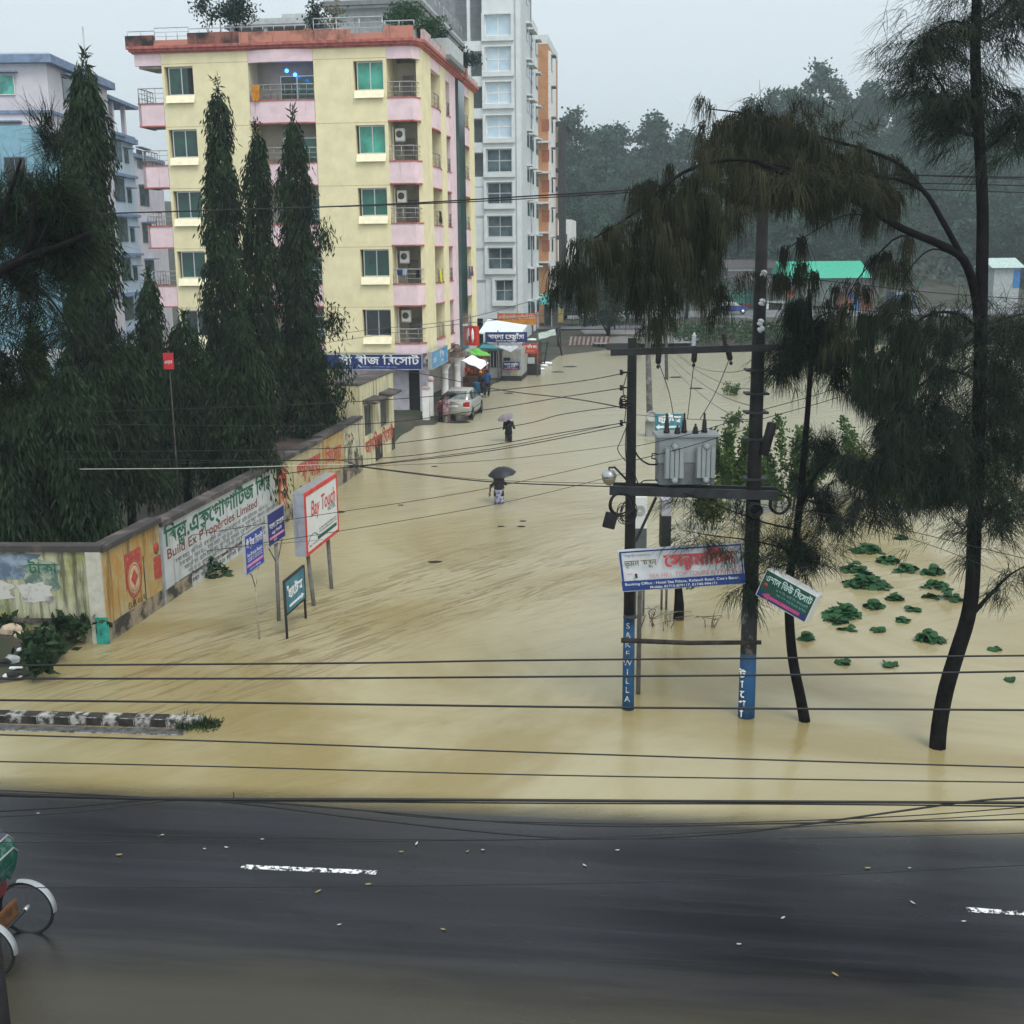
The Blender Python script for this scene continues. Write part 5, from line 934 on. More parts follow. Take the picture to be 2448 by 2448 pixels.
mb.prism([(-.42, 0, 0), (-.15, -.12, 0), (.2, -.1, 0), (.42, 0, 0), (.2, .0, 0), (-.15, .0, 0)], (0, 0, hgt), mat('gloss_red', (.62, .05, .03), .25, var=.1)); mb.build('panel', rb); mb = MB(); mb.box((-.52, -.03, -.2), (-.43, .06, hgt*.55), tarp_w); mb.build('edge', rb); mb = MB(); mb.lathe([(.02, 0), (.09, .25), (.09, .6), (.03, .9)], tarp_w, 10, c=(.0, -.1, .2)); mb.build('white_mark', rb)
def tarp(lb, pts, Y, m, sag=.12):
    q = [P(x, y, Y+dy) for x, y, dy in pts]; o = sum(q, Vector())/4; mb = MB(); n = 8; vs = []
    for j in range(n+1):
        for i in range(n+1):
            u, v = i/n, j/n; vs.append(q[0].lerp(q[1], u).lerp(q[3].lerp(q[2], u), v)-o+Vector((0, 0, -sag*math.sin(math.pi*u)*math.sin(math.pi*v)*1.0+.03*math.sin(u*11))))
    F = [(j*(n+1)+i, j*(n+1)+i+1, (j+1)*(n+1)+i+1, (j+1)*(n+1)+i) for j in range(n) for i in range(n)]; mb.add(vs, F, m, True); mb.add([v-Vector((0, 0, .02)) for v in vs], [f[::-1] for f in F], m, True); c = tag(mb.build('tarpaulin', None, o), lb, 'tarpaulin')
    return o
tarp('bright white tarpaulin roof tilted over the snack stall', ((1103, 862, -.8), (1149, 882, -1.2), (1168, 866, .8), (1128, 849, 1.2)), 73, tarp_w); tarp('bright green tarpaulin roof behind the white one', ((1114, 840, 0), (1159, 856, -.6), (1174, 848, 1.0), (1138, 831, 1.5)), 75.5, tarp_g)
p = P(1122, 928, 73.5); st_ = thing('snack_stall', (p.x, p.y, 0), 'crowded snack stall with hanging orange packets under the white tarpaulin', 'stall', -YAW); mb = MB(); mb.box((-.9, .2, .1), (1.1, 1.3, .85), mat('stall_wood', (.16, .08, .05), .8, var=.3)); mb.box((-.9, 1.3, .1), (1.1, 1.4, 2.1), mat('stall_back', (.10, .05, .04), .9, col2=(.3, .10, .05), scale=3)); mb.build('counter', st_)
for x in (-.95, 1.1): mb = MB(); mb.tube([(x, .1, 0), (x, .1, 2.0)], .04, post_m, 6); mb.build('post', st_)
pk = [mat('packet_'+n_, c_, .5, var=.2) for n_, c_ in (('orange', (.6, .15, .03)), ('red', (.45, .03, .03)), ('cream', (.5, .4, .25)), ('blue', (.04, .1, .3)))]
for i in range(22): x, z = rnd.uniform(-.8, 1.0), rnd.uniform(.9, 1.9); mb = MB(); mb.box((x, .9, z), (x+.16, 1.0, z+.24), pk[i % 4 if i % 3 else 0]); mb.build('packet', st_)
p = G(1141, 949); o = tag(MB().lathe([(.2, 0), (.26, .55), (.27, .6), (.24, .6), (.2, .5)], mat('bin_blue', (.02, .12, .24), .5, var=.1), 14).build('plastic_drum', None, (p.x, p.y, 0)), 'blue plastic drum beside the silver car', 'drum'); o.scale = (1, 1, 1.5)
p = G(1120, 935); tag(MB().box((-.14, -.14, 0), (.14, .14, .75), mat('crate_red', (.5, .04, .04), .5)).build('stacked_crate', None, (p.x, p.y+2.5, .05), bevel=.02), 'red crate in front of the snack stall', 'crate')
for i, (x, y, s, lb) in enumerate(((1272, 885, .75, 'white sandbag lying flat at the water edge below the red board'), (1292, 884, .6, 'round white sandbag next to the flat one'), (1300, 876, .6, 'white sandbag behind the round one'), (1308, 871, .75, 'white sandbag nearest the black ladder frame'), (1272, 815, .8, 'white sack on top of the rubble behind the red board'))):
    p = G(x, y, .05 if y > 850 else 1.2); mb = MB(); mb.lathe([(.02, 0), (.3, .03), (.36, .12), (.3, .22), (.05, .27)], tarp_w, 12); o = tag(mb.build('sandbag', None, p), lb, 'sandbag', 'white sandbags by the kiosk'); o.scale = (s*1.5, s, s)
for i, (pts, lb) in enumerate(((((1291, 876), (1291, 820), (1305, 815), (1303, 868), (1296, 872)), 'black ladder frame leaning beside the sandbags'),)):
    p = G(1296, 876); t_ = thing('ladder_frame', p, lb, 'ladder'); 
    for x0, x1 in ((-.3, -.3), (-.1, -.1), (.1, .75)): mb = MB(); mb.bar((x0, 0, -.2), (x1*.6, .4, 1.85), .07, .07, post_b); mb.build('rail', t_)
    for z in (.4, 1.0, 1.7): mb = MB(); mb.bar((-.32, .1*z, z), (.35, .12*z, z), .05, .05, post_b); mb.build('rung', t_)
p = P(1268, 872, 83); t_ = thing('tea_stall', (p.x, p.y, 0), 'dark tea stall with a white box under the red board', 'stall', -YAW); mb = MB(); mb.box((-.6, 0, -.2), (.65, .9, .75), mat('plinth_black', (.03, .03, .03))); mb.build('counter', t_); mb = MB(); mb.box((-.2, .1, .8), (.25, .5, 1.2), kiod); mb.build('box', t_); mb = MB(); mb.box((-.6, .95, .75), (.65, 1.0, 1.7), mat('stall_back', (.10, .05, .04))); mb.build('back_panel', t_)
tarp('pale green sheet slung at a slant right of the kiosk', ((1288, 812, 0), (1329, 800, 0), (1327, 786, .8), (1287, 797, .8)), 97, mat('sheet_pale_green', (.42, .50, .44), .8, var=.1, streak=.3))
a, b_ = G(1345, 850), P(1332, 792, 99); tag(MB().tube([(0, 0, -.3), b_-a], [.09, .07], post_b, 7).build('leaning_stake', None, a), 'black stake leaning out of the water beside the pale green sheet', 'stake'); a = G(1338, 832); tag(MB().tube([(0, 0, -.3), (-.1, .1, 1.75), (.1, .2, 1.9)], [.16, .22, .1], post_b, 7).build('dark_post', None, a), 'short dark post next to the leaning stake', 'post')
# striped barrier, far cars, dark roadside trees
sr, sw_ = mat('barrier_red', (.13, .06, .055), .85, var=.2), mat('barrier_pale', (.30, .27, .25), .85, var=.15); a, b_ = G(1357, 826, .2), G(1452, 826, .2); t_ = thing('striped_barrier', a, 'low red and pale striped concrete barrier at the far shore', 'barrier'); d = (b_-a); n = 18
mb = MB()
for i in range(n): q0, q1 = d*(i/n), d*((i+1)/n); mb.prism([q0+Vector((0, 0, -.5)), q1+Vector((0, 0, -.5)), q1+Vector((.25, .3, .75)), q0+Vector((.25, .3, .75))], (0, .35, 0), sr if i % 2 else sw_)
mb.build('block', t_)
def far_car(lb, x0, x1, yb, Y, body, glass, yaw=0.0, pick=False):
    a, b_ = P(x0, yb, Y), P(x1, yb, Y); L_ = (b_.x-a.x); z0 = float(ground_z((a.x+b_.x)/2, Y))+.12; t_ = thing('parked_car', ((a.x+b_.x)/2, Y, z0), lb, 'car', yaw); h = L_/2
    mb = MB(); pr = [(-h, .32), (-h, .75), (-h*.93, .9), (-h*.35, .95), (h*.62, .92), (h*.97, .78), (h, .35)]; mb.prism([(x, -.85, z) for x, z in pr], (0, 1.7, 0), body); mb.build('body', t_, bevel=.06)
    c = [(-h*.78, .93), (-h*.55, 1.38), (h*.1, 1.42), (h*.45, .95)]; mb = MB(); mb.prism([(x, -.72, z) for x, z in c], (0, 1.44, 0), glass); mb.build('window', t_, bevel=.04); mb = MB(); mb.box((-h*.55, -.7, 1.40), (h*.1, .7, 1.46), body); mb.build('roof', t_)
    for x in (-h*.62, h*.62): mb = MB(); mb.lathe([(.0, -.1), (.32, -.1), (.33, 0), (.32, .1), (0, .1)], mat('tyre', (.012, .012, .013), .8), 14, M=T_(x, -.8, .32) @ Matrix.Rotation(R(90), 4, 'X')); fo = mb.build('wheel', t_); mb = MB(); mb.lathe([(0, 0), (.2, 0), (.2, .03), (0, .03)], alu, 10, M=T_(x, -.9, .32) @ Matrix.Rotation(R(90), 4, 'X')); mb.build('rim', fo)
    return t_
far_car('black car parked on the far wet road beside the grey tower', 1322, 1408, 775, 134, mat('car_black', (.010, .010, .012), .3, spec=.6), gcool); far_car('white car parked behind the black one, partly behind a small tree', 1406, 1464, 775, 139, mat('car_white', (.75, .78, .80), .3, spec=.6), gblk)
jb = mat('jeep_blue', (.02, .06, .26), .4, var=.1); tj = far_car('open blue jeep with a cream windscreen frame near the teal shop', 1715, 1785, 763, 140, jb, mat('jeep_canvas', (.62, .62, .5), .7)); 
def dark_tree(lb, px, py, ytop, wpx, Y, n, m=None, fork=False):
    z0 = float(ground_z(P(px, py, Y).x, Y)); b = P(px, py, Y); t_ = thing('roadside_tree', (b.x, Y, z0), lb, 'tree', 0, 'dark trees beyond the flood'); H_ = P(px, ytop, Y).z-z0; r_ = wpx*Y/2800/2; mb = MB(); mb.tube([(0, 0, -.3), (.1, 0, H_*.4), (.3, 0, H_*.8)], [.22, .16, .06], bark, 7)
    if fork: mb.tube([(0, 0, .3), (-.5, 0, H_*.35), (-.9, .2, H_*.6)], [.15, .1, .04], bark, 6)
    mb.build('trunk', t_); P0 = []
    for i in range(18): c = np.array([rnd.gauss(0, r_*.5), rnd.gauss(0, r_*.4), H_*rnd.uniform(.45, .95)]); P0.append(rng.normal(0, 1, (n//18, 3))*np.array([r_*.28, r_*.28, H_*.09])+c)
    P0 = np.concatenate(P0); D = rng.normal(0, 1, P0.shape)-np.array([0, 0, .4]); D /= np.linalg.norm(D, axis=1, keepdims=True); V, F = quads_leaf(P0, D, rng.uniform(.25, .5, len(P0)), rng.uniform(.15, .28, len(P0))); npmesh('crown', V, F, m or ash, t_)
# ================================================================== VEGETATION
def quads_leaf(P0, D, L, Wd, roll=None):
    """leaf blades: P0 (n,3) stalk ends, D (n,3) unit directions, L and Wd (n,)"""
    n = len(P0); rv = rng.normal(size=(n, 3)); S = np.cross(D, rv); S /= np.linalg.norm(S, axis=1, keepdims=True)+1e-9
    L = np.broadcast_to(L, n)[:, None]; Wd = np.broadcast_to(Wd, n)[:, None]
    Q = np.stack([P0, P0+D*L*.45+S*Wd*.5, P0+D*L, P0+D*L*.45-S*Wd*.5], 1).reshape(-1, 3); return Q, np.arange(4*n).reshape(n, 4)
def strands(P0, D0, L, w0, droop, seg=3):
    """thin tapering needles that start along D0 and bend down by droop (0..1+)"""
    n = len(P0); L = np.broadcast_to(L, n); droop = np.broadcast_to(droop, n)[:, None]; D = D0.copy(); p = P0.copy()
    view = P0-np.array(EYE); S = np.cross(D0*.3+np.array([0, 0, -1.0]), view+rng.normal(0, 6, (n, 3))); S /= np.linalg.norm(S, axis=1, keepdims=True)+1e-9
    Vs = []
    for i in range(seg+1):
        wd = (w0*(1-.75*i/seg))*.5; Vs += [p+S*wd, p-S*wd]
        D = D+droop*np.array([0, 0, -1.0])*(1.0/seg)*1.6; D /= np.linalg.norm(D, axis=1, keepdims=True); p = p+D*(L/seg)[:, None]
    V = np.stack(Vs, 1); m = 2*(seg+1); base = np.arange(n)[:, None]*m; F = np.concatenate([np.stack([base+2*i, base+2*i+1, base+2*i+3, base+2*i+2], -1).reshape(-1, 4) for i in range(seg)])
    return V.reshape(-1, 3), F
def cat_mesh(parts):
    o = 0; VV_, FF = [], []
    for v, f in parts: VV_.append(v); FF.append(f+o); o += len(v)
    return np.concatenate(VV_), np.concatenate(FF)
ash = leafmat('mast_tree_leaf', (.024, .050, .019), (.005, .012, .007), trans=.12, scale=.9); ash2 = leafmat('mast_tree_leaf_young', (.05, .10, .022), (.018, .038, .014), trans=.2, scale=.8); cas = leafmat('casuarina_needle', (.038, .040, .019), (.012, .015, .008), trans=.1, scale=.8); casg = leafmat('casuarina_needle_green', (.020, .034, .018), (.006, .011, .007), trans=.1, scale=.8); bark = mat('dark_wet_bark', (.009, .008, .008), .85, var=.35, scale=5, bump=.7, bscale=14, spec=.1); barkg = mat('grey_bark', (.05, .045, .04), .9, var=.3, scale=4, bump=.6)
def mast_tree(lb, base, H_, R_, n, m=ash, z0=.1, group='mast trees behind the boundary wall', lean=(0, 0), lobes=(), prof=.55, fat=1.12):
    R_ = R_*fat; n = int(n*1.35)
    """drooping column tree: sprays leave the stem, arch over and hang with long wavy leaves"""
    t_ = thing('mast_tree', base, lb, 'tree', 0, group); lx, ly = lean
    mb = MB(); mb.tube([(0, 0, -.3), (lx*.3, ly*.3, H_*.4), (lx*.95, ly*.95, H_*.95)], [.15, .11, .02], bark, 8); mb.build('trunk', t_)
    ns = n//9; tt = rng.random(ns*3); Rf = lambda t: R_*np.clip(1.0-t, 0, 1)**prof*np.clip(.55+.45*np.minimum(1, (t-z0)*9+.4), .2, 1)
    keep = rng.random(ns*3) < Rf(tt)/R_+.12; tt = z0+(1-z0)*tt[keep][:ns]; ns = len(tt); ang = rng.random(ns)*2*np.pi
    lump = .78+.26*np.sin(tt*H_*2.1+ang*2+rnd.random()*6)+.16*np.sin(tt*H_*5.3-ang*3); rad = Rf(tt)*lump*(.72+.34*rng.random(ns))
    Z = tt*H_; cx = lx*tt; cy = ly*tt; ps, ds = [], []
    for j in range(9):
        f = (j+.5)/9; rr = rad*(.42+.58*f**.6); dz = .10*rad-(.30+.75*rad)*f**1.3; jit = rng.normal(0, .06, (ns, 3))
        ps.append(np.stack([cx+rr*np.cos(ang), cy+rr*np.sin(ang), Z+dz], 1)+jit)
        d = np.stack([np.cos(ang)*.28, np.sin(ang)*.28, -np.ones(ns)*(.8+.5*f)], 1)+rng.normal(0, .26, (ns, 3)); ds.append(d/np.linalg.norm(d, axis=1, keepdims=True))
    p = np.concatenate(ps); d = np.concatenate(ds); p[:, 2] = np.clip(p[:, 2], .3, H_*1.03)
    for (ox, oz, r_) in lobes:                            # side boughs that hang clear of the column
        q = int(420*r_/.6); pp = rng.normal(0, 1, (q, 3))*np.array([r_*.5, r_*.45, r_*.55])+np.array([ox, -.2, oz]); p = np.concatenate([p, pp]); dd = np.tile([0, 0, -1.0], (q, 1))+rng.normal(0, .4, (q, 3)); d = np.concatenate([d, dd/np.linalg.norm(dd, axis=1, keepdims=True)])
    q = 60; pp = np.stack([rng.normal(lx, .05, q), rng.normal(ly, .05, q), H_*(.97+.06*rng.random(q))], 1); dd = rng.normal(0, .5, (q, 3))+np.array([0, 0, .4]); p = np.concatenate([p, pp]); d = np.concatenate([d, dd/np.linalg.norm(dd, axis=1, keepdims=True)])
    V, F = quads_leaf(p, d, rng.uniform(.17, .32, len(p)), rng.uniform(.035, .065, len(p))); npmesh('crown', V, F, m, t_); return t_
def mt(lb, x, ytop, wpx, Y, n, m=ash, xb=None, lobes=(), **kw):           # picture column (1932 view): axis x, top y, full width
    top = Pk(x, ytop, Y); b = Pk(xb or x, 900, Y); base = Vector((b.x, Y, .28)); sc_ = Y/2210
    return mast_tree(lb, base, top.z-base.z, wpx*sc_/2, n, m, lean=(top.x-b.x, 0), lobes=[(ox*sc_, (480-oy)*sc_+8.2, r_) for ox, oy, r_ in lobes], **kw)
mt('tallest mast tree, left of the yellow block, rising past its fourth floor windows', 158, 122, 128, 33, 17000, xb=174, prof=.20, z0=.12)
mt('mast tree in front of the yellow block, tallest of the three side by side', 410, 172, 104, 41, 14000, xb=432, prof=.27, z0=.15)
mt('narrow mast tree between two taller ones before the yellow block', 483, 250, 96, 42, 11000, xb=496, prof=.30, z0=.15)
mt('mast tree nearest the middle of the yellow block, with dark boughs on its right', 553, 226, 100, 43, 13000, xb=572, prof=.25, z0=.15, lobes=((58, 445, .5), (70, 600, .55), (75, 690, .6), (72, 735, .5), (-30, 640, .5)))
mt('short mast tree with a pointed top between the white flats and the yellow block', 280, 520, 135, 40, 9000, xb=288, prof=.5)
mt('short mast tree with a yellowish top at the far left', 62, 612, 150, 30, 9000, m=ash2, xb=70, prof=.5)
mt('broad low mast tree filling the gap left of centre behind the wall', 345, 600, 190, 37, 9000, xb=350, prof=.4, z0=.22); mt('low bushy mast tree under the three tall ones', 455, 590, 190, 36, 9000, xb=450, prof=.38, z0=.24)
mt('low dark mast tree behind the far end of the wall', 570, 620, 170, 45, 8000, xb=590, prof=.4, z0=.3); mt('dark mast tree at the left behind the corner of the wall', 120, 690, 200, 28, 9000, xb=130, prof=.38, z0=.18); mt('dark low mast tree at the left edge of the garden', 15, 720, 180, 27, 9000, xb=15, prof=.4); mt('low mast tree just behind the turn of the wall', 245, 640, 160, 34, 8000, xb=240, prof=.4, z0=.24)
# hanging boughs over the wall
# casuarinas -------------------------------------------------------------
def path_pts(pts, n):
    pts = np.array([list(p) for p in pts], float); seg = np.linalg.norm(np.diff(pts, axis=0), axis=1); cum = np.concatenate([[0], np.cumsum(seg)]); s = np.linspace(0, cum[-1], n)
    return np.stack([np.interp(s, cum, pts[:, i]) for i in range(3)], 1)
def smooth_path(pts, n=18):
    pts = [Vector(p) for p in pts]; out = []
    for i in range(len(pts)-1):
        p0, p1, p2, p3 = pts[max(0, i-1)], pts[i], pts[i+1], pts[min(len(pts)-1, i+2)]
        for j in range(max(2, n//(len(pts)-1))):
            t = j/max(2, n//(len(pts)-1)); out.append(.5*((2*p1)+(p2-p0)*t+(2*p0-5*p1+4*p2-p3)*t*t+(3*p1-p0-3*p2+p3)*t**3))
    return out+[pts[-1]]
def px3(pts, Y): return [Pk(p[0], p[1], p[2] if len(p) > 2 else Y) for p in pts]
def limb(parent, pts, r0, r1, Y, name='branch', n=20, m=None):
    q = smooth_path(px3(pts, Y), n); N_ = len(q); o = Vector(parent.location)
    mb = MB(); mb.tube([p-o for p in q], [r0+(r1-r0)*(i/(N_-1)) for i in range(N_)], m or bark, 8); mb.build(name, parent); return q
def curtain(pts, Y, drop, n, spread=.35, ls=(.22, .5), w_=.011, droop=1.0, twig=(.2, .6), up=.25, per=9, hang=0, tuft=.035):
    """twigs fan out from a bough; bundles of needles hang from each twig. drop = how far down (m) the bundles are stacked"""
    base = path_pts(px3(pts, Y), 60); nt = max(3, n//per//4); out = []
    bp_ = base[rng.integers(0, 60, nt)]+rng.normal(0, .05, (nt, 3)); a = rng.random(nt)*2*np.pi; tl_ = rng.uniform(*twig, nt)
    td = np.stack([np.cos(a), np.sin(a)*.8, up+rng.normal(0, .3, nt)], 1); td /= np.linalg.norm(td, axis=1, keepdims=True); dr = drop*rng.random(nt)**1.25
    for j in range(4):
        f = (j+rng.random(nt))/4; c = bp_+td*(tl_*f)[:, None]*np.array([spread/.35, spread/.35, 1])+np.stack([0*f, 0*f, -dr-.35*tl_*f**2], 1)
        P0 = np.repeat(c, per, 0)+rng.normal(0, tuft, (nt*per, 3)); D0 = np.repeat(td, per, 0)*(.7-.5*hang)+rng.normal(0, .42-.22*hang, (nt*per, 3))-np.array([0, 0, .75*hang]); D0 /= np.linalg.norm(D0, axis=1, keepdims=True)
        out.append(strands(P0, D0, rng.uniform(*ls, nt*per), w_, droop*rng.uniform(.6, 1.3, nt*per)))
    return cat_mesh(out)
def crown(parent, items, m):
    V, F = cat_mesh(items); npmesh('crown', V-np.array(parent.location), F, m, parent)
YT = 19.04; tb = Gk(1768, 1410)
ct = thing('casuarina_tree', tb, 'tall dark casuarina leaning up the right edge with a long bough reaching left', 'tree')
limb(ct, [(1768, 1425), (1772, 1370), (1785, 1300), (1806, 1230), (1826, 1165), (1835, 1100), (1838, 1000), (1843, 900), (1846, 800), (1849, 700), (1851, 600), (1853, 500), (1854, 400), (1850, 300), (1844, 200), (1840, 100), (1843, 0), (1845, -90)], .15, .075, YT, 'trunk', 60)
LA = [(1849, 640), (1840, 555), (1818, 490, 18.9), (1775, 462, 18.8), (1700, 430, 18.7), (1600, 372, 18.5), (1500, 335, 18.3), (1400, 300, 18.1), (1290, 325, 17.9), (1200, 400, 17.8), (1120, 450, 17.7)]
limb(ct, LA, .085, .012, YT, n=40); LB = [(1818, 490, 18.9), (1780, 420, 18.7), (1742, 360, 18.6), (1690, 338, 18.5), (1600, 325, 18.4), (1500, 318, 18.3), (1420, 300, 18.2)]; limb(ct, LB, .05, .012, YT, n=30)
LC = [(1742, 360, 18.6), (1700, 312, 18.7), (1640, 285, 18.8), (1560, 262, 18.9), (1480, 238, 19), (1400, 214, 19), (1340, 206, 19)]; limb(ct, LC, .035, .008, YT, n=30)
for pts, r in (([(1848, 255), (1812, 248), (1800, 215), (1778, 165), (1750, 130), (1715, 118)], .04), ([(1853, 290), (1885, 262), (1932, 215), (1975, 190)], .035), ([(1845, 45), (1890, 15), (1950, -40)], .035), ([(1842, 60), (1800, 40), (1755, 60), (1720, 95)], .025), ([(1775, 462), (1700, 445), (1640, 500), (1600, 560), (1585, 640)], .018), ([(1818, 490), (1760, 470), (1715, 510), (1690, 570)], .016), ([(1690, 418), (1600, 405), (1530, 440), (1470, 480)], .014),
               ([(1850, 620), (1800, 590), (1740, 600), (1690, 660), (1650, 740)], .03), ([(1850, 720), (1790, 700), (1720, 740), (1660, 820), (1620, 880)], .03), ([(1848, 800), (1780, 800), (1700, 850), (1640, 920)], .028), ([(1853, 640), (1900, 600), (1960, 590)], .03), ([(1850, 760), (1905, 730), (1970, 740)], .03), ([(1848, 880), (1900, 850), (1960, 870)], .025), ([(1846, 900), (1790, 900), (1730, 950)], .02), ([(1838, 1155), (1870, 1120), (1905, 1085), (1950, 1060)], .045), ([(1836, 1010), (1870, 960), (1930, 930)], .02)):
    limb(ct, pts, r, .006, YT, n=16)
CURT = dict(droop=1.9, per=22, hang=.8, tuft=.035, ls=(.2, .52), w_=.009)
it = [curtain([(1090, 480, 17.7), (1110, 448, 17.7), (1165, 436, 17.8), (1215, 440, 17.8)], YT, .8, 2600, .42, **CURT), curtain([(1205, 375, 17.8), (1250, 322, 17.9), (1320, 302, 18), (1400, 290, 18.1)], YT, 1.75, 6600, .42, **CURT), curtain([(1230, 340, 18.2), (1330, 300, 18.2), (1390, 290, 18.3)], YT, 2.2, 3000, .36, **CURT), curtain([(1400, 300, 18.2), (1440, 310, 18.3)], YT, .6, 1300, .22, **CURT),
      curtain(LC[3:]+[], YT, .65, 5200, .42, up=.5, droop=1.6, per=22, hang=.7, w_=.009), curtain(LC[1:5], YT, .75, 4200, .4, droop=1.7, per=22, hang=.7, w_=.009), curtain([(1450, 320, 18.3), (1600, 345, 18.4), (1700, 380, 18.6)], YT, .5, 900, .3, droop=1.5, per=20, hang=.8), curtain([(1420, 330, 18.2), (1520, 330, 18.3), (1640, 330, 18.4)], YT, .35, 2400, .35),
      curtain([(1700, 445), (1640, 500), (1600, 560)], YT, .8, 900, .35, droop=1.5, per=20, hang=.9), curtain([(1530, 430), (1470, 480)], YT, .7, 600, .3, droop=1.5, per=20, hang=.9), curtain([(1715, 510), (1690, 570)], YT, .6, 500, .3), curtain([(1430, 140, 19), (1470, 200, 19), (1560, 230, 18.9), (1640, 250, 18.8)], YT, .3, 500, .4, up=1.2, droop=.5)]
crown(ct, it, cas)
it = [curtain([(1625, 620), (1645, 565), (1690, 545), (1740, 570)], YT, 1.6, 4200, .2, droop=1.8, twig=(.15, .4), per=24, hang=1, w_=.009), curtain([(1680, 740), (1705, 670), (1745, 610), (1800, 590)], YT, 1.3, 5000, .3, droop=1.2, twig=(.2, .45), per=20, hang=.8, w_=.009), curtain([(1620, 880), (1660, 820), (1720, 745), (1790, 702)], YT, .8, 3600, .45, droop=.9, per=16, hang=.4), curtain([(1640, 920), (1700, 852), (1780, 802), (1846, 800)], YT, .8, 4600, .55, droop=.7, per=14, hang=.2), curtain([(1730, 950), (1790, 900), (1846, 900)], YT, .35, 2200, .45, droop=.6), curtain([(1852, 640), (1900, 600), (1970, 590)], YT, 1.2, 3600, .5, droop=.8), curtain([(1850, 760), (1905, 730), (1975, 740)], YT, 1.0, 3800, .55, droop=.7), curtain([(1848, 880), (1900, 850), (1960, 870)], YT, .8, 2200, .45, droop=.6), curtain([(1836, 1010), (1870, 960), (1930, 930)], YT, .5, 1400, .4, droop=.6), curtain([(1870, 1120), (1905, 1085), (1950, 1060)], YT, .25, 500, .3, droop=.6), curtain([(1845, 560), (1850, 700), (1846, 960)], YT, .3, 4400, .8, droop=.6, twig=(.4, .9)),
      curtain([(1715, 118), (1750, 132), (1778, 165), (1800, 215)], YT, .55, 2200, .4, droop=.8), curtain([(1720, 95), (1755, 60), (1800, 40), (1842, 60)], YT, .5, 2000, .45, droop=.8), curtain([(1845, 40), (1843, 0), (1845, -60)], YT, .4, 1600, .8, droop=.7, twig=(.4, .8)), curtain([(1885, 262), (1932, 215), (1975, 190)], YT, .5, 1300, .4), curtain([(1890, 15), (1950, -40)], YT, .8, 1500, .45), curtain([(1840, 110), (1846, 190)], YT, .5, 1500, .6, twig=(.3, .7)), curtain([(1720, 110), (1700, 128), (1690, 140)], YT, .15, 160, .5, droop=.5)]
crown(ct, it, casg)
YM = 20.27; mbse = Gk(1520, 1360)
cm = thing('casuarina_tree', mbse, 'slim casuarina with a kinked trunk standing beside the tall transformer pole', 'tree')
limb(cm, [(1520, 1370), (1510, 1315), (1496, 1245), (1489, 1160), (1491, 1080), (1503, 1005), (1511, 930), (1516, 870), (1522, 800), (1529, 700), (1530, 620), (1526, 545)], .105, .03, YM, 'trunk', 40)
for pts, r in (([(1496, 1062), (1480, 1035), (1450, 1015)], .04), ([(1508, 965), (1528, 915), (1552, 880), (1575, 870)], .05), ([(1505, 1000), (1440, 985), (1370, 960), (1290, 930)], .02), ([(1500, 1040), (1420, 1020), (1340, 1010), (1285, 1000)], .018), ([(1500, 1060), (1440, 1080), (1395, 1110)], .015), ([(1510, 940), (1560, 960), (1590, 1010)], .02), ([(1530, 620), (1490, 600), (1465, 640)], .015), ([(1530, 610), (1570, 590), (1595, 640)], .015)): limb(cm, pts, r, .005, YM, n=12)
it = [curtain([(1466, 670), (1492, 620), (1527, 550), (1562, 610), (1595, 670)], YM, .6, 3800, .28, droop=1.3, per=18, hang=.7, w_=.009), curtain([(1480, 660), (1530, 640), (1580, 665)], YM, .35, 2400, .32, droop=.8), curtain([(1285, 935), (1340, 950), (1400, 970), (1470, 990)], YM, .3, 900, .4, droop=.35, up=.3), curtain([(1285, 1000), (1340, 1010), (1420, 1020), (1480, 1035)], YM, .25, 1000, .35, droop=.4), curtain([(1515, 900), (1545, 940), (1560, 1000), (1550, 1050)], YM, .3, 2400, .4, droop=.5), curtain([(1395, 1110), (1440, 1080)], YM, .35, 420, .3), curtain([(1552, 880), (1575, 850), (1590, 830)], YM, .25, 900, .35, droop=.5), curtain([(1470, 1010), (1500, 1040), (1520, 1050)], YM, .3, 1600, .35, droop=.6), curtain([(1515, 845), (1560, 820)], YM, .2, 600, .3, droop=.5)]
crown(cm, it, casg)
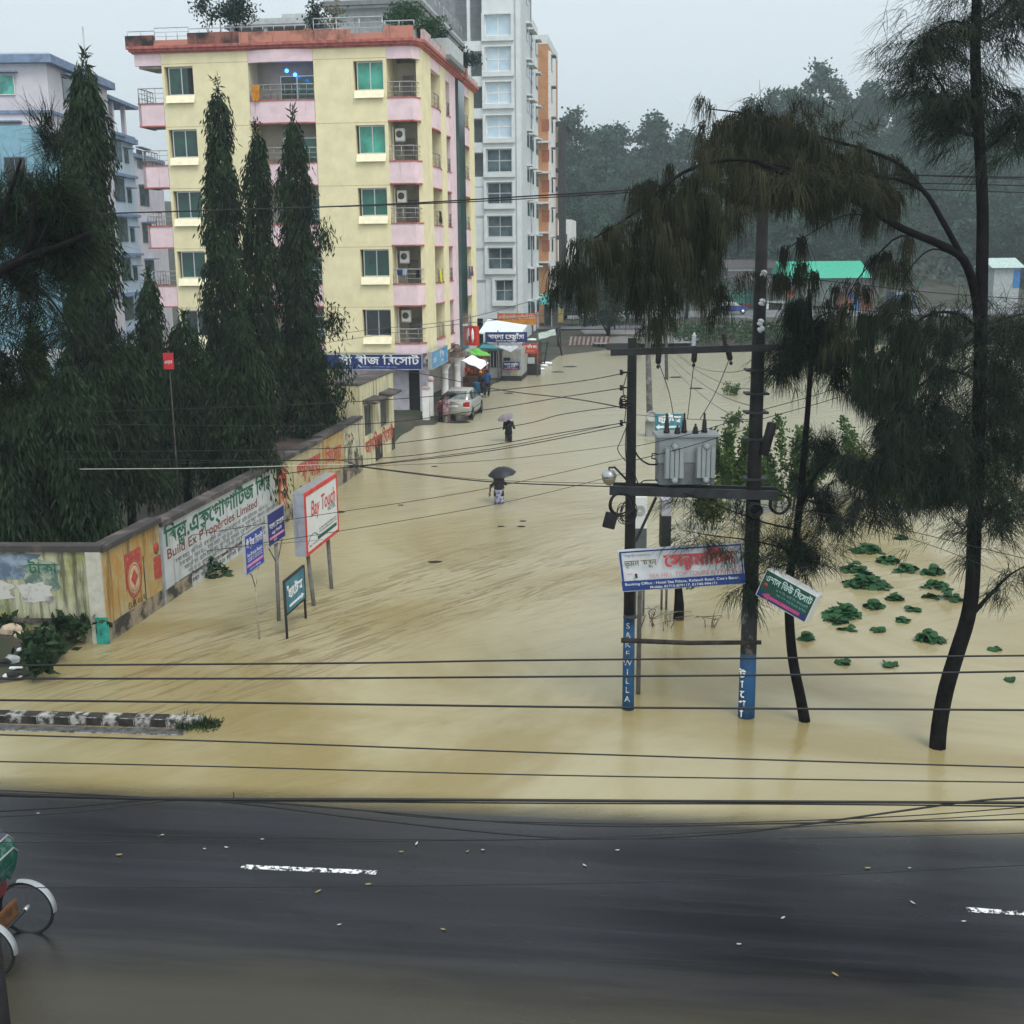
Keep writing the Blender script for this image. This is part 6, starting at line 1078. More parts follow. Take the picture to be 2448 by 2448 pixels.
# casuarina at the left edge: its bough enters the picture from the left
YL = 15.0; lb_ = Pk(-190, 1000, YL); cl = thing('casuarina_tree', (lb_.x, YL, .3), 'near casuarina whose thick dark bough enters from the left edge', 'tree')
limb(cl, [(-190, 1300), (-180, 900), (-150, 650), (-90, 560), (-60, 540)], .16, .11, YL, 'trunk', 20); limb(cl, [(-90, 565), (0, 512), (60, 482), (110, 466), (170, 440)], .085, .03, YL); limb(cl, [(25, 500), (55, 460), (62, 410), (60, 362)], .05, .042, YL); limb(cl, [(-60, 540), (-10, 440), (20, 360), (40, 300)], .06, .012, YL); limb(cl, [(60, 480), (100, 400), (110, 320), (82, 235)], .02, .004, YL); limb(cl, [(20, 505), (90, 560), (130, 620), (150, 700)], .02, .005, YL)
YL = 15.5
it = [curtain([(10, 380), (60, 385), (100, 385), (140, 440)], YL, .4, 3600, .4, droop=.35, twig=(.15, .38)), curtain([(95, 330), (108, 365), (130, 410)], YL, .25, 1400, .3, droop=.3, twig=(.12, .3)), curtain([(-20, 420), (10, 360), (30, 310)], YL, .5, 2600, .4, droop=.45), curtain([(78, 225), (90, 262), (104, 310)], YL, .15, 500, .16, droop=.1, up=1.0, twig=(.1, .22)), curtain([(0, 520), (80, 545), (140, 640)], YL, .45, 1500, .45, droop=.7), curtain([(-30, 600), (20, 640), (60, 720)], YL, .5, 1900, .45, droop=.6), curtain([(90, 440), (130, 450), (155, 470)], YL, .3, 1300, .3, droop=.5, twig=(.12, .3)), curtain([(-20, 470), (60, 470), (130, 455)], YL, .35, 1800, .35, droop=.5)]
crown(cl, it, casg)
# leafy shrubs in the drowned plot, drowned broad-leaved creepers
shl = leafmat('shrub_leaf', (.085, .15, .035), (.035, .075, .022), trans=.3, scale=1.5); shy = leafmat('shrub_leaf_yellow', (.17, .19, .05), (.06, .10, .03), trans=.3, scale=1.5); crl = leafmat('creeper_leaf', (.035, .12, .042), (.018, .06, .022), trans=.15, scale=3)
def shrub(lb, px, py, wpx, hpx, n, m=shl, nm='leafy_shrub', group='leafy shrubs in the drowned plot'):
    b = Gk(px, py); sc_ = b.y/2210; w_, h_ = wpx*sc_/2, hpx*sc_; t_ = thing(nm, b, lb, 'shrub', 0, group); mb = MB(); tips = []
    for i in range(max(5, int(w_*9))):
        a = rnd.random()*6.28; rr = w_*math.sqrt(rnd.random()); q = Vector((rr*math.cos(a), rr*.8*math.sin(a), h_*(.45+.55*rnd.random())*(1-.35*(rr/w_)**2))); tips.append(q); mb.tube([(q.x*.35, q.y*.35, -.3), (q.x*.7, q.y*.7, q.z*.55), q], [.016, .012, .005], mat('shrub_stem', (.07, .075, .04), .9), 4, cap=False)
    mb.build('stems', t_)
    k_ = n//len(tips); P0 = []; 
    for q in tips:
        f = rng.random(k_)**.6; p = np.outer(.3+.7*f, np.array(q))+rng.normal(0, .09, (k_, 3)); P0.append(p)
    P0 = np.concatenate(P0); P0[:, 2] = np.maximum(P0[:, 2], .03); D = rng.normal(0, 1, P0.shape)+np.array([0, -.2, -.15]); D /= np.linalg.norm(D, axis=1, keepdims=True); V, F = quads_leaf(P0, D, rng.uniform(.09, .18, len(P0)), rng.uniform(.06, .11, len(P0))); npmesh('leaves', V, F, m, t_)
for i, (lb, a) in enumerate((('green shrub just right of the transformer tank', (1380, 968, 140, 190, 4600)), ('tall green shrub between the tall pole and the slim casuarina', (1485, 962, 180, 190, 5600)), ('yellowing shrub low behind the transformer beam', (1340, 1000, 90, 110, 1500, shy)), ('sprawling yellow green shrub under the right casuarina', (1690, 965, 190, 170, 4200, shy)), ('dense green shrub left of the big casuarina trunk', (1620, 935, 150, 170, 3600)), ('low green shrub right of the big casuarina trunk', (1900, 880, 110, 110, 1700)), ('small shrub drowned to its tips behind the transformer, upper one', (1385, 745, 50, 30, 500)), ('ragged shrub beside the tall pole near the far water', (1430, 745, 70, 55, 700)), ('small bushy shrub just above the transformer lid', (1388, 808, 46, 36, 450)), ('pale shrub by the pole in the far water', (1510, 690, 90, 55, 700, shy)))): shrub(lb, *a)
def leaf_disc(n, r_):
    return [(r_*math.cos(2*math.pi*j/n)*(1+.12*math.sin(3*2*math.pi*j/n)), r_*math.sin(2*math.pi*j/n)*(1+.1*math.cos(5*j)), 0) for j in range(n)]
def creeper(lb, px, py, wpx, n, m=crl, hz=.22):
    b = G(px, py); sc_ = b.y/2800; w_ = wpx*sc_; t_ = thing('broadleaf_creeper', b, lb, 'plant', 0, 'drowned broad-leaved creepers'); mb = MB()
    for i in range(int(n*1.7)):
        a = rnd.random()*6.28; rr = w_*math.sqrt(rnd.random()); z = max(.012, hz*(1-(rr/w_)**2)*rnd.uniform(.5, 1.1)); r_ = rnd.uniform(.06, .13)
        if i % 4 == 0: rr *= 1.35; z *= .4
        M = T_(rr*math.cos(a), rr*.75*math.sin(a), z) @ Matrix.Rotation(rnd.random()*6.28, 4, 'Z') @ Matrix.Rotation(rnd.gauss(0, .45), 4, 'X') @ Matrix.Rotation(rnd.gauss(0, .35), 4, 'Y')
        pts = leaf_disc(9, r_); mb.add([M @ Vector((0, 0, .03))]+[M @ Vector(p) for p in pts], [(0, 1+j, 1+(j+1) % 9) for j in range(9)], m)
    mb.build('leaves', t_); mb = MB()
    for i in range(3): a = rnd.random()*6.28; mb.tube([(0, 0, -.1), (w_*.5*math.cos(a), w_*.4*math.sin(a), hz*.7), (w_*math.cos(a), w_*.75*math.sin(a), .02)], .008, mat('shrub_stem', (.07, .075, .04)), 4, cap=False)
    mb.build('vine', t_)
SP = 2.415
for i, (zx, zy, wz, n, lb) in enumerate(((660, 530, 80, 40, 'domed creeper clump farthest up in the right hand flood'), (855, 455, 34, 16, 'small upright creeper tuft under the hanging casuarina spray'), (775, 590, 60, 22, 'flat creeper patch behind the biggest clump'), (585, 640, 70, 26, 'creeper clump touching the biggest one on its left'), (655, 725, 120, 70, 'biggest bright green creeper clump in the flood'), (890, 640, 65, 26, 'creeper patch between the biggest clump and the leaning trunk'), (1040, 655, 62, 26, 'creeper tangle close to the leaning trunk, upper one'), (1060, 735, 62, 20, 'creeper tangle close to the leaning trunk, lower one'), (820, 805, 38, 14, 'little green creeper dome right of the middle clump'), (693, 850, 48, 16, 'neat round creeper dome in the middle of the flood'), (520, 900, 95, 52, 'tall dark creeper clump right of the green light box'), (480, 935, 60, 10, 'browning creeper leaves at the foot of the tall dark clump'), (548, 978, 40, 8, 'few creeper leaves below the tall dark clump'), (1020, 790, 36, 9, 'thin leaf scrap left of the leaning trunk, nearer the trunk'), (1130, 805, 80, 14, 'flat leaf scraps touching the leaning trunk'), (925, 868, 34, 7, 'dark leaf scrap in open water above the lowest cables'), (310, 1035, 36, 16, 'lone round creeper beside the kinked trunk'), (1020, 1045, 78, 26, 'wide low creeper in front of the leaning trunk'), (1405, 1098, 34, 6, 'leaf scrap right of the leaning trunk'), (520, 1175, 34, 9, 'brown twiggy scrap between the two upper cables'), (790, 1192, 46, 6, 'single dark floating leaf raft under the upper cable'), (1480, 1275, 22, 4, 'brown leaf raft at the right edge'), (870, 930, 40, 6, 'thin floating leaf scrap in the middle of the flood'), (715, 987, 30, 5, 'thin brown leaf scrap below the dome'))): creeper(lb, 1800+zx/SP, 1100+zy/SP, wz/SP, n, crl, .04+.0026*wz if n > 9 else .03)
creeper('big leafy creeper against the foot of the white advertisement wall', 510, 1373, 42, 34, leafmat('creeper_dark', (.014, .035, .016), (.03, .06, .02), trans=.1), .45)
creeper('dark drowned bush by the wall behind the navy board', 730, 1230, 26, 22, MATS['creeper_dark'], .35)
# rubbish heap greenery
for lb, px, py, w_, n in (('dark taro like clump against the corner pilaster', 175, 1500, 62, 60), ('dark weed clump along the rubbish heap edge', 105, 1545, 50, 50), ('weed clump at the tip of the rubbish heap', 95, 1590, 34, 30), ('weeds at the left edge of the rubbish heap', 15, 1500, 40, 36)):
    b = G(px, py, .35); t_ = thing('weed_clump', (b.x, b.y, .1), lb, 'plant', 0, 'weeds on the rubbish heap'); sc_ = b.y/2800; P0 = rng.normal(0, 1, (n*7, 3))*np.array([w_*sc_*.5, w_*sc_*.3, .1])+np.array([0, 0, .3]); P0[:, 2] = np.clip(P0[:, 2], .05, .8); D = rng.normal(0, .6, P0.shape)+np.array([0, 0, .35]); D /= np.linalg.norm(D, axis=1, keepdims=True); V, F = quads_leaf(P0, D, rng.uniform(.14, .32, len(P0)), rng.uniform(.08, .17, len(P0))); npmesh('leaves', V, F, MATS['creeper_dark'], t_)
b = G(470, 1735); t_ = thing('grass_tuft', b, 'dark grass tuft growing off the end of the kerb', 'grass tuft'); P0 = np.stack([rng.uniform(-.35, .45, 700), rng.normal(0, .13, 700), np.zeros(700)], 1); D = rng.normal(0, .4, P0.shape)+np.array([.1, 0, .8]); D /= np.linalg.norm(D, axis=1, keepdims=True); V, F = quads_leaf(P0, D, rng.uniform(.08, .22, 700)*(1.1-np.clip(P0[:, 0], 0, .45)*1.8), .022); npmesh('blades', V, F, MATS['creeper_dark'], t_)
# plants on the roof of the yellow block
def roof_plant(lb, a, b, z, h, r_, n, m=crl, stem=.03, clumps=6):
    p = FY.W(a, b, z); t_ = thing('roof_plant', p, lb, 'plant', 0, 'plants on the yellow block roof'); mb = MB(); mb.lathe([(.22, 0), (.3, .4)], mat('clay_pot', (.22, .09, .05), .8), 10); mb.build('pot', t_); mb = MB(); P0 = []
    for i in range(clumps):
        q = Vector((rnd.gauss(0, r_*.45), rnd.gauss(0, r_*.4), .4+h*(.45+.5*rnd.random()))); mb.tube([(0, 0, .3), (q.x*.3, q.y*.3, q.z*.6), q], [stem, stem*.7, .008], bark, 5); P0.append(rng.normal(0, 1, (n//clumps, 3))*np.array([r_*.36, r_*.36, h*.13])+np.array(q))
    mb.build('stem', t_); P0 = np.concatenate(P0); D = rng.normal(0, 1, P0.shape)-np.array([0, 0, .3]); D /= np.linalg.norm(D, axis=1, keepdims=True); V, F = quads_leaf(P0, D, rng.uniform(.12, .26, len(P0)), rng.uniform(.06, .12, len(P0))); npmesh('leaves', V, F, m, t_)
dgl = leafmat('roof_leaf_dark', (.018, .045, .028), (.010, .025, .017), trans=.1); rgl = leafmat('roof_leaf_green', (.04, .11, .04), (.02, .06, .025), trans=.2)
roof_plant('round dark potted tree on the roof edge, left of the middle', -9.4, .5, 19.1, 1.75, .95, 1700, dgl); roof_plant('thin potted tree leaning over the roof beside the round one', -11.0, .8, 19.0, 1.9, .55, 420, dgl, .02, 3); roof_plant('straggly potted bush at the parapet above the lit bay', -5.4, .3, 18.7, 1.7, .5, 520, dgl, .015, 4); roof_plant('dry bamboo like stems on the roof beside the straggly bush', -4.4, .8, 18.7, 1.6, .7, 220, leafmat('dry_leaf', (.16, .16, .09), (.08, .09, .05)), .012, 10)
roof_plant('bright green bush at the roof corner of the yellow block', -.9, 1.6, 18.9, 1.5, .8, 1500, rgl); roof_plant('green bush along the street side of the roof', -.4, 4.8, 18.9, 1.3, .7, 900, rgl); roof_plant('dark bush spilling over the far street side parapet', .1, 13.0, 18.7, 1.3, .9, 1300, dgl); roof_plant('leggy dark plant on the street side of the roof', -.1, 7.2, 18.8, 1.4, .6, 500, dgl, .02, 5)
# wooded hill: individual trees on the slope and skyline, low scrub as one mass
hl = leafmat('hill_leaf', (.065, .135, .085), (.018, .045, .032), rough=.7, trans=.15, scale=.25)
def hill_proto(lb, h, nclump, r_, seed, tall):
    g = np.random.default_rng(seed); t_ = thing('hill_tree', (0, 0, -50), lb, 'tree', 0, 'trees on the wooded hill'); mb = MB(); P0 = []; mb.tube([(0, 0, -1), (g.normal(0, .2), 0, h*.5), (g.normal(0, .4), 0, h*.95)], [.22, .15, .05], barkg, 6)
    for i in range(nclump):
        f = (i+.5)/nclump; zc = h*(.98-(.62 if tall else .7)*f**1.1); a = g.random()*6.28; rr = r_*(.25+.75*math.sqrt(f))*(.5+.6*g.random()); c = np.array([rr*math.cos(a), rr*math.sin(a), zc+g.normal(0, .4)]); mb.tube([(0, 0, max(1, zc-rr*.8)), (c[0]*.6, c[1]*.6, zc-.3), tuple(c)], [.07, .05, .02], barkg, 4, cap=False); q = 95; P0.append(g.normal(0, 1, (q, 3))*np.array([.8, .8, .5])*r_*.30+c)
    mb.build('trunk', t_); P0 = np.concatenate(P0); D = g.normal(0, 1, P0.shape); D /= np.linalg.norm(D, axis=1, keepdims=True); V, F = quads_leaf(P0, D, g.uniform(.45, 1.0, len(P0)), g.uniform(.3, .6, len(P0))); npmesh('crown', V, F, hl, t_); return t_
prot = [hill_proto('leafy tree on the hazy wooded hill', h, n, r_, s, t) for s, (h, n, r_, t) in enumerate(((13, 20, 3.4, True), (11, 22, 3.8, False), (15, 18, 3.0, True), (9, 20, 3.6, False), (12, 26, 4.2, False)))]
spots = []
for px in np.linspace(1035, 1960, 40): spots.append((px+rnd.uniform(-8, 8), 'sky'))
for i in range(150): spots.append((rnd.uniform(1020, 1990), 'slope'))
used = [False]*5
for i, (px, kd) in enumerate(spots):
    Yp = rnd.uniform(222, 262) if kd == 'sky' else rnd.uniform(180, 235); d = Pk(px, 480, Yp); gz = float(ground_z(d.x, Yp)); j = rnd.randrange(5) if kd == 'slope' else rnd.choice((0, 1, 2, 2, 4))
    o = prot[j] if not used[j] else copy_tree(prot[j]); used[j] = True; s = rnd.uniform(.75, 1.15)*(1.0 if kd == 'sky' else .8)
    o.location = (d.x, Yp, gz-.3); o.scale = (s*rnd.uniform(.9, 1.25), s, s); o.rotation_euler = (0, 0, rnd.random()*6.28)
    zone = 'behind the tower and skeleton' if px < 1180 else 'between the tower and the hanging bough' if px < 1380 else 'behind the hanging bough' if px < 1650 else 'behind the tall casuarina'
    o['label'] = ('skyline tree along the crest of the hill %s' if kd == 'sky' else 'hazy tree on the hill slope %s') % zone
n = 26000; xx = rng.uniform(-10, 130, n); yy = rng.uniform(128, 262, n); keep = (xx > -20+.0*yy); zz_ = ground_z(xx, yy)+rng.uniform(0, 1.6, n)**1.4; P0 = np.stack([xx, yy, zz_], 1); P0 = P0[yy > 176]; D = rng.normal(0, 1, P0.shape)+np.array([0, -.3, .2]); D /= np.linalg.norm(D, axis=1, keepdims=True); V, F = quads_leaf(P0, D, rng.uniform(.7, 1.7, len(P0)), rng.uniform(.5, 1.1, len(P0)))
o = npmesh('hillside_scrub', V, F, hl); tag(o, 'hazy scrub covering the hill slope', 'scrub', kind='stuff')
n = 9000; xx = rng.uniform(14, 75, n); yy = rng.uniform(106.5, 117, n)+rng.normal(0, .5, n); P0 = np.stack([xx, yy, ground_z(xx, yy)+rng.uniform(0, .9, n)], 1); P0 = P0[(np.sin(xx*.8)+np.sin(xx*.33+1) > -.6)]; D = rng.normal(0, 1, P0.shape)+np.array([0, -.2, .4]); D /= np.linalg.norm(D, axis=1, keepdims=True); V, F = quads_leaf(P0, D, rng.uniform(.3, .6, len(P0)), rng.uniform(.2, .4, len(P0)))
tag(npmesh('bank_weeds', V, F, leafmat('bank_leaf', (.05, .095, .035), (.025, .05, .022), trans=.2)), 'weeds along the far bank of the flood', 'weeds', kind='stuff')
dark_tree('dark spreading tree over the black car on the far road', 1398, 790, 655, 130, 122, 3600); dark_tree('small forked dark tree at the end of the striped barrier', 1453, 815, 725, 78, 112, 1700, fork=True); dark_tree('dark tree right of the orange block hiding its foot', 1352, 765, 640, 70, 136, 1800); dark_tree('dark tree behind the two thin poles on the far road', 1520, 780, 668, 130, 126, 3000); dark_tree('dark tree hidden behind the hanging casuarina bough', 1640, 775, 650, 150, 132, 3200); dark_tree('green tree between the blue jeep and the teal shop', 1725, 740, 668, 70, 146, 1600, hl)
# turquoise stall roof, boards and shops on the far road
def farbox(nm, lb, cat, x0, y0, x1, y1, Y, m, dep=4, parts=(), roof=None):
    a = P(x0, y1, Y); c = P(x1, y0, Y); z0 = min(a.z, float(ground_z(a.x, Y))); t_ = thing(nm, (a.x, Y, z0), lb, cat); W_, H_ = c.x-a.x, c.z-z0; mb = MB(); mb.box((0, 0, -.2), (W_, dep, H_), m); mb.build('wall', t_)
    for (pn, u0, v0, u1, v1, mm) in parts: mb = MB(); mb.box((W_*u0, -.06, H_*v0), (W_*u1, -.005, H_*v1), mm); mb.build(pn, t_)
    if roof: 
        mb = MB(); hr, mm, ov_ = roof; mb.prism([(-ov_, -ov_, H_), (W_+ov_, -ov_, H_), (W_+ov_, -ov_, H_+.1), (W_*.96, dep*.5, H_+hr), (W_*.04, dep*.5, H_+hr), (-ov_, -ov_, H_+.1)], (0, .001, 0), mm) if False else None
        mb.prism([(-ov_, -ov_, H_+.01), (-ov_, dep*.6, H_+hr), (-ov_, dep+ov_, H_+.01)], (W_+2*ov_, 0, 0), mm); mb.build('roof', t_)
    return t_
tq = mat('roof_turquoise', (.10, .52, .47), .5, var=.1); tg = mat('shop_teal', (.06, .30, .25), .7, var=.15); gr = mat('roof_green', (.04, .42, .27), .5, var=.1); bk_ = mat('shop_brick', (.40, .16, .09), .85, var=.15); rb_ = mat('roof_brown', (.07, .06, .06), .8, var=.2); shw = mat('shop_white', (.6, .62, .6), .7, var=.1)
farbox('roadside_stall', 'stall with a turquoise roof at the foot of the grey tower', 'stall', 1302, 728, 1334, 760, 122, mat('stall_dim', (.14, .14, .13), .9), 3, (('shutter', .05, .1, .45, .9, post_b), ('post', .5, 0, .56, 1, whitep)), (1.0, tq, .4))
farbox('yellow_board', 'small yellow board near the black car', 'board', 1331, 735, 1347, 756, 128, mat('board_yellow', (.48, .40, .16), .8), .15)
farbox('road_sign', 'small blue board hanging under the casuarina bough far off', 'sign', 1582, 706, 1597, 723, 120, mat('road_sign_blue', (.03, .20, .50), .5), .1, (('lettering', .2, .96, .6, .995, white_l),))
farbox('shop', 'teal shop front with a red panel behind the blue jeep', 'shop', 1743, 692, 1800, 765, 156, tg, 5, (('doorway', .38, 0, .58, .55, dark), ('red_panel', .6, .25, .95, .52, mat('panel_red', (.4, .07, .05), .7)), ('upper_band', 0, .78, 1, .98, mat('band_teal', (.10, .42, .36), .7))), (1.6, rb_, .5))
farbox('shop', 'shop with a white framed picture board right of the tall pole', 'shop', 1815, 690, 1900, 766, 152, mat('shop_dim', (.16, .20, .19), .85), 5, (('white_frame', .19, .02, .72, .62, shw), ('picture', .26, .08, .64, .55, mat('picture_print', (.10, .14, .2), .6, col2=(.4, .36, .36), scale=1.5)), ('blue_patch', .0, .3, .1, .7, mat('road_sign_blue', (.03, .20, .50))), ('orange_sign', .78, .75, .98, .98, mat('panel_orange', (.6, .14, .05), .6))), (1.2, rb_, .6))
farbox('long_shed', 'long shed under a bright green tin roof at the foot of the hill', 'shed', 1880, 664, 2072, 755, 168, mat('shop_dim', (.16, .20, .19)), 9, (('teal_board', .05, .86, .42, 1.0, mat('band_teal', (.10, .42, .36))),), (2.3, gr, .6))
farbox('shop', 'orange walled shop with a blue poster among the casuarina boughs', 'shop', 2020, 700, 2085, 762, 148, bk_, 5, (('poster', .3, .35, .55, .8, mat('road_sign_blue', (.03, .20, .50))), ('blue_sign', .1, .75, .4, 1.0, mat('sign_blue2', (.04, .10, .45), .5)), ('poster_frame', .25, .28, .3, .85, shw)), (1.0, rb_, .5))
farbox('shop', 'dark blue tin booth right of the orange shop', 'shop', 2140, 698, 2190, 755, 148, mat('booth_blue', (.03, .07, .14), .7, var=.2), 4, (('pale_strip', 0, .88, 1, 1.0, mat('sky_strip', (.35, .5, .6), .6)),), None)
farbox('shop', 'pale roofed shop with a sky blue end at the right edge', 'shop', 2372, 640, 2440, 720, 150, mat('shop_pale', (.42, .46, .46), .8), 5, (('blue_panel', .75, .5, 1, .95, mat('road_sign_blue', (.03, .20, .50))),), (1.2, mat('roof_pale_green', (.45, .58, .54), .6), .5))
farbox('hill_house', 'long low brown roofed house half way up behind the shops', 'house', 1740, 640, 1880, 672, 176, mat('house_dim', (.12, .11, .11), .9), 6, (('white_edge', 0, .9, .6, 1.0, shw),), (1.2, rb_, .4)); farbox('hill_house', 'brick house patch on the hill foot behind the casuarina', 'house', 2100, 615, 2160, 632, 190, bk_, 5, (), (.8, mat('roof_red', (.2, .10, .09), .8), .3))
# ================================================================== PEOPLE
skin = mat('skin_brown', (.13, .07, .045), .6, var=.08); hairb = mat('hair_black', (.008, .008, .009), .5)
def skin_body(name, joints, edges, root, m, parent=None, loc=None, sub=1):
    me = bpy.data.meshes.new(name); me.from_pydata([j[0] for j in joints], edges, []); o = link(name, me, parent, loc); me.materials.append(m); md = o.modifiers.new('skin', 'SKIN'); md.use_smooth_shade = True
    for i, j in enumerate(joints): v = me.skin_vertices[0].data[i]; r_ = j[1]; v.radius = r_ if isinstance(r_, tuple) else (r_, r_); v.use_root = (i == root)
    s_ = o.modifiers.new('sub', 'SUBSURF'); s_.levels = sub; s_.render_levels = sub; dg = bpy.context.evaluated_depsgraph_get(); ev = o.evaluated_get(dg); m2 = bpy.data.meshes.new_from_object(ev); o.modifiers.clear(); o.data = m2; m2.name = name
    for p_ in m2.polygons: p_.use_smooth = True
    return o
def sleeve(parent, nm, pts, rr, m, n=10): mb = MB(); mb.tube(pts, rr, m, n); return mb.build(nm, parent)
def torso(parent, nm, rings, m, n=16):       # rings: (cx, cy, z, rx, ry)
    mb = MB(); vs, fs = [], []
    for (cx, cy, z, rx, ry) in rings:
        for j in range(n): a = 2*math.pi*j/n; vs.append((cx+rx*math.cos(a)*(1+.03*math.sin(3*a+z*9)), cy+ry*math.sin(a), z))
    for i in range(len(rings)-1):
        for j in range(n): fs.append((i*n+j, i*n+(j+1) % n, (i+1)*n+(j+1) % n, (i+1)*n+j))
    mb.add(vs, fs+[tuple(range(n-1, -1, -1)), tuple((len(rings)-1)*n+j for j in range(n))], m, True); return mb.build(nm, parent)
def person(lb, loc, yaw, top_m, low_m, handL, handR, elbL, elbR, h=1.64, lean=0, skirt=False, hem=.45, top_hem=.82, sleeves=.55, step=.1, hairlen=0, scarf=None, hw=1.0):
    """a standing figure: one skinned body; clothes, hair and face pieces are its children. Faces -y of its own frame."""
    s = h/1.64; o = thing('person', loc, lb, 'person', yaw); L = lambda x, y, z: Vector((x*s, (y-lean*z)*s, z*s)); ex = lambda v: Vector(v)*s
    sh = 1.34; J = [(L(0, 0, .90), .105*s), (L(0, .01, 1.08), .10*s), (L(0, .01, 1.26), (.125*s, .10*s)), (L(0, .01, 1.385), .055*s), (L(0, -.01, 1.44), .05*s), (L(0, -.02, 1.53), (.075*s, .09*s)), (L(0, -.015, 1.605), (.06*s, .075*s)),
         (L(-.17*hw, .01, sh), .055*s), (ex(elbL), .038*s), (ex(handL), .028*s), (L(.17*hw, .01, sh), .055*s), (ex(elbR), .038*s), (ex(handR), .028*s),
         (L(-.09, .0, .84), .085*s), (L(-.10, -step*.6, .46), .055*s), (L(-.10, step*.2, .07), .038*s), (L(-.10, -.11+step*.2, .025), .03*s), (L(.09, .0, .84), .085*s), (L(.10, step*.5, .46), .055*s), (L(.10, step, .07), .038*s), (L(.10, -.11+step, .025), .03*s)]
    E_ = [(0, 1), (1, 2), (2, 3), (3, 4), (4, 5), (5, 6), (2, 7), (7, 8), (8, 9), (2, 10), (10, 11), (11, 12), (0, 13), (13, 14), (14, 15), (15, 16), (0, 17), (17, 18), (18, 19), (19, 20)]
    skin_body('body', J, E_, 0, skin, o)
    # hands: palm and five bent fingers each
    for hp, el, sg in ((handL, elbL, -1), (handR, elbR, 1)):
        hp, el = ex(hp), ex(el); d = (hp-el).normalized(); sx = d.orthogonal().normalized(); sy = d.cross(sx); JJ = [(hp-d*.01, .03*s), (hp+d*.06*s, .034*s)]; EE = [(0, 1)]
        for f in range(4): b = hp+d*.075*s+sx*(f-1.5)*.019*s; i0 = len(JJ); ln = (.055, .065, .06, .045)[f]*s; JJ += [(b, .010*s), (b+d*ln*.6, .009*s), (b+d*ln*.9-sy*.03*s, .008*s)]; EE += [(1, i0), (i0, i0+1), (i0+1, i0+2)]
        i0 = len(JJ); JJ += [(hp+d*.03*s+sx*sg*.035*s, .012*s), (hp+d*.06*s+sx*sg*.055*s-sy*.02*s, .010*s)]; EE += [(0, i0), (i0, i0+1)]; skin_body('hand', JJ, EE, 0, skin, o)
    # face
    mb = MB(); c = L(0, -.02, 1.535)
    mb.prism([c+ex((-.014, -.085, -.02)), c+ex((.014, -.085, -.02)), c+ex((.006, -.088, .03)), c+ex((-.006, -.088, .03))], ex((0, -.022, 0)), skin); mb.build('nose', o)
    for sx in (-.032, .032): mb = MB(); mb.lathe([(0, -.012*s), (.012*s, 0), (0, .012*s)], hairb, 8, c=tuple(c+ex((sx, -.078, .022)))); mb.build('eye', o); mb = MB(); mb.lathe([(0, -.03*s), (.016*s, 0), (0, .03*s)], skin, 6, c=tuple(c+ex((sx*2.5, .0, .0)))); mb.build('ear', o)
    mb = MB(); mb.box(tuple(c+ex((-.024, -.088, -.055))), tuple(c+ex((.024, -.078, -.046))), mat('lips', (.09, .035, .03), .6)); mb.build('mouth', o)
    hr = [(0, .0-.02-lean*1.56, 1.50, .082, .088), (0, .008-.02-lean*1.58, 1.57, .088, .098), (0, .012-.02-lean*1.62, 1.625, .075, .085), (0, .012-.02-lean*1.66, 1.66, .035, .04)]; torso(o, 'hair', [(a*s, (b+.018)*s, z*s, rx*s, ry*s) for a, b, z, rx, ry in hr], hairb)
    # shirt and lower garment
    lo = top_hem; torso(o, 'shirt', [(0, (-lean*lo)*s, lo*s, .185*s, .145*s), (0, -lean*.95*s, .95*s, .165*s, .13*s), (0, (.01-lean*1.1)*s, 1.1*s, .16*s, .125*s), (0, (.01-lean*1.26)*s, 1.26*s, .19*hw*s, .13*s), (0, (.01-lean*1.36)*s, 1.36*s, .165*hw*s, .095*s), (0, (.005-lean*1.41)*s, 1.415*s, .075*s, .07*s)], top_m)
    for q, el, hp in ((7, elbL, handL), (10, elbR, handR)):
        a = J[q][0]; e = ex(el); h_ = ex(hp); sleeve(o, 'sleeve', [a+Vector((0, 0, .02*s)), a.lerp(e, .5), e] + ([e.lerp(h_, .75)] if sleeves > .8 else []), [.075*s, .062*s, .055*s]+([.042*s] if sleeves > .8 else []), top_m)
    if skirt: torso(o, 'wrap', [(0, .02*s, hem*s, .17*s, .15*s), (0, .01*s, (hem+.25)*s, .165*s, .145*s), (0, -lean*.9*s, .92*s, .17*s, .135*s)], low_m)
    else:
        for q in (13, 17): a, b, c_ = J[q][0], J[q+1][0], J[q+2][0]; sleeve(o, 'trouser_leg', [a+Vector((0, 0, .1*s)), a, b, b.lerp(c_, .5 if hem > .2 else .92)], [.10*s, .105*s, .078*s, .07*s], low_m)
    if scarf: torso(o, 'scarf', [(0, -lean*1.3*s, 1.25*s, .17*hw*s, .12*s), (0, (.02-lean*1.45)*s, 1.42*s, .11*s, .105*s), (0, .0-lean*1.55*s, 1.56*s, .097*s, .108*s), (0, -lean*1.64*s, 1.66*s, .06*s, .07*s)], scarf)
    return o
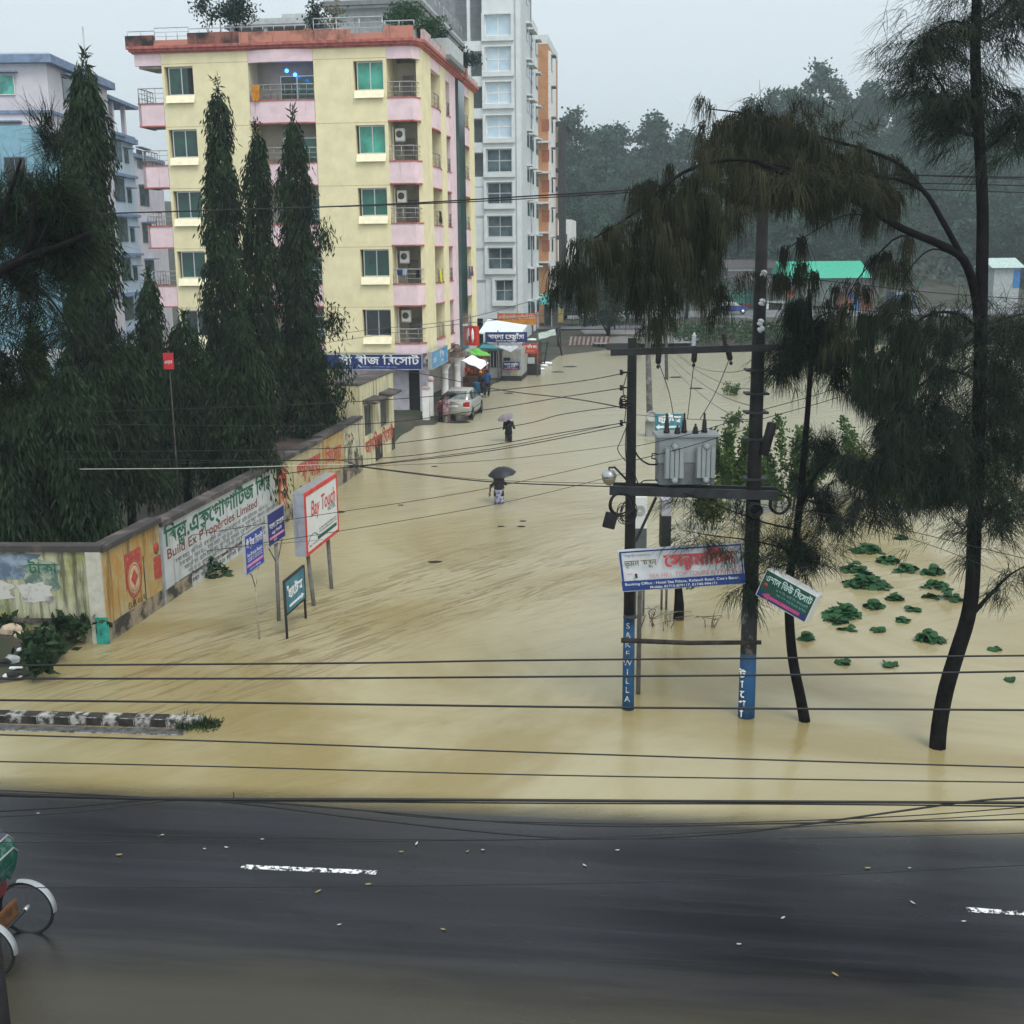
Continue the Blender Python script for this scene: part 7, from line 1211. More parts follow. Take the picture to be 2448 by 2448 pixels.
def umbrella(lb, tip, ax, r_, m, hlen, ribs=8, flare=.30):
    """tip = top of the canopy, ax = shaft direction pointing up"""
    t_ = thing('umbrella', tip, lb, 'umbrella'); ax = Vector(ax).normalized(); RM = ax.to_track_quat('Z', 'Y').to_matrix().to_4x4(); mb = MB(); n = ribs*4; vs = [RM @ Vector((0, 0, 0))]; rows = 5
    for i in range(1, rows+1):
        f = i/rows
        for j in range(n): a = 2*math.pi*j/n; sc_ = 1-.06*f*(.5-.5*math.cos(a*ribs)); vs.append(RM @ Vector((r_*f*sc_*math.cos(a), r_*f*sc_*math.sin(a), -r_*flare*(f**2.0)*(1.9-.0)*.9 - (.0 if i < rows else .01))))
    fs = [(0, 1+j, 1+(j+1) % n) for j in range(n)]+[(1+i*n+j, 1+(i+1)*n+j, 1+(i+1)*n+(j+1) % n, 1+i*n+(j+1) % n) for i in range(rows-1) for j in range(n)]
    mb.add(vs, fs, m, True); mb.build('canopy', t_); mb = MB(); mb.tube([RM @ Vector((0, 0, .05)), RM @ Vector((0, 0, -hlen))], .008, steel, 6); mb.build('shaft', t_); mb = MB(); mb.tube([RM @ Vector((0, 0, -hlen)), RM @ Vector((0, 0, -hlen-.1))], .016, post_b, 6); mb.build('handle', t_)
    for j in range(ribs): a = 2*math.pi*j/ribs; mb = MB(); mb.tube([RM @ Vector((0, 0, -.3)), RM @ Vector((r_*.5*math.cos(a), r_*.5*math.sin(a), -r_*.15)), RM @ Vector((r_*.97*math.cos(a), r_*.97*math.sin(a), -r_*flare*1.72))], .004, steel, 4, cap=False); mb.build('rib', t_)
    return t_
c_grey = fab('greybrown', (.050, .045, .045)); c_plaid = mat('cloth_plaid', (.42, .42, .52), .95, col2=(.14, .14, .22), scale=7, mask=(.48, .56)); c_blk = fab('black', (.012, .012, .015)); c_pink = fab('dusty_pink', (.48, .30, .36)); c_blue = fab('shirt_blue', (.03, .08, .24)); c_dk = fab('charcoal', (.02, .022, .026))
# wading man with the black umbrella, seen from behind
g = G(1193, 1204); pz = -.42
person('person wading away under a black umbrella in a grey shirt and checked wrap', (g.x, g.y, pz), R(172), c_grey, c_plaid, (.30, .06, .80), (-.05, -.19, 1.20), (.29, .0, 1.02), (-.27, -.06, 1.08), 1.66, skirt=True, hem=.34, top_hem=.70, step=.06)
umbrella('wide black umbrella held by the person wading in the middle of the street', P(1198, 1117, g.y-.06), (-.12, -.14, 1), .50, mat('umbrella_black', (.014, .016, .022), .5, var=.1), .68, flare=.26)
g = G(1216, 1055); person('person in black wading farther up the street under a tilted mauve umbrella', (g.x, g.y, -.45), R(20), c_blk, c_blk, (-.10, -.2, 1.22), (.2, -.16, 1.15), (-.26, -.05, 1.06), (.26, -.05, 1.05), 1.64, skirt=True, hem=.2, top_hem=.8, hw=.95, sleeves=1)
umbrella('small mauve umbrella tilted over the person in black', P(1207, 991, g.y-.15), (-.28, -.2, 1), .42, mat('umbrella_mauve', (.17, .13, .20), .5, col2=(.26, .22, .16), scale=3, mask=(.45, .6)), .6, flare=.22)
g = G(1066, 1007, .1); gz = max(-.05, float(ground_z(g.x, g.y))); person('person in a dusty pink dress standing at the boot of the silver car', (g.x, g.y, gz), R(-30), c_pink, c_pink, (-.08, -.2, 1.22), (.12, -.22, 1.12), (-.25, -.04, 1.08), (.25, -.06, 1.05), 1.56, skirt=True, hem=.52, top_hem=.62, sleeves=.6, hw=.92, scarf=c_pink)
umbrella('black umbrella tilted back over the person in pink', P(1068, 938, g.y+.15), (-.35, .35, 1), .5, MATS['umbrella_black'], .65, flare=.28)
g = G(1054, 1005, .1); person('child in dark clothes standing half hidden beside the person in pink', (g.x, g.y+.1, max(-.05, float(ground_z(g.x, g.y)))), R(10), fab('maroon', (.14, .03, .04)), c_dk, (-.2, -.05, .75), (.22, -.08, .78), (-.24, .0, 1.0), (.24, .0, 1.0), 1.1, hem=.1)
p = FY.W(2.0, 8.6, .05); person('person in a blue shirt and dark trousers at the snack stall counter', p, R(150), c_blue, c_dk, (-.2, -.24, 1.0), (.2, -.28, 1.0), (-.26, -.05, 1.05), (.26, -.05, 1.05), 1.62, hem=.05, lean=.06)
g = G(1150, 949); person('person in charcoal clothes with an orange head cloth at the street side of the stall', (g.x, g.y, max(-.1, float(ground_z(g.x, g.y)))), R(120), c_dk, c_blk, (-.2, -.2, 1.05), (.2, -.15, .9), (-.26, -.03, 1.06), (.26, -.02, 1.05), 1.66, hem=.05, sleeves=1); 
for ch in bpy.data.objects:
    if ch.name.startswith('hair') and ch.parent and ch.parent.get('label', '').startswith('person in charcoal'): ch.data.materials[0] = fab('orange', (.62, .25, .02))
for px, py, lb, cc in ((1612, 766, 'tiny far person in dark clothes walking on the pale road', c_dk), (1500, 762, 'tiny far person in a pale shirt under the hanging bough', fab('paleblue', (.4, .52, .62)))):
    Yq = 124; d = P(px, py, Yq); person(lb, (d.x, Yq, float(ground_z(d.x, Yq))+.1), R(160), cc, c_dk, (-.22, -.02, .82), (.22, -.02, .82), (-.24, .02, 1.06), (.24, .02, 1.06), 1.66, hem=.05)
# ================================================================== the silver saloon
silv = mat('car_silver', (.42, .42, .38), .28, var=.04, metal=.35, spec=.6); tyre = mat('tyre', (.012, .012, .013), .8); cgl = mat('car_glass', (.05, .06, .065), .05, col2=(.16, .19, .20), scale=1.2, mask=(.4, .6), spec=.8); tred = mat('tail_red', (.38, .02, .02), .2); twh = mat('tail_white', (.75, .72, .68), .2)
cyw = R(8.8); fw = Vector((math.sin(cyw), math.cos(cyw), 0)); rt = Vector((math.cos(cyw), -math.sin(cyw), 0)); cc = Vector((-2.09, 60.73, 0))-rt*.74+fw*1.3
cz = .06; car = thing('saloon_car', (cc.x, cc.y, cz), 'silver saloon car parked with its boot towards the flood by the white pillars', 'car', R(90)-cyw)
def loft(mb, st, sec, m):
    vs, fs = [], []; 
    for s in st: vs += [Vector(q) for q in sec(*s)]
    n = len(vs)//len(st)
    for i in range(len(st)-1):
        for j in range(n): fs.append((i*n+j, i*n+(j+1) % n, (i+1)*n+(j+1) % n, (i+1)*n+j))
    mb.add(vs, fs+[tuple(range(n)), tuple((len(st)-1)*n+j for j in range(n))], m, True)
def bsec(x, hw, zb, zs, zt):
    h = [(hw*.9, zb), (hw*.99, zb+.12), (hw, .55), (hw*.97, zs), (hw*.72, zt)]; return [(x, y, z) for y, z in h]+[(x, 0, zt+.012)]+[(x, -y, z) for y, z in h[::-1]]+[(x, 0, zb)]
mb = MB(); loft(mb, [(-2.22, .70, .42, .74, .76), (-2.16, .80, .32, .88, .93), (-2.0, .84, .25, .95, 1.0), (-1.4, .85, .22, .95, 1.02), (-.6, .855, .2, .92, .96), (.8, .855, .2, .90, .94), (1.15, .845, .2, .88, .94), (1.8, .81, .22, .74, .82), (2.1, .72, .3, .62, .68), (2.2, .6, .36, .52, .56)], bsec, silv); mb.build('body', car)
def gsec(x, hb, ht, zb, zt): return [(x, hb, zb), (x, ht+.02, zt-.06), (x, ht-.06, zt), (x, 0, zt+.015), (x, -ht+.06, zt), (x, -ht-.02, zt-.06), (x, -hb, zb)]
mb = MB(); loft(mb, [(-1.62, .68, .66, .96, 1.0), (-1.0, .76, .58, .94, 1.41), (-.4, .77, .60, .93, 1.465), (.3, .77, .60, .92, 1.45), (.62, .77, .60, .92, 1.38), (1.25, .70, .68, .92, .96)], gsec, silv); mb.build('cabin', car)
mb = MB(); mb.add([(-1.60, .54, 1.03), (-1.60, -.54, 1.03), (-1.06, -.50, 1.40), (-1.06, .50, 1.40)], [(0, 1, 2, 3)], cgl); mb.build('rear_window', car)
for s in (1, -1):
    for x0, x1, t0, t1 in ((-1.15, -.33, -.92, -.36), (-.25, .9, -.25, .52)):
        mb = MB(); mb.add([(x0, s*.775, .98), (x1, s*.775, .97), (t1, s*.632, 1.37), (t0, s*.618, 1.37)], [(0, 1, 2, 3)], cgl); mb.build('side_window', car)
    mb = MB(); mb.prism([(-2.19, s*.50, .74), (-2.19, s*.80, .74), (-2.13, s*.83, .74), (-2.08, s*.84, .96), (-2.16, s*.62, .96)], (0, 0, .01), tred); mb.box((-2.235, s*.52, .72), (-2.05, s*.83, .93), tred); fo = mb.build('tail_light', car, bevel=.02); mb = MB(); mb.box((-2.242, s*.50, .645), (-2.06, s*.82, .71), twh); mb.build('reflector', fo, bevel=.01)
    for x in (-1.3, 1.3):
        M = T_(x, s*.76, .31) @ Matrix.Rotation(R(90), 4, 'X'); mb = MB(); mb.lathe([(.2, -.1), (.30, -.1), (.315, -.06), (.315, .06), (.30, .1), (.2, .1)], tyre, 22, M=M); fo = mb.build('wheel', car); mb = MB(); mb.lathe([(0, -.105), (.06, -.108), (.19, -.07), (.21, -.10), (.21, .1), (0, .1)], alu, 18, M=M if s < 0 else M @ Matrix.Rotation(math.pi, 4, 'X')); mb.build('rim', fo)
        mb = MB(); mb.lathe([(.0, -.02), (.36, -.02), (.37, .0), (0, .0)], tyre, 22, M=T_(x, s*.845, .31) @ Matrix.Rotation(R(90), 4, 'X')); mb.build('wheel_arch', car)
    mb = MB(); mb.box((.75, s*.86, .93), (.95, s*1.0, 1.06), silv); mb.build('door_mirror', car, bevel=.03); mb = MB(); mb.box((-1.0, s*.857, .50), (1.0, s*.866, .56), mat('trim_grey', (.2, .2, .2), .6)); mb.build('side_trim', car)
mb = MB(); mb.box((-2.26, -.80, .34), (-2.1, .80, .56), silv); mb.build('bumper', car, bevel=.05); mb = MB(); mb.box((-2.27, -.79, .45), (-2.255, .79, .475), mat('trim_grey', (.2, .2, .2))); mb.build('bumper_trim', car); mb = MB(); mb.box((-2.245, -.26, .70), (-2.2, .26, .82), mat('plate_white', (.7, .7, .68), .5)); mb.build('number_plate', car); mb = MB(); mb.box((-2.235, -.35, .86), (-2.17, .35, .89), alu); mb.build('boot_handle', car)
# ================================================================== cycle rickshaw at the left edge
wg_ = G(70, 2231); fwv = -RD1; nv = Vector((-fwv.y, fwv.x, 0)); ax = wg_+nv*.47; rk = thing('cycle_rickshaw', (ax.x, ax.y, 0), 'cycle rickshaw with green hood and orange board cut off by the left edge', 'rickshaw', math.atan2(fwv.y, fwv.x))
rgn = mat('hood_green', (.01, .085, .055), .5, col2=(.10, .20, .17), scale=5, mask=(.52, .62)); rsl = mat('rickshaw_silver', (.5, .53, .54), .3, metal=.6, var=.1); rwt = mat('plastic_sheet', (.72, .75, .78), .3, var=.05); ror = mat('rickshaw_board', (.17, .075, .025), .6, col2=(.06, .03, .02), scale=7, mask=(.45, .6)); rfr = mat('rickshaw_frame', (.03, .03, .032), .6); rhd = mat('hood_top', (.06, .07, .09), .6, var=.2)
def cyc_wheel(nm, x, y, r_, parent):
    mb = MB(); mb.tube([(x+r_*math.cos(2*math.pi*j/36), y, r_+r_*math.sin(2*math.pi*j/36)) for j in range(37)], .022, tyre, 8, cap=False); fo = mb.build(nm, parent); mb = MB()
    for j in range(20): a = 2*math.pi*j/20; mb.tube([(x, y+.03*(-1)**j, r_), (x+r_*.96*math.cos(a), y, r_+r_*.96*math.sin(a))], .0013, rfr, 4, cap=False)
    mb.build('spokes', fo); mb = MB(); mb.tube([(x, y-.05, r_), (x, y+.05, r_)], .03, rsl, 10); mb.build('hub', fo); return fo
for y in (.47, -.47):
    cyc_wheel('wheel', 0, y, .355, rk); mb = MB(); vs = []; n = 16
    for j in range(n+1):
        a = R(78+104*j/n); 
        for dy, dr in ((-.05, .035), (0, .055), (.05, .035)): vs.append((( .355+dr)*math.cos(a), y+dy, .355+(.355+dr)*math.sin(a)))
    mb.add(vs, [(3*j+q, 3*j+q+1, 3*j+q+4, 3*j+q+3) for j in range(n) for q in (0, 1)], rsl, True); mb.build('mudguard', rk)
mb = MB(); mb.tube([(0, -.5, .355), (0, .5, .355)], .022, rfr, 8); mb.build('axle', rk); mb = MB(); mb.box((.04, -.36, .28), (.1, .36, .56), ror); mb.box((.1, -.36, .28), (.5, .36, .32), ror); mb.build('rear_board', rk, bevel=.01)
mb = MB(); mb.box((.17, -.40, .62), (.77, .40, .86), mat('seat_red', (.16, .03, .03), .5, var=.2)); mb.build('seat', rk, bevel=.03); mb = MB(); mb.box((.77, -.38, .36), (1.15, .38, .42), ror); mb.build('foot_board', rk)
mb = MB(); vs = []; n = 12
hp = [(.16, .84), (.06, 1.05), (.02, 1.25), (.08, 1.42), (.22, 1.55), (.5, 1.6), (.8, 1.56)]
for (x, z) in hp:
    for y in (-.45, -.35, 0, .35, .45): vs.append((x, y, z-(.08 if abs(y) > .4 else 0)))
fsb = [(5*j+q, 5*j+q+1, 5*j+q+6, 5*j+q+5) for j in range(3) for q in range(4)]; fst = [(5*j+q, 5*j+q+1, 5*j+q+6, 5*j+q+5) for j in range(3, 6) for q in range(4)]
mb.add(vs[:20], fsb, rgn, True); mb.build('hood_back', rk); mb = MB(); mb.add(vs[15:], [[q-15 for q in f] for f in fst], rhd, True); mb.build('hood_top', rk)
for y in (-.46, .46): mb = MB(); mb.add([(.22, y, .9), (.12, y, 1.2), (.16, y, 1.36), (.5, y, 1.46), (.75, y, 1.1), (.7, y, .9)], [(0, 1, 2, 3, 4, 5)], rwt); mb.build('side_sheet', rk)
for x, z in ((.02, 1.25), (.08, 1.42), (.5, 1.6), (.8, 1.56)): mb = MB(); mb.tube([(.35+x*.3, -.47, .85), (x, -.47, z-.1), (x, -.36, z+.012), (x, .36, z+.012), (x, .47, z-.1), (.35+x*.3, .47, .85)], .014, rsl, 6); mb.build('hoop', rk)
mb = MB(); mb.tube([(0, 0, .36), (.9, 0, .42), (1.35, 0, .30), (1.8, 0, .45), (2.15, 0, .82)], .022, rfr, 7); mb.tube([(1.35, 0, .3), (1.2, 0, .85)], .02, rfr, 7); mb.tube([(1.2, 0, .75), (2.1, 0, .80)], .02, rfr, 7); mb.tube([(2.1, 0, .98), (2.22, 0, .6), (2.3, 0, .34)], .02, rfr, 7); mb.build('frame', rk)
cyc_wheel('front_wheel', 2.3, 0, .33, rk); mb = MB(); mb.box((1.08, -.09, .86), (1.34, .09, .92), rfr); mb.build('saddle', rk, bevel=.02); mb = MB(); mb.tube([(1.95, -.3, 1.05), (2.1, -.2, 1.0), (2.1, .2, 1.0), (1.95, .3, 1.05)], .013, rsl, 6); mb.build('handlebar', rk)
q = P(22, 2448, 9.0); t_ = thing('dark_post', (q.x-.11, 9.0, 0), 'dark round post cut off by the lower left corner', 'post'); mb = MB(); mb.tube([(0, 0, -.2), (0, 0, 3), (0, 0, 7.2)], [.12, .11, .09], pole_d, 12); mb.build('shaft', t_)
# ================================================================== rubbish heap, litter, floating scraps
def blob(nm, lb, cat, p, sx, sy, sz, m, group=None, seed=0):
    g = random.Random(seed); bm = bmesh.new(); bmesh.ops.create_icosphere(bm, subdivisions=2, radius=1)
    for v in bm.verts: f = 1+.28*(g.random()-.5); v.co = Vector((v.co.x*sx*f, v.co.y*sy*f, max(-.15, v.co.z)*sz*f))
    me = bpy.data.meshes.new(nm); bm.to_mesh(me); bm.free(); me.materials.append(m); return tag(link(nm, me, None, p), lb, cat, group)
lw, lt, lg_, lk = mat('litter_white', (.66, .68, .68), .6, var=.15), mat('litter_tan', (.50, .40, .29), .8, var=.2), mat('litter_grey', (.30, .32, .33), .8, var=.2), mat('litter_dark', (.025, .022, .02), .9, var=.4)
for i, (px, py, z, sx, sy, sz, m, lb, cat) in enumerate(((24, 1492, .5, .26, .2, .2, lt, 'crumpled tan sack at the top of the rubbish heap', 'sack'), (48, 1503, .45, .17, .12, .1, lt, 'flat tan scrap beside the crumpled sack', 'scrap'), (76, 1513, .4, .05, .05, .05, lw, 'small white cup lying in the weeds of the heap', 'litter'), (28, 1570, .3, .17, .13, .14, lg_, 'grey plastic bag in the middle of the rubbish heap', 'bag'), (36, 1586, .25, .14, .08, .05, lw, 'white flattened packet below the grey bag', 'litter'), (50, 1540, .35, .12, .08, .05, lw, 'torn white paper above the grey bag', 'litter'), (56, 1562, .3, .07, .06, .04, mat('litter_green', (.06, .4, .1), .6), 'bright green wrapper on the rubbish heap', 'litter'), (18, 1604, .2, .12, .08, .06, lw, 'white scrap low on the rubbish heap, left one', 'litter'), (44, 1612, .12, .07, .06, .05, lw, 'white scrap low on the rubbish heap, right one', 'litter'), (10, 1580, .25, .16, .12, .1, lk, 'black bag at the left edge of the heap', 'bag'), (30, 1608, .15, .2, .12, .08, lk, 'soaked dark rags at the foot of the rubbish heap', 'rags'))):
    p = G(px, py, z); p.z = float(ground_z(p.x, p.y))+.02; blob('litter', lb, cat, p, sx, sy, sz, m, 'rubbish on the heap', i)
for i, (x, y, s, lb) in enumerate(((821, 1060, .13, 'dark object floating alone in open water right of the light box sign'), (987, 983, .08, 'dark scrap floating below the wading person, upper right one'), (945, 993, .08, 'dark scrap floating below the wading person, left one'), (983, 993, .09, 'dark scrap floating below the wading person, lower right one'), (756, 953, .07, 'dark scrap floating between the light box sign and the street'), (640, 966, .14, 'dark leaf litter by the right edge of the light box sign'), (820, 880, .1, 'dark driftwood near the wet porch of the yellow block'), (865, 797, .4, 'long flat board washed up behind the person in pink'), (893, 779, .25, 'short plank floating by the front wheel of the silver car'), (1075, 692, .35, 'muddy lump in the far water below the sandbags'), (1053, 702, .3, 'small muddy lump left of the far one'), (960, 742, .2, 'scrap floating beyond the silver car'), (1313, 733, .3, 'dark clump in the far water beside the thin pole'), (1275, 712, .3, 'dark clump farther out near the tall pole'))):
    p = Gk(x, y, .01); blob('floating_scrap', lb, 'scrap', p, s*1.5, s*.7, s*.22, lk if i not in (9, 10) else gm, 'scraps floating in the flood', 40+i)
for i, (x, y, s) in enumerate(((1700, 675, 1), (1400, 690, 1))): pass
p = Gk(1775, 645, .0); a_, b_ = P(1640, 838, 97), P(1716, 838, 97); 
t_ = tag(MB().box((-1.2, 0, -.1), (1.5, .5, .45), post_b).build('dark_slab', None, P(1485, 834, 98.5), bevel=.05), 'long dark slab standing in the far water left of the shorter pole', 'slab')
b_ = G(1622, 1480); t_ = thing('tree_stump', b_, 'short dark trunk with drooping leaves behind the hanging banner', 'stump'); mb = MB(); mb.tube([(0, 0, -.3), (.01, 0, .35), (-.02, 0, .85)], [.14, .12, .08], bark, 9); mb.build('trunk', t_); n = 160; P0 = rng.normal(0, 1, (n, 3))*np.array([.28, .2, .06])+np.array([.02, 0, .98]); D = rng.normal(0, .7, (n, 3))+np.array([0, 0, -.3]); D /= np.linalg.norm(D, axis=1, keepdims=True); V, F = quads_leaf(P0, D, .16, .09); npmesh('leaves', V, F, crl, t_)
for px, py, lb in ((1565, 1495, 'tangle of dry twigs sticking out of the flood between the two poles'), (1695, 1500, 'single dead sprig drifting left of the tall pole')):
    b_ = G(px, py); t_ = thing('dead_twigs', b_, lb, 'twigs'); mb = MB(); tw_ = mat('dry_twig', (.16, .12, .07), .9, var=.2)
    for i in range(16 if px < 1600 else 6): a = rnd.random()*6.28; r_ = .5*rnd.random() if px < 1600 else .06; mb.tube([(r_*math.cos(a)*1.2, r_*math.sin(a), -.1), (r_*math.cos(a)*1.2+.12*rnd.gauss(0, 1), r_*math.sin(a), .15+.15*rnd.random()), (r_*math.cos(a)*1.2+.2*rnd.gauss(0, 1), r_*math.sin(a), .2+.2*rnd.random())], [.012, .01, .006], tw_, 5)
    mb.build('stems', t_)
lfy = mat('fallen_leaf_yellow', (.28, .22, .08), .6, var=.2); lfp = mat('fallen_leaf_pale', (.42, .43, .40), .6, var=.15)
for i, (x, y, ln, ang, m, lb) in enumerate(((304, 1577, .12, .5, lfp, 'long white paper scrap on the road above the left lane dash'), (72, 1534, .07, .2, lfp, 'white scrap on the road near the flood edge at the left'), (225, 1615, .13, .1, lfy, 'yellow leaf on the road left of the long paper scrap'), (600, 1684, .13, .7, lfy, 'yellow leaf just below the left lane dash'), (695, 1671, .13, .05, lfy, 'thin yellow leaf under the right end of the left lane dash'), (386, 1603, .07, -.1, lfp, 'small white scrap straight above the left lane dash'), (427, 1600, .1, -.2, lfp, 'thin pale twig on the road above the left lane dash'), (495, 1584, .08, 0, lfp, 'pale scrap on the road right of the long paper scrap'), (757, 1608, .1, .1, lfy, 'tan leaf on the road right of the left lane dash'), (786, 1592, .12, 1.3, lfp, 'upright pale twig on the road left of the middle'), (882, 1607, .08, .6, lfy, 'tan leaf near the middle of the road, left one'), (911, 1604, .08, -.1, lfp, 'pale scrap near the middle of the road'), (1103, 1634, .1, -.7, lfp, 'pale curled leaf under the shorter pole reflection'), (1165, 1604, .09, 0, lfp, 'pale scrap below the shorter pole'), (1637, 1638, .12, .0, lfy, 'yellow leaf on the road before the kinked trunk'), (1716, 1638, .07, .1, lfp, 'white scrap right of the yellow leaf on the road'), (1722, 1706, .1, -.9, lfp, 'pale slanted leaf left of the right lane dash'), (1477, 1734, .1, .5, lfp, 'pale leaf low on the right half of the road'), (836, 1754, .1, -.3, lfy, 'yellow leaf alone low in the middle of the road'), (1818, 1741, .09, .1, lfp, 'bright white scrap below the right lane dash'), (1576, 1838, .12, -.8, lfy, 'yellow leaf at the bottom right of the road'), (1394, 1782, .09, 0, lfp, 'faint pale leaf low right of the middle'), (640, 1745, .08, .3, lfp, 'faint pale scrap low left of the middle'))):
    p = Gk(x, y, .03); p.z = float(road_z(VV(p.x, p.y)))+.006; mb = MB(); c_, s_ = math.cos(ang), math.sin(ang); pts = [(-.5, 0), (-.2, .16), (.2, .15), (.5, 0), (.2, -.15), (-.2, -.14)]; ln *= .75; vs = [((u*c_-v*s_)*ln, (u*s_+v*c_)*ln*1.4, .004+.012*abs(u)) for u, v in pts]; mb.prism(vs, (0, 0, .003), m); tag(mb.build('fallen_leaf', None, p), lb, 'leaf' if m is lfy or 'leaf' in lb else 'scrap', 'leaves and scraps on the road')
# ================================================================== WIRES
cbl = MATS['cable_black']; cgr = mat('cable_grey', (.10, .10, .095), .6); cpl = mat('cable_pale', (.55, .55, .5), .5)
def wire(lb, pts, r_, Y=None, m=None, group=None, nm='cable', n=28):
    q = smooth_path([Pk(p[0], p[1], p[2] if len(p) > 2 else Y) for p in pts], n); o = q[len(q)//2].copy(); mb = MB(); mb.tube([p-o for p in q], r_, m or cbl, 5, cap=True); return tag(mb.build(nm, None, o), lb, 'cable', group)
YW = 9.0; g1 = 'cables strung along the near side of the road'
wire('thick black cable across the whole view, topmost of the three over the flood edge', [(-80, 1256), (640, 1251), (966, 1246), (1500, 1241), (2010, 1236)], .0085, YW, None, g1)
wire('thick black cable across the whole view, middle of the three over the kerb', [(-80, 1280), (500, 1280), (966, 1277), (1500, 1273), (2010, 1265)], .009, YW, None, g1)
wire('thick black cable across the whole view, lowest of the three just over the kerb', [(-80, 1320), (400, 1325), (700, 1329), (1200, 1335), (2010, 1340)], .0095, YW, None, g1)
wire('thinner cable sloping gently down to the right below the kerb, upper one', [(-80, 1384), (400, 1398), (966, 1418), (1500, 1435), (2010, 1450)], .007, YW, None, g1); wire('thinner cable sloping gently down to the right below the kerb, lower one', [(-80, 1435), (400, 1446), (966, 1461), (1500, 1470), (2010, 1477)], .006, YW, None, g1)
g2 = 'cables bundled along the road edge'
wire('thickest cable of the bundle along the road edge, nearly straight', [(-80, 1496), (330, 1507), (700, 1508), (1200, 1511), (2010, 1515)], .013, YW, None, g2); wire('cable under the thickest one in the bundle, slightly sagging', [(-80, 1500), (330, 1509), (966, 1515), (1500, 1517), (2010, 1522)], .007, YW, None, g2); wire('cable fanning up to the left end of the bundle', [(-80, 1488), (150, 1498), (330, 1507), (440, 1510), (900, 1511)], .006, YW, None, g2)
wire('thick drooping cable hanging lowest from the bundle across the road', [(-80, 1535), (120, 1523), (330, 1507), (500, 1521), (700, 1546), (966, 1574), (1150, 1582), (1400, 1570), (1700, 1530), (1850, 1510), (2010, 1502)], .009, YW, None, g2, n=60); wire('drooping cable above the lowest one in the bundle', [(330, 1509), (500, 1515), (700, 1530), (966, 1552), (1200, 1559), (1500, 1553), (2010, 1545)], .007, YW, None, g2, n=50); wire('thin cable sagging beside the drooping ones to the right', [(480, 1512), (640, 1524), (800, 1542), (1000, 1551), (1300, 1554), (1700, 1540), (2010, 1516)], .005, YW, None, g2, n=50); wire('thin cable fanning down to the left end of the bundle', [(-80, 1545), (150, 1532), (330, 1510), (500, 1508)], .004, YW, None, g2)
wire('faint thin cable low over the dark asphalt, upper one', [(-80, 1568), (500, 1580), (966, 1584), (1300, 1572), (2010, 1530)], .004, 8.6, None, g2); wire('faint thin cable low over the dark asphalt, lower one', [(-80, 1590), (600, 1588), (1150, 1583), (1500, 1582), (2010, 1570)], .0035, 8.6, None, g2); wire('lone thin cable crossing the road below the lane dash', [(-80, 1675), (400, 1674), (800, 1671), (1350, 1660), (2010, 1628)], .004, 8.2, None, g2)
tag(MB().tube([(0, 0, -.02), (.002, 0, .06)], .004, cbl, 5).build('wire_tie', None, Pk(441, 1507, YW)), 'short wire tie sticking up from the cable bundle', 'wire tie')
g3 = 'high cables crossing in front of the buildings'
wire('high black cable crossing in front of the yellow block, thicker one', [(150, 404, 24), (500, 394, 24), (740, 385, 24), (966, 372, 23), (1220, 356, 22), (1500, 330, 21), (2010, 336, 21)], .014, 22, None, g3); wire('high black cable just under the thicker one before the grey tower', [(640, 390, 24), (900, 380, 23.5), (1220, 361, 22), (1500, 343, 21), (2010, 352, 21)], .011, 22, None, g3); wire('high cable right of the hanging bough, lowest of the high ones', [(1450, 352, 21), (1700, 356, 21), (2010, 366, 21)], .010, 21, None, g3); wire('high thin cable right of the hanging bough, top one', [(1450, 322, 21), (1700, 330, 21), (2010, 341, 21)], .007, 21, None, g3)
g4 = 'service wires from the transformer poles'
for (y, lf, lb) in ((703, ((760, 752, 23), (450, 768, 25), (120, 778, 26)), 'wire from the shorter pole to the garden trees, topmost'), (731, ((900, 775, 23), (640, 802, 24), (120, 800, 26)), 'wire from the shorter pole to the garden trees, second from the top'), (765, ((960, 805, 23), (640, 845, 24), (120, 852, 26)), 'wire from the shorter pole to the garden trees, third from the top'), (797, ((900, 843, 23), (640, 868, 24), (120, 866, 26)), 'wire from the shorter pole to the garden trees, lowest')):
    wire(lb, [(1182, y, YP-.1), (1060, y+.42*(lf[0][1]-y), 21.8)]+list(lf), .008, None, None, g4)
for a, b_, lb, r_ in (((675, 879, 20), (1176, 797, YP), 'service wire fanning from the knot over the wall to the shorter pole, upper one', .006), ((675, 880, 20), (1176, 803, YP), 'service wire fanning from the knot over the wall to the shorter pole, second one', .008), ((675, 880, 20), (1188, 838, YP), 'thin service wire from the knot over the wall, third one', .004), ((675, 880, 20), (1155, 918, YP), 'thick service wire from the knot over the wall sagging to the lower beam', .011), ((675, 879, 20), (1140, 912, YP), 'thin service wire just above the thick one to the lower beam', .005)):
    mid = ((a[0]+b_[0])/2, (a[1]+b_[1])/2+9, 20.3); wire(lb, [a, mid, b_], r_, None, None, g4)
wire('pale wire over the dark garden ground', [(150, 885, 20), (400, 883, 20), (640, 876, 20), (675, 880, 20)], .006, None, cpl, g4); wire('black wire left of the knot over the wall, upper one', [(330, 875, 20), (560, 868, 20), (640, 868, 20), (675, 879, 20)], .006, None, None, g4); wire('black wire left of the knot over the wall, lower one', [(520, 896, 20), (600, 886, 20), (675, 881, 20)], .008, None, None, g4); blob('wire_knot', 'dark joint where several wires meet over the boundary wall', 'wire joint', Pk(668, 880, 20), .09, .03, .04, cbl, None, 3)
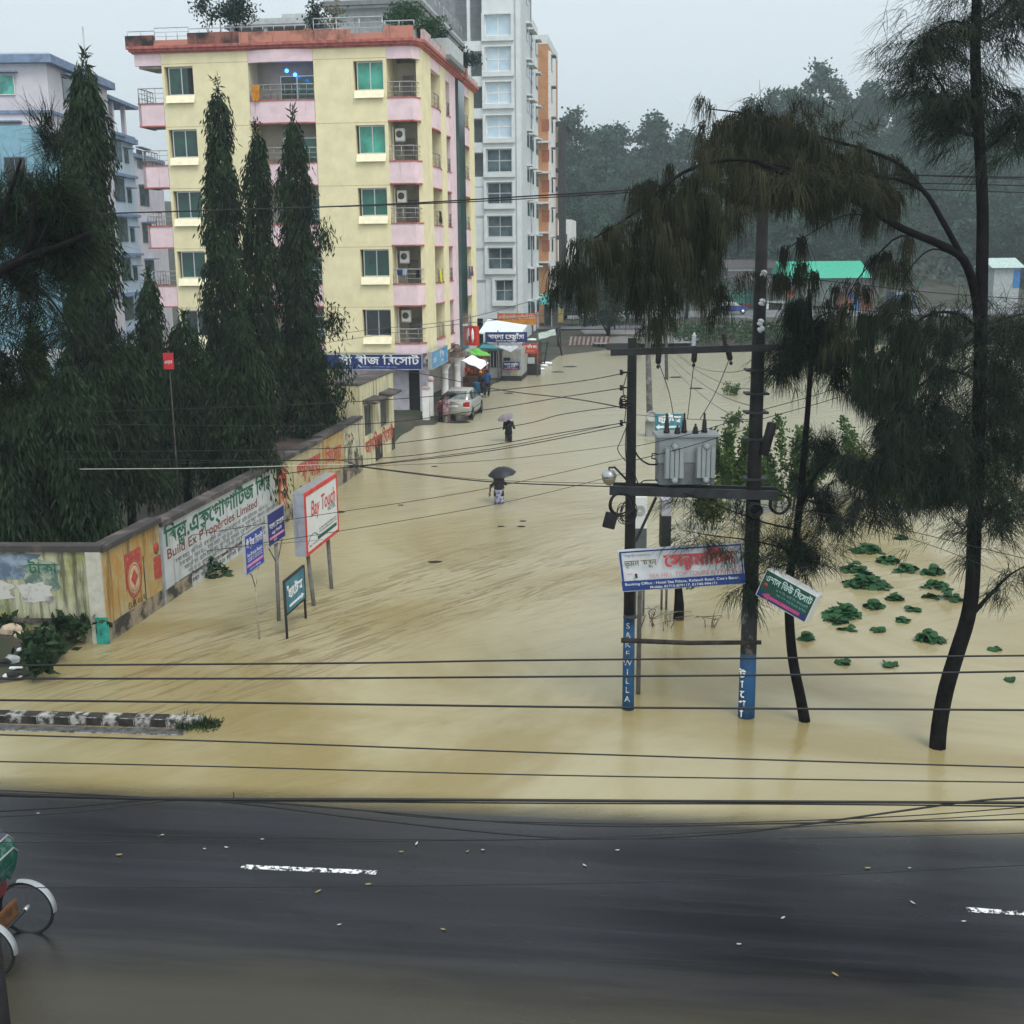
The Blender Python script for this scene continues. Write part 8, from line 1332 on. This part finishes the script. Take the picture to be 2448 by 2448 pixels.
wire('thin wire crossing the big light box sign, upper one', [(360, 1010, 17), (600, 972, 17.5), (900, 925, 18.5), (1190, 862, YP)], .005, None, None, g4); wire('thin wire crossing the big light box sign, lower one', [(390, 1040, 17), (640, 1002, 17.5), (950, 948, 18.5), (1190, 890, YP)], .005, None, None, g4); wire('thin wire crossing the white advertisement wall', [(380, 1040, 18), (480, 1030, 18), (610, 1018, 18)], .004, None, cgr, g4)
wire('wire slanting from the navy signboard across the street to the shorter pole', [(690, 690, 52), (800, 706, 44), (940, 735, 34), (1080, 752, 27), (1190, 772, YP)], .013, None, None, g4); wire('thin wire across the lowest floor of the yellow block, upper one', [(560, 640, 55), (700, 622, 52), (860, 604, 48), (1010, 566, 45)], .012, None, cgr, g4); wire('thin wire across the lowest floor of the yellow block, lower one', [(560, 655, 55), (700, 634, 52), (860, 612, 48), (1100, 588, 45)], .012, None, cgr, g4)
g5 = 'wires around the transformer'
for i, (a, m_, b_, lb) in enumerate((((1243, 684, YP-.4), (1262, 740, YP-.3), (1272, 792, YP-.1), 'jumper wire from the first fuse down to a transformer bushing'), ((1310, 678, YP-.4), (1304, 730, YP-.3), (1297, 790, YP-.1), 'jumper wire from the middle fuse down to a transformer bushing'), ((1375, 680, YP-.4), (1350, 740, YP-.3), (1321, 790, YP-.1), 'jumper wire from the last fuse down to a transformer bushing'))): wire(lb, [a, m_, b_], .007, None, None, g5)
for i, (a, b_, lb) in enumerate((((1246, 645, YP-.4), (1262, 560, YP+1), 'bare wire rising from the first fuse into the bough'), ((1372, 640, YP-.4), (1340, 560, YP+1), 'bare wire rising from the last fuse into the bough'))): wire(lb, [a, b_], .007, None, None, g5)
wire('thick black tail looping from the shorter pole into the transformer side', [(1191, 830, YP-.1), (1203, 860, YP-.15), (1222, 875, YP-.15), (1240, 876, YP-.1)], .016, None, None, g5); wire('black tail from the lower beam up to the transformer foot', [(1192, 880, YP-.15), (1201, 905, YP-.2), (1206, 915, YP-.25), (1215, 907, YP-.2), (1240, 906, YP-.1)], .011, None, None, g5)
for i, (pts, lb, r_) in enumerate((([(1199, 842, YP-.2), (1290, 822, YP-.5), (1380, 796, YP-.8), (1428, 790, YP-.6)], 'wire crossing in front of the transformer, upper one', .006), ([(1199, 868, YP-.2), (1290, 845, YP-.5), (1380, 818, YP-.8), (1428, 806, YP-.6)], 'wire crossing in front of the transformer, lower one', .007), ([(1195, 782, YP), (1290, 790, YP), (1425, 796, YP)], 'thin wire passing behind the bushings', .005), ([(1425, 692, YP), (1370, 702, 28), (1310, 690, 40), (1265, 655, 54)], 'sagging wire from the tall pole towards the far thin pole, top one', .009), ([(1425, 735, YP), (1370, 725, 28), (1310, 695, 40), (1255, 650, 54)], 'sagging wire from the tall pole towards the far thin pole, second one', .009), ([(1425, 768, YP), (1360, 745, 28), (1300, 705, 40), (1245, 655, 54)], 'sagging wire from the tall pole towards the far thin pole, third one', .009), ([(1425, 800, YP), (1350, 765, 28), (1290, 715, 40), (1240, 660, 54)], 'sagging wire from the tall pole towards the far thin pole, lowest one', .008), ([(1432, 775, YP), (1530, 748, 21), (1640, 715, 22), (1932, 640, 24)], 'wire from the tall pole off to the right, upper one', .007), ([(1432, 792, YP), (1530, 765, 21), (1640, 735, 22), (1932, 668, 24)], 'wire from the tall pole off to the right, lower one', .007), ([(1440, 516, YP-.4), (1560, 530, 21), (1760, 552, 22), (1960, 566, 23)], 'wire from the top white insulator off to the right', .008), ([(1440, 571, YP-.4), (1560, 580, 21), (1760, 597, 22), (1960, 610, 23)], 'wire from the second white insulator off to the right', .008), ([(1440, 612, YP-.4), (1560, 625, 21), (1760, 652, 22), (1960, 668, 23)], 'wire from the lowest white insulator off to the right', .008), ([(1330, 935, YP), (1480, 958, 19), (1640, 985, 17.5), (1960, 1060, 16)], 'wire falling from the lower beam across the creepers to the right, upper one', .006), ([(1470, 945, YP), (1600, 985, 19), (1760, 1030, 18), (1960, 1110, 17)], 'wire falling from the lower beam across the creepers to the right, lower one', .005), ([(1440, 515, YP-.4), (1380, 524, 24), (1270, 545, 30)], 'wire from the top white insulator off to the left behind the bough', .008))): wire(lb, pts, r_, None, None if i < 3 or i > 6 else cgr, g5)
for i, (pts, lb) in enumerate((([(1188, 790, YP-.2), (1172, 830, YP-.25), (1166, 850, YP-.25), (1186, 876, YP-.2)], 'loose black loop hanging on the left of the shorter pole'), ([(1184, 702, YP-.15), (1176, 735, YP-.2), (1181, 765, YP-.2), (1178, 797, YP-.2)], 'twisted black lead running down past the insulators'), ([(1182, 800, YP-.2), (1180, 850, YP-.2), (1186, 905, YP-.2)], 'black lead down the left side of the shorter pole'), ([(1447, 848, YP-.35), (1450, 890, YP-.4), (1466, 925, YP-.5)], 'black lead from the canister to the beam end'), ([(1150, 966, YP-.3), (1158, 988, YP-.3), (1164, 975, YP-.3)], 'thin cord holding the small dangling box'))): wire(lb, pts, .008, None, None, g5)
coil('wire_tangle', 'small tangle of wire at the insulators of the shorter pole', Pk(1180, 757, YP-.2), .07, 5, 0, .007, .04)
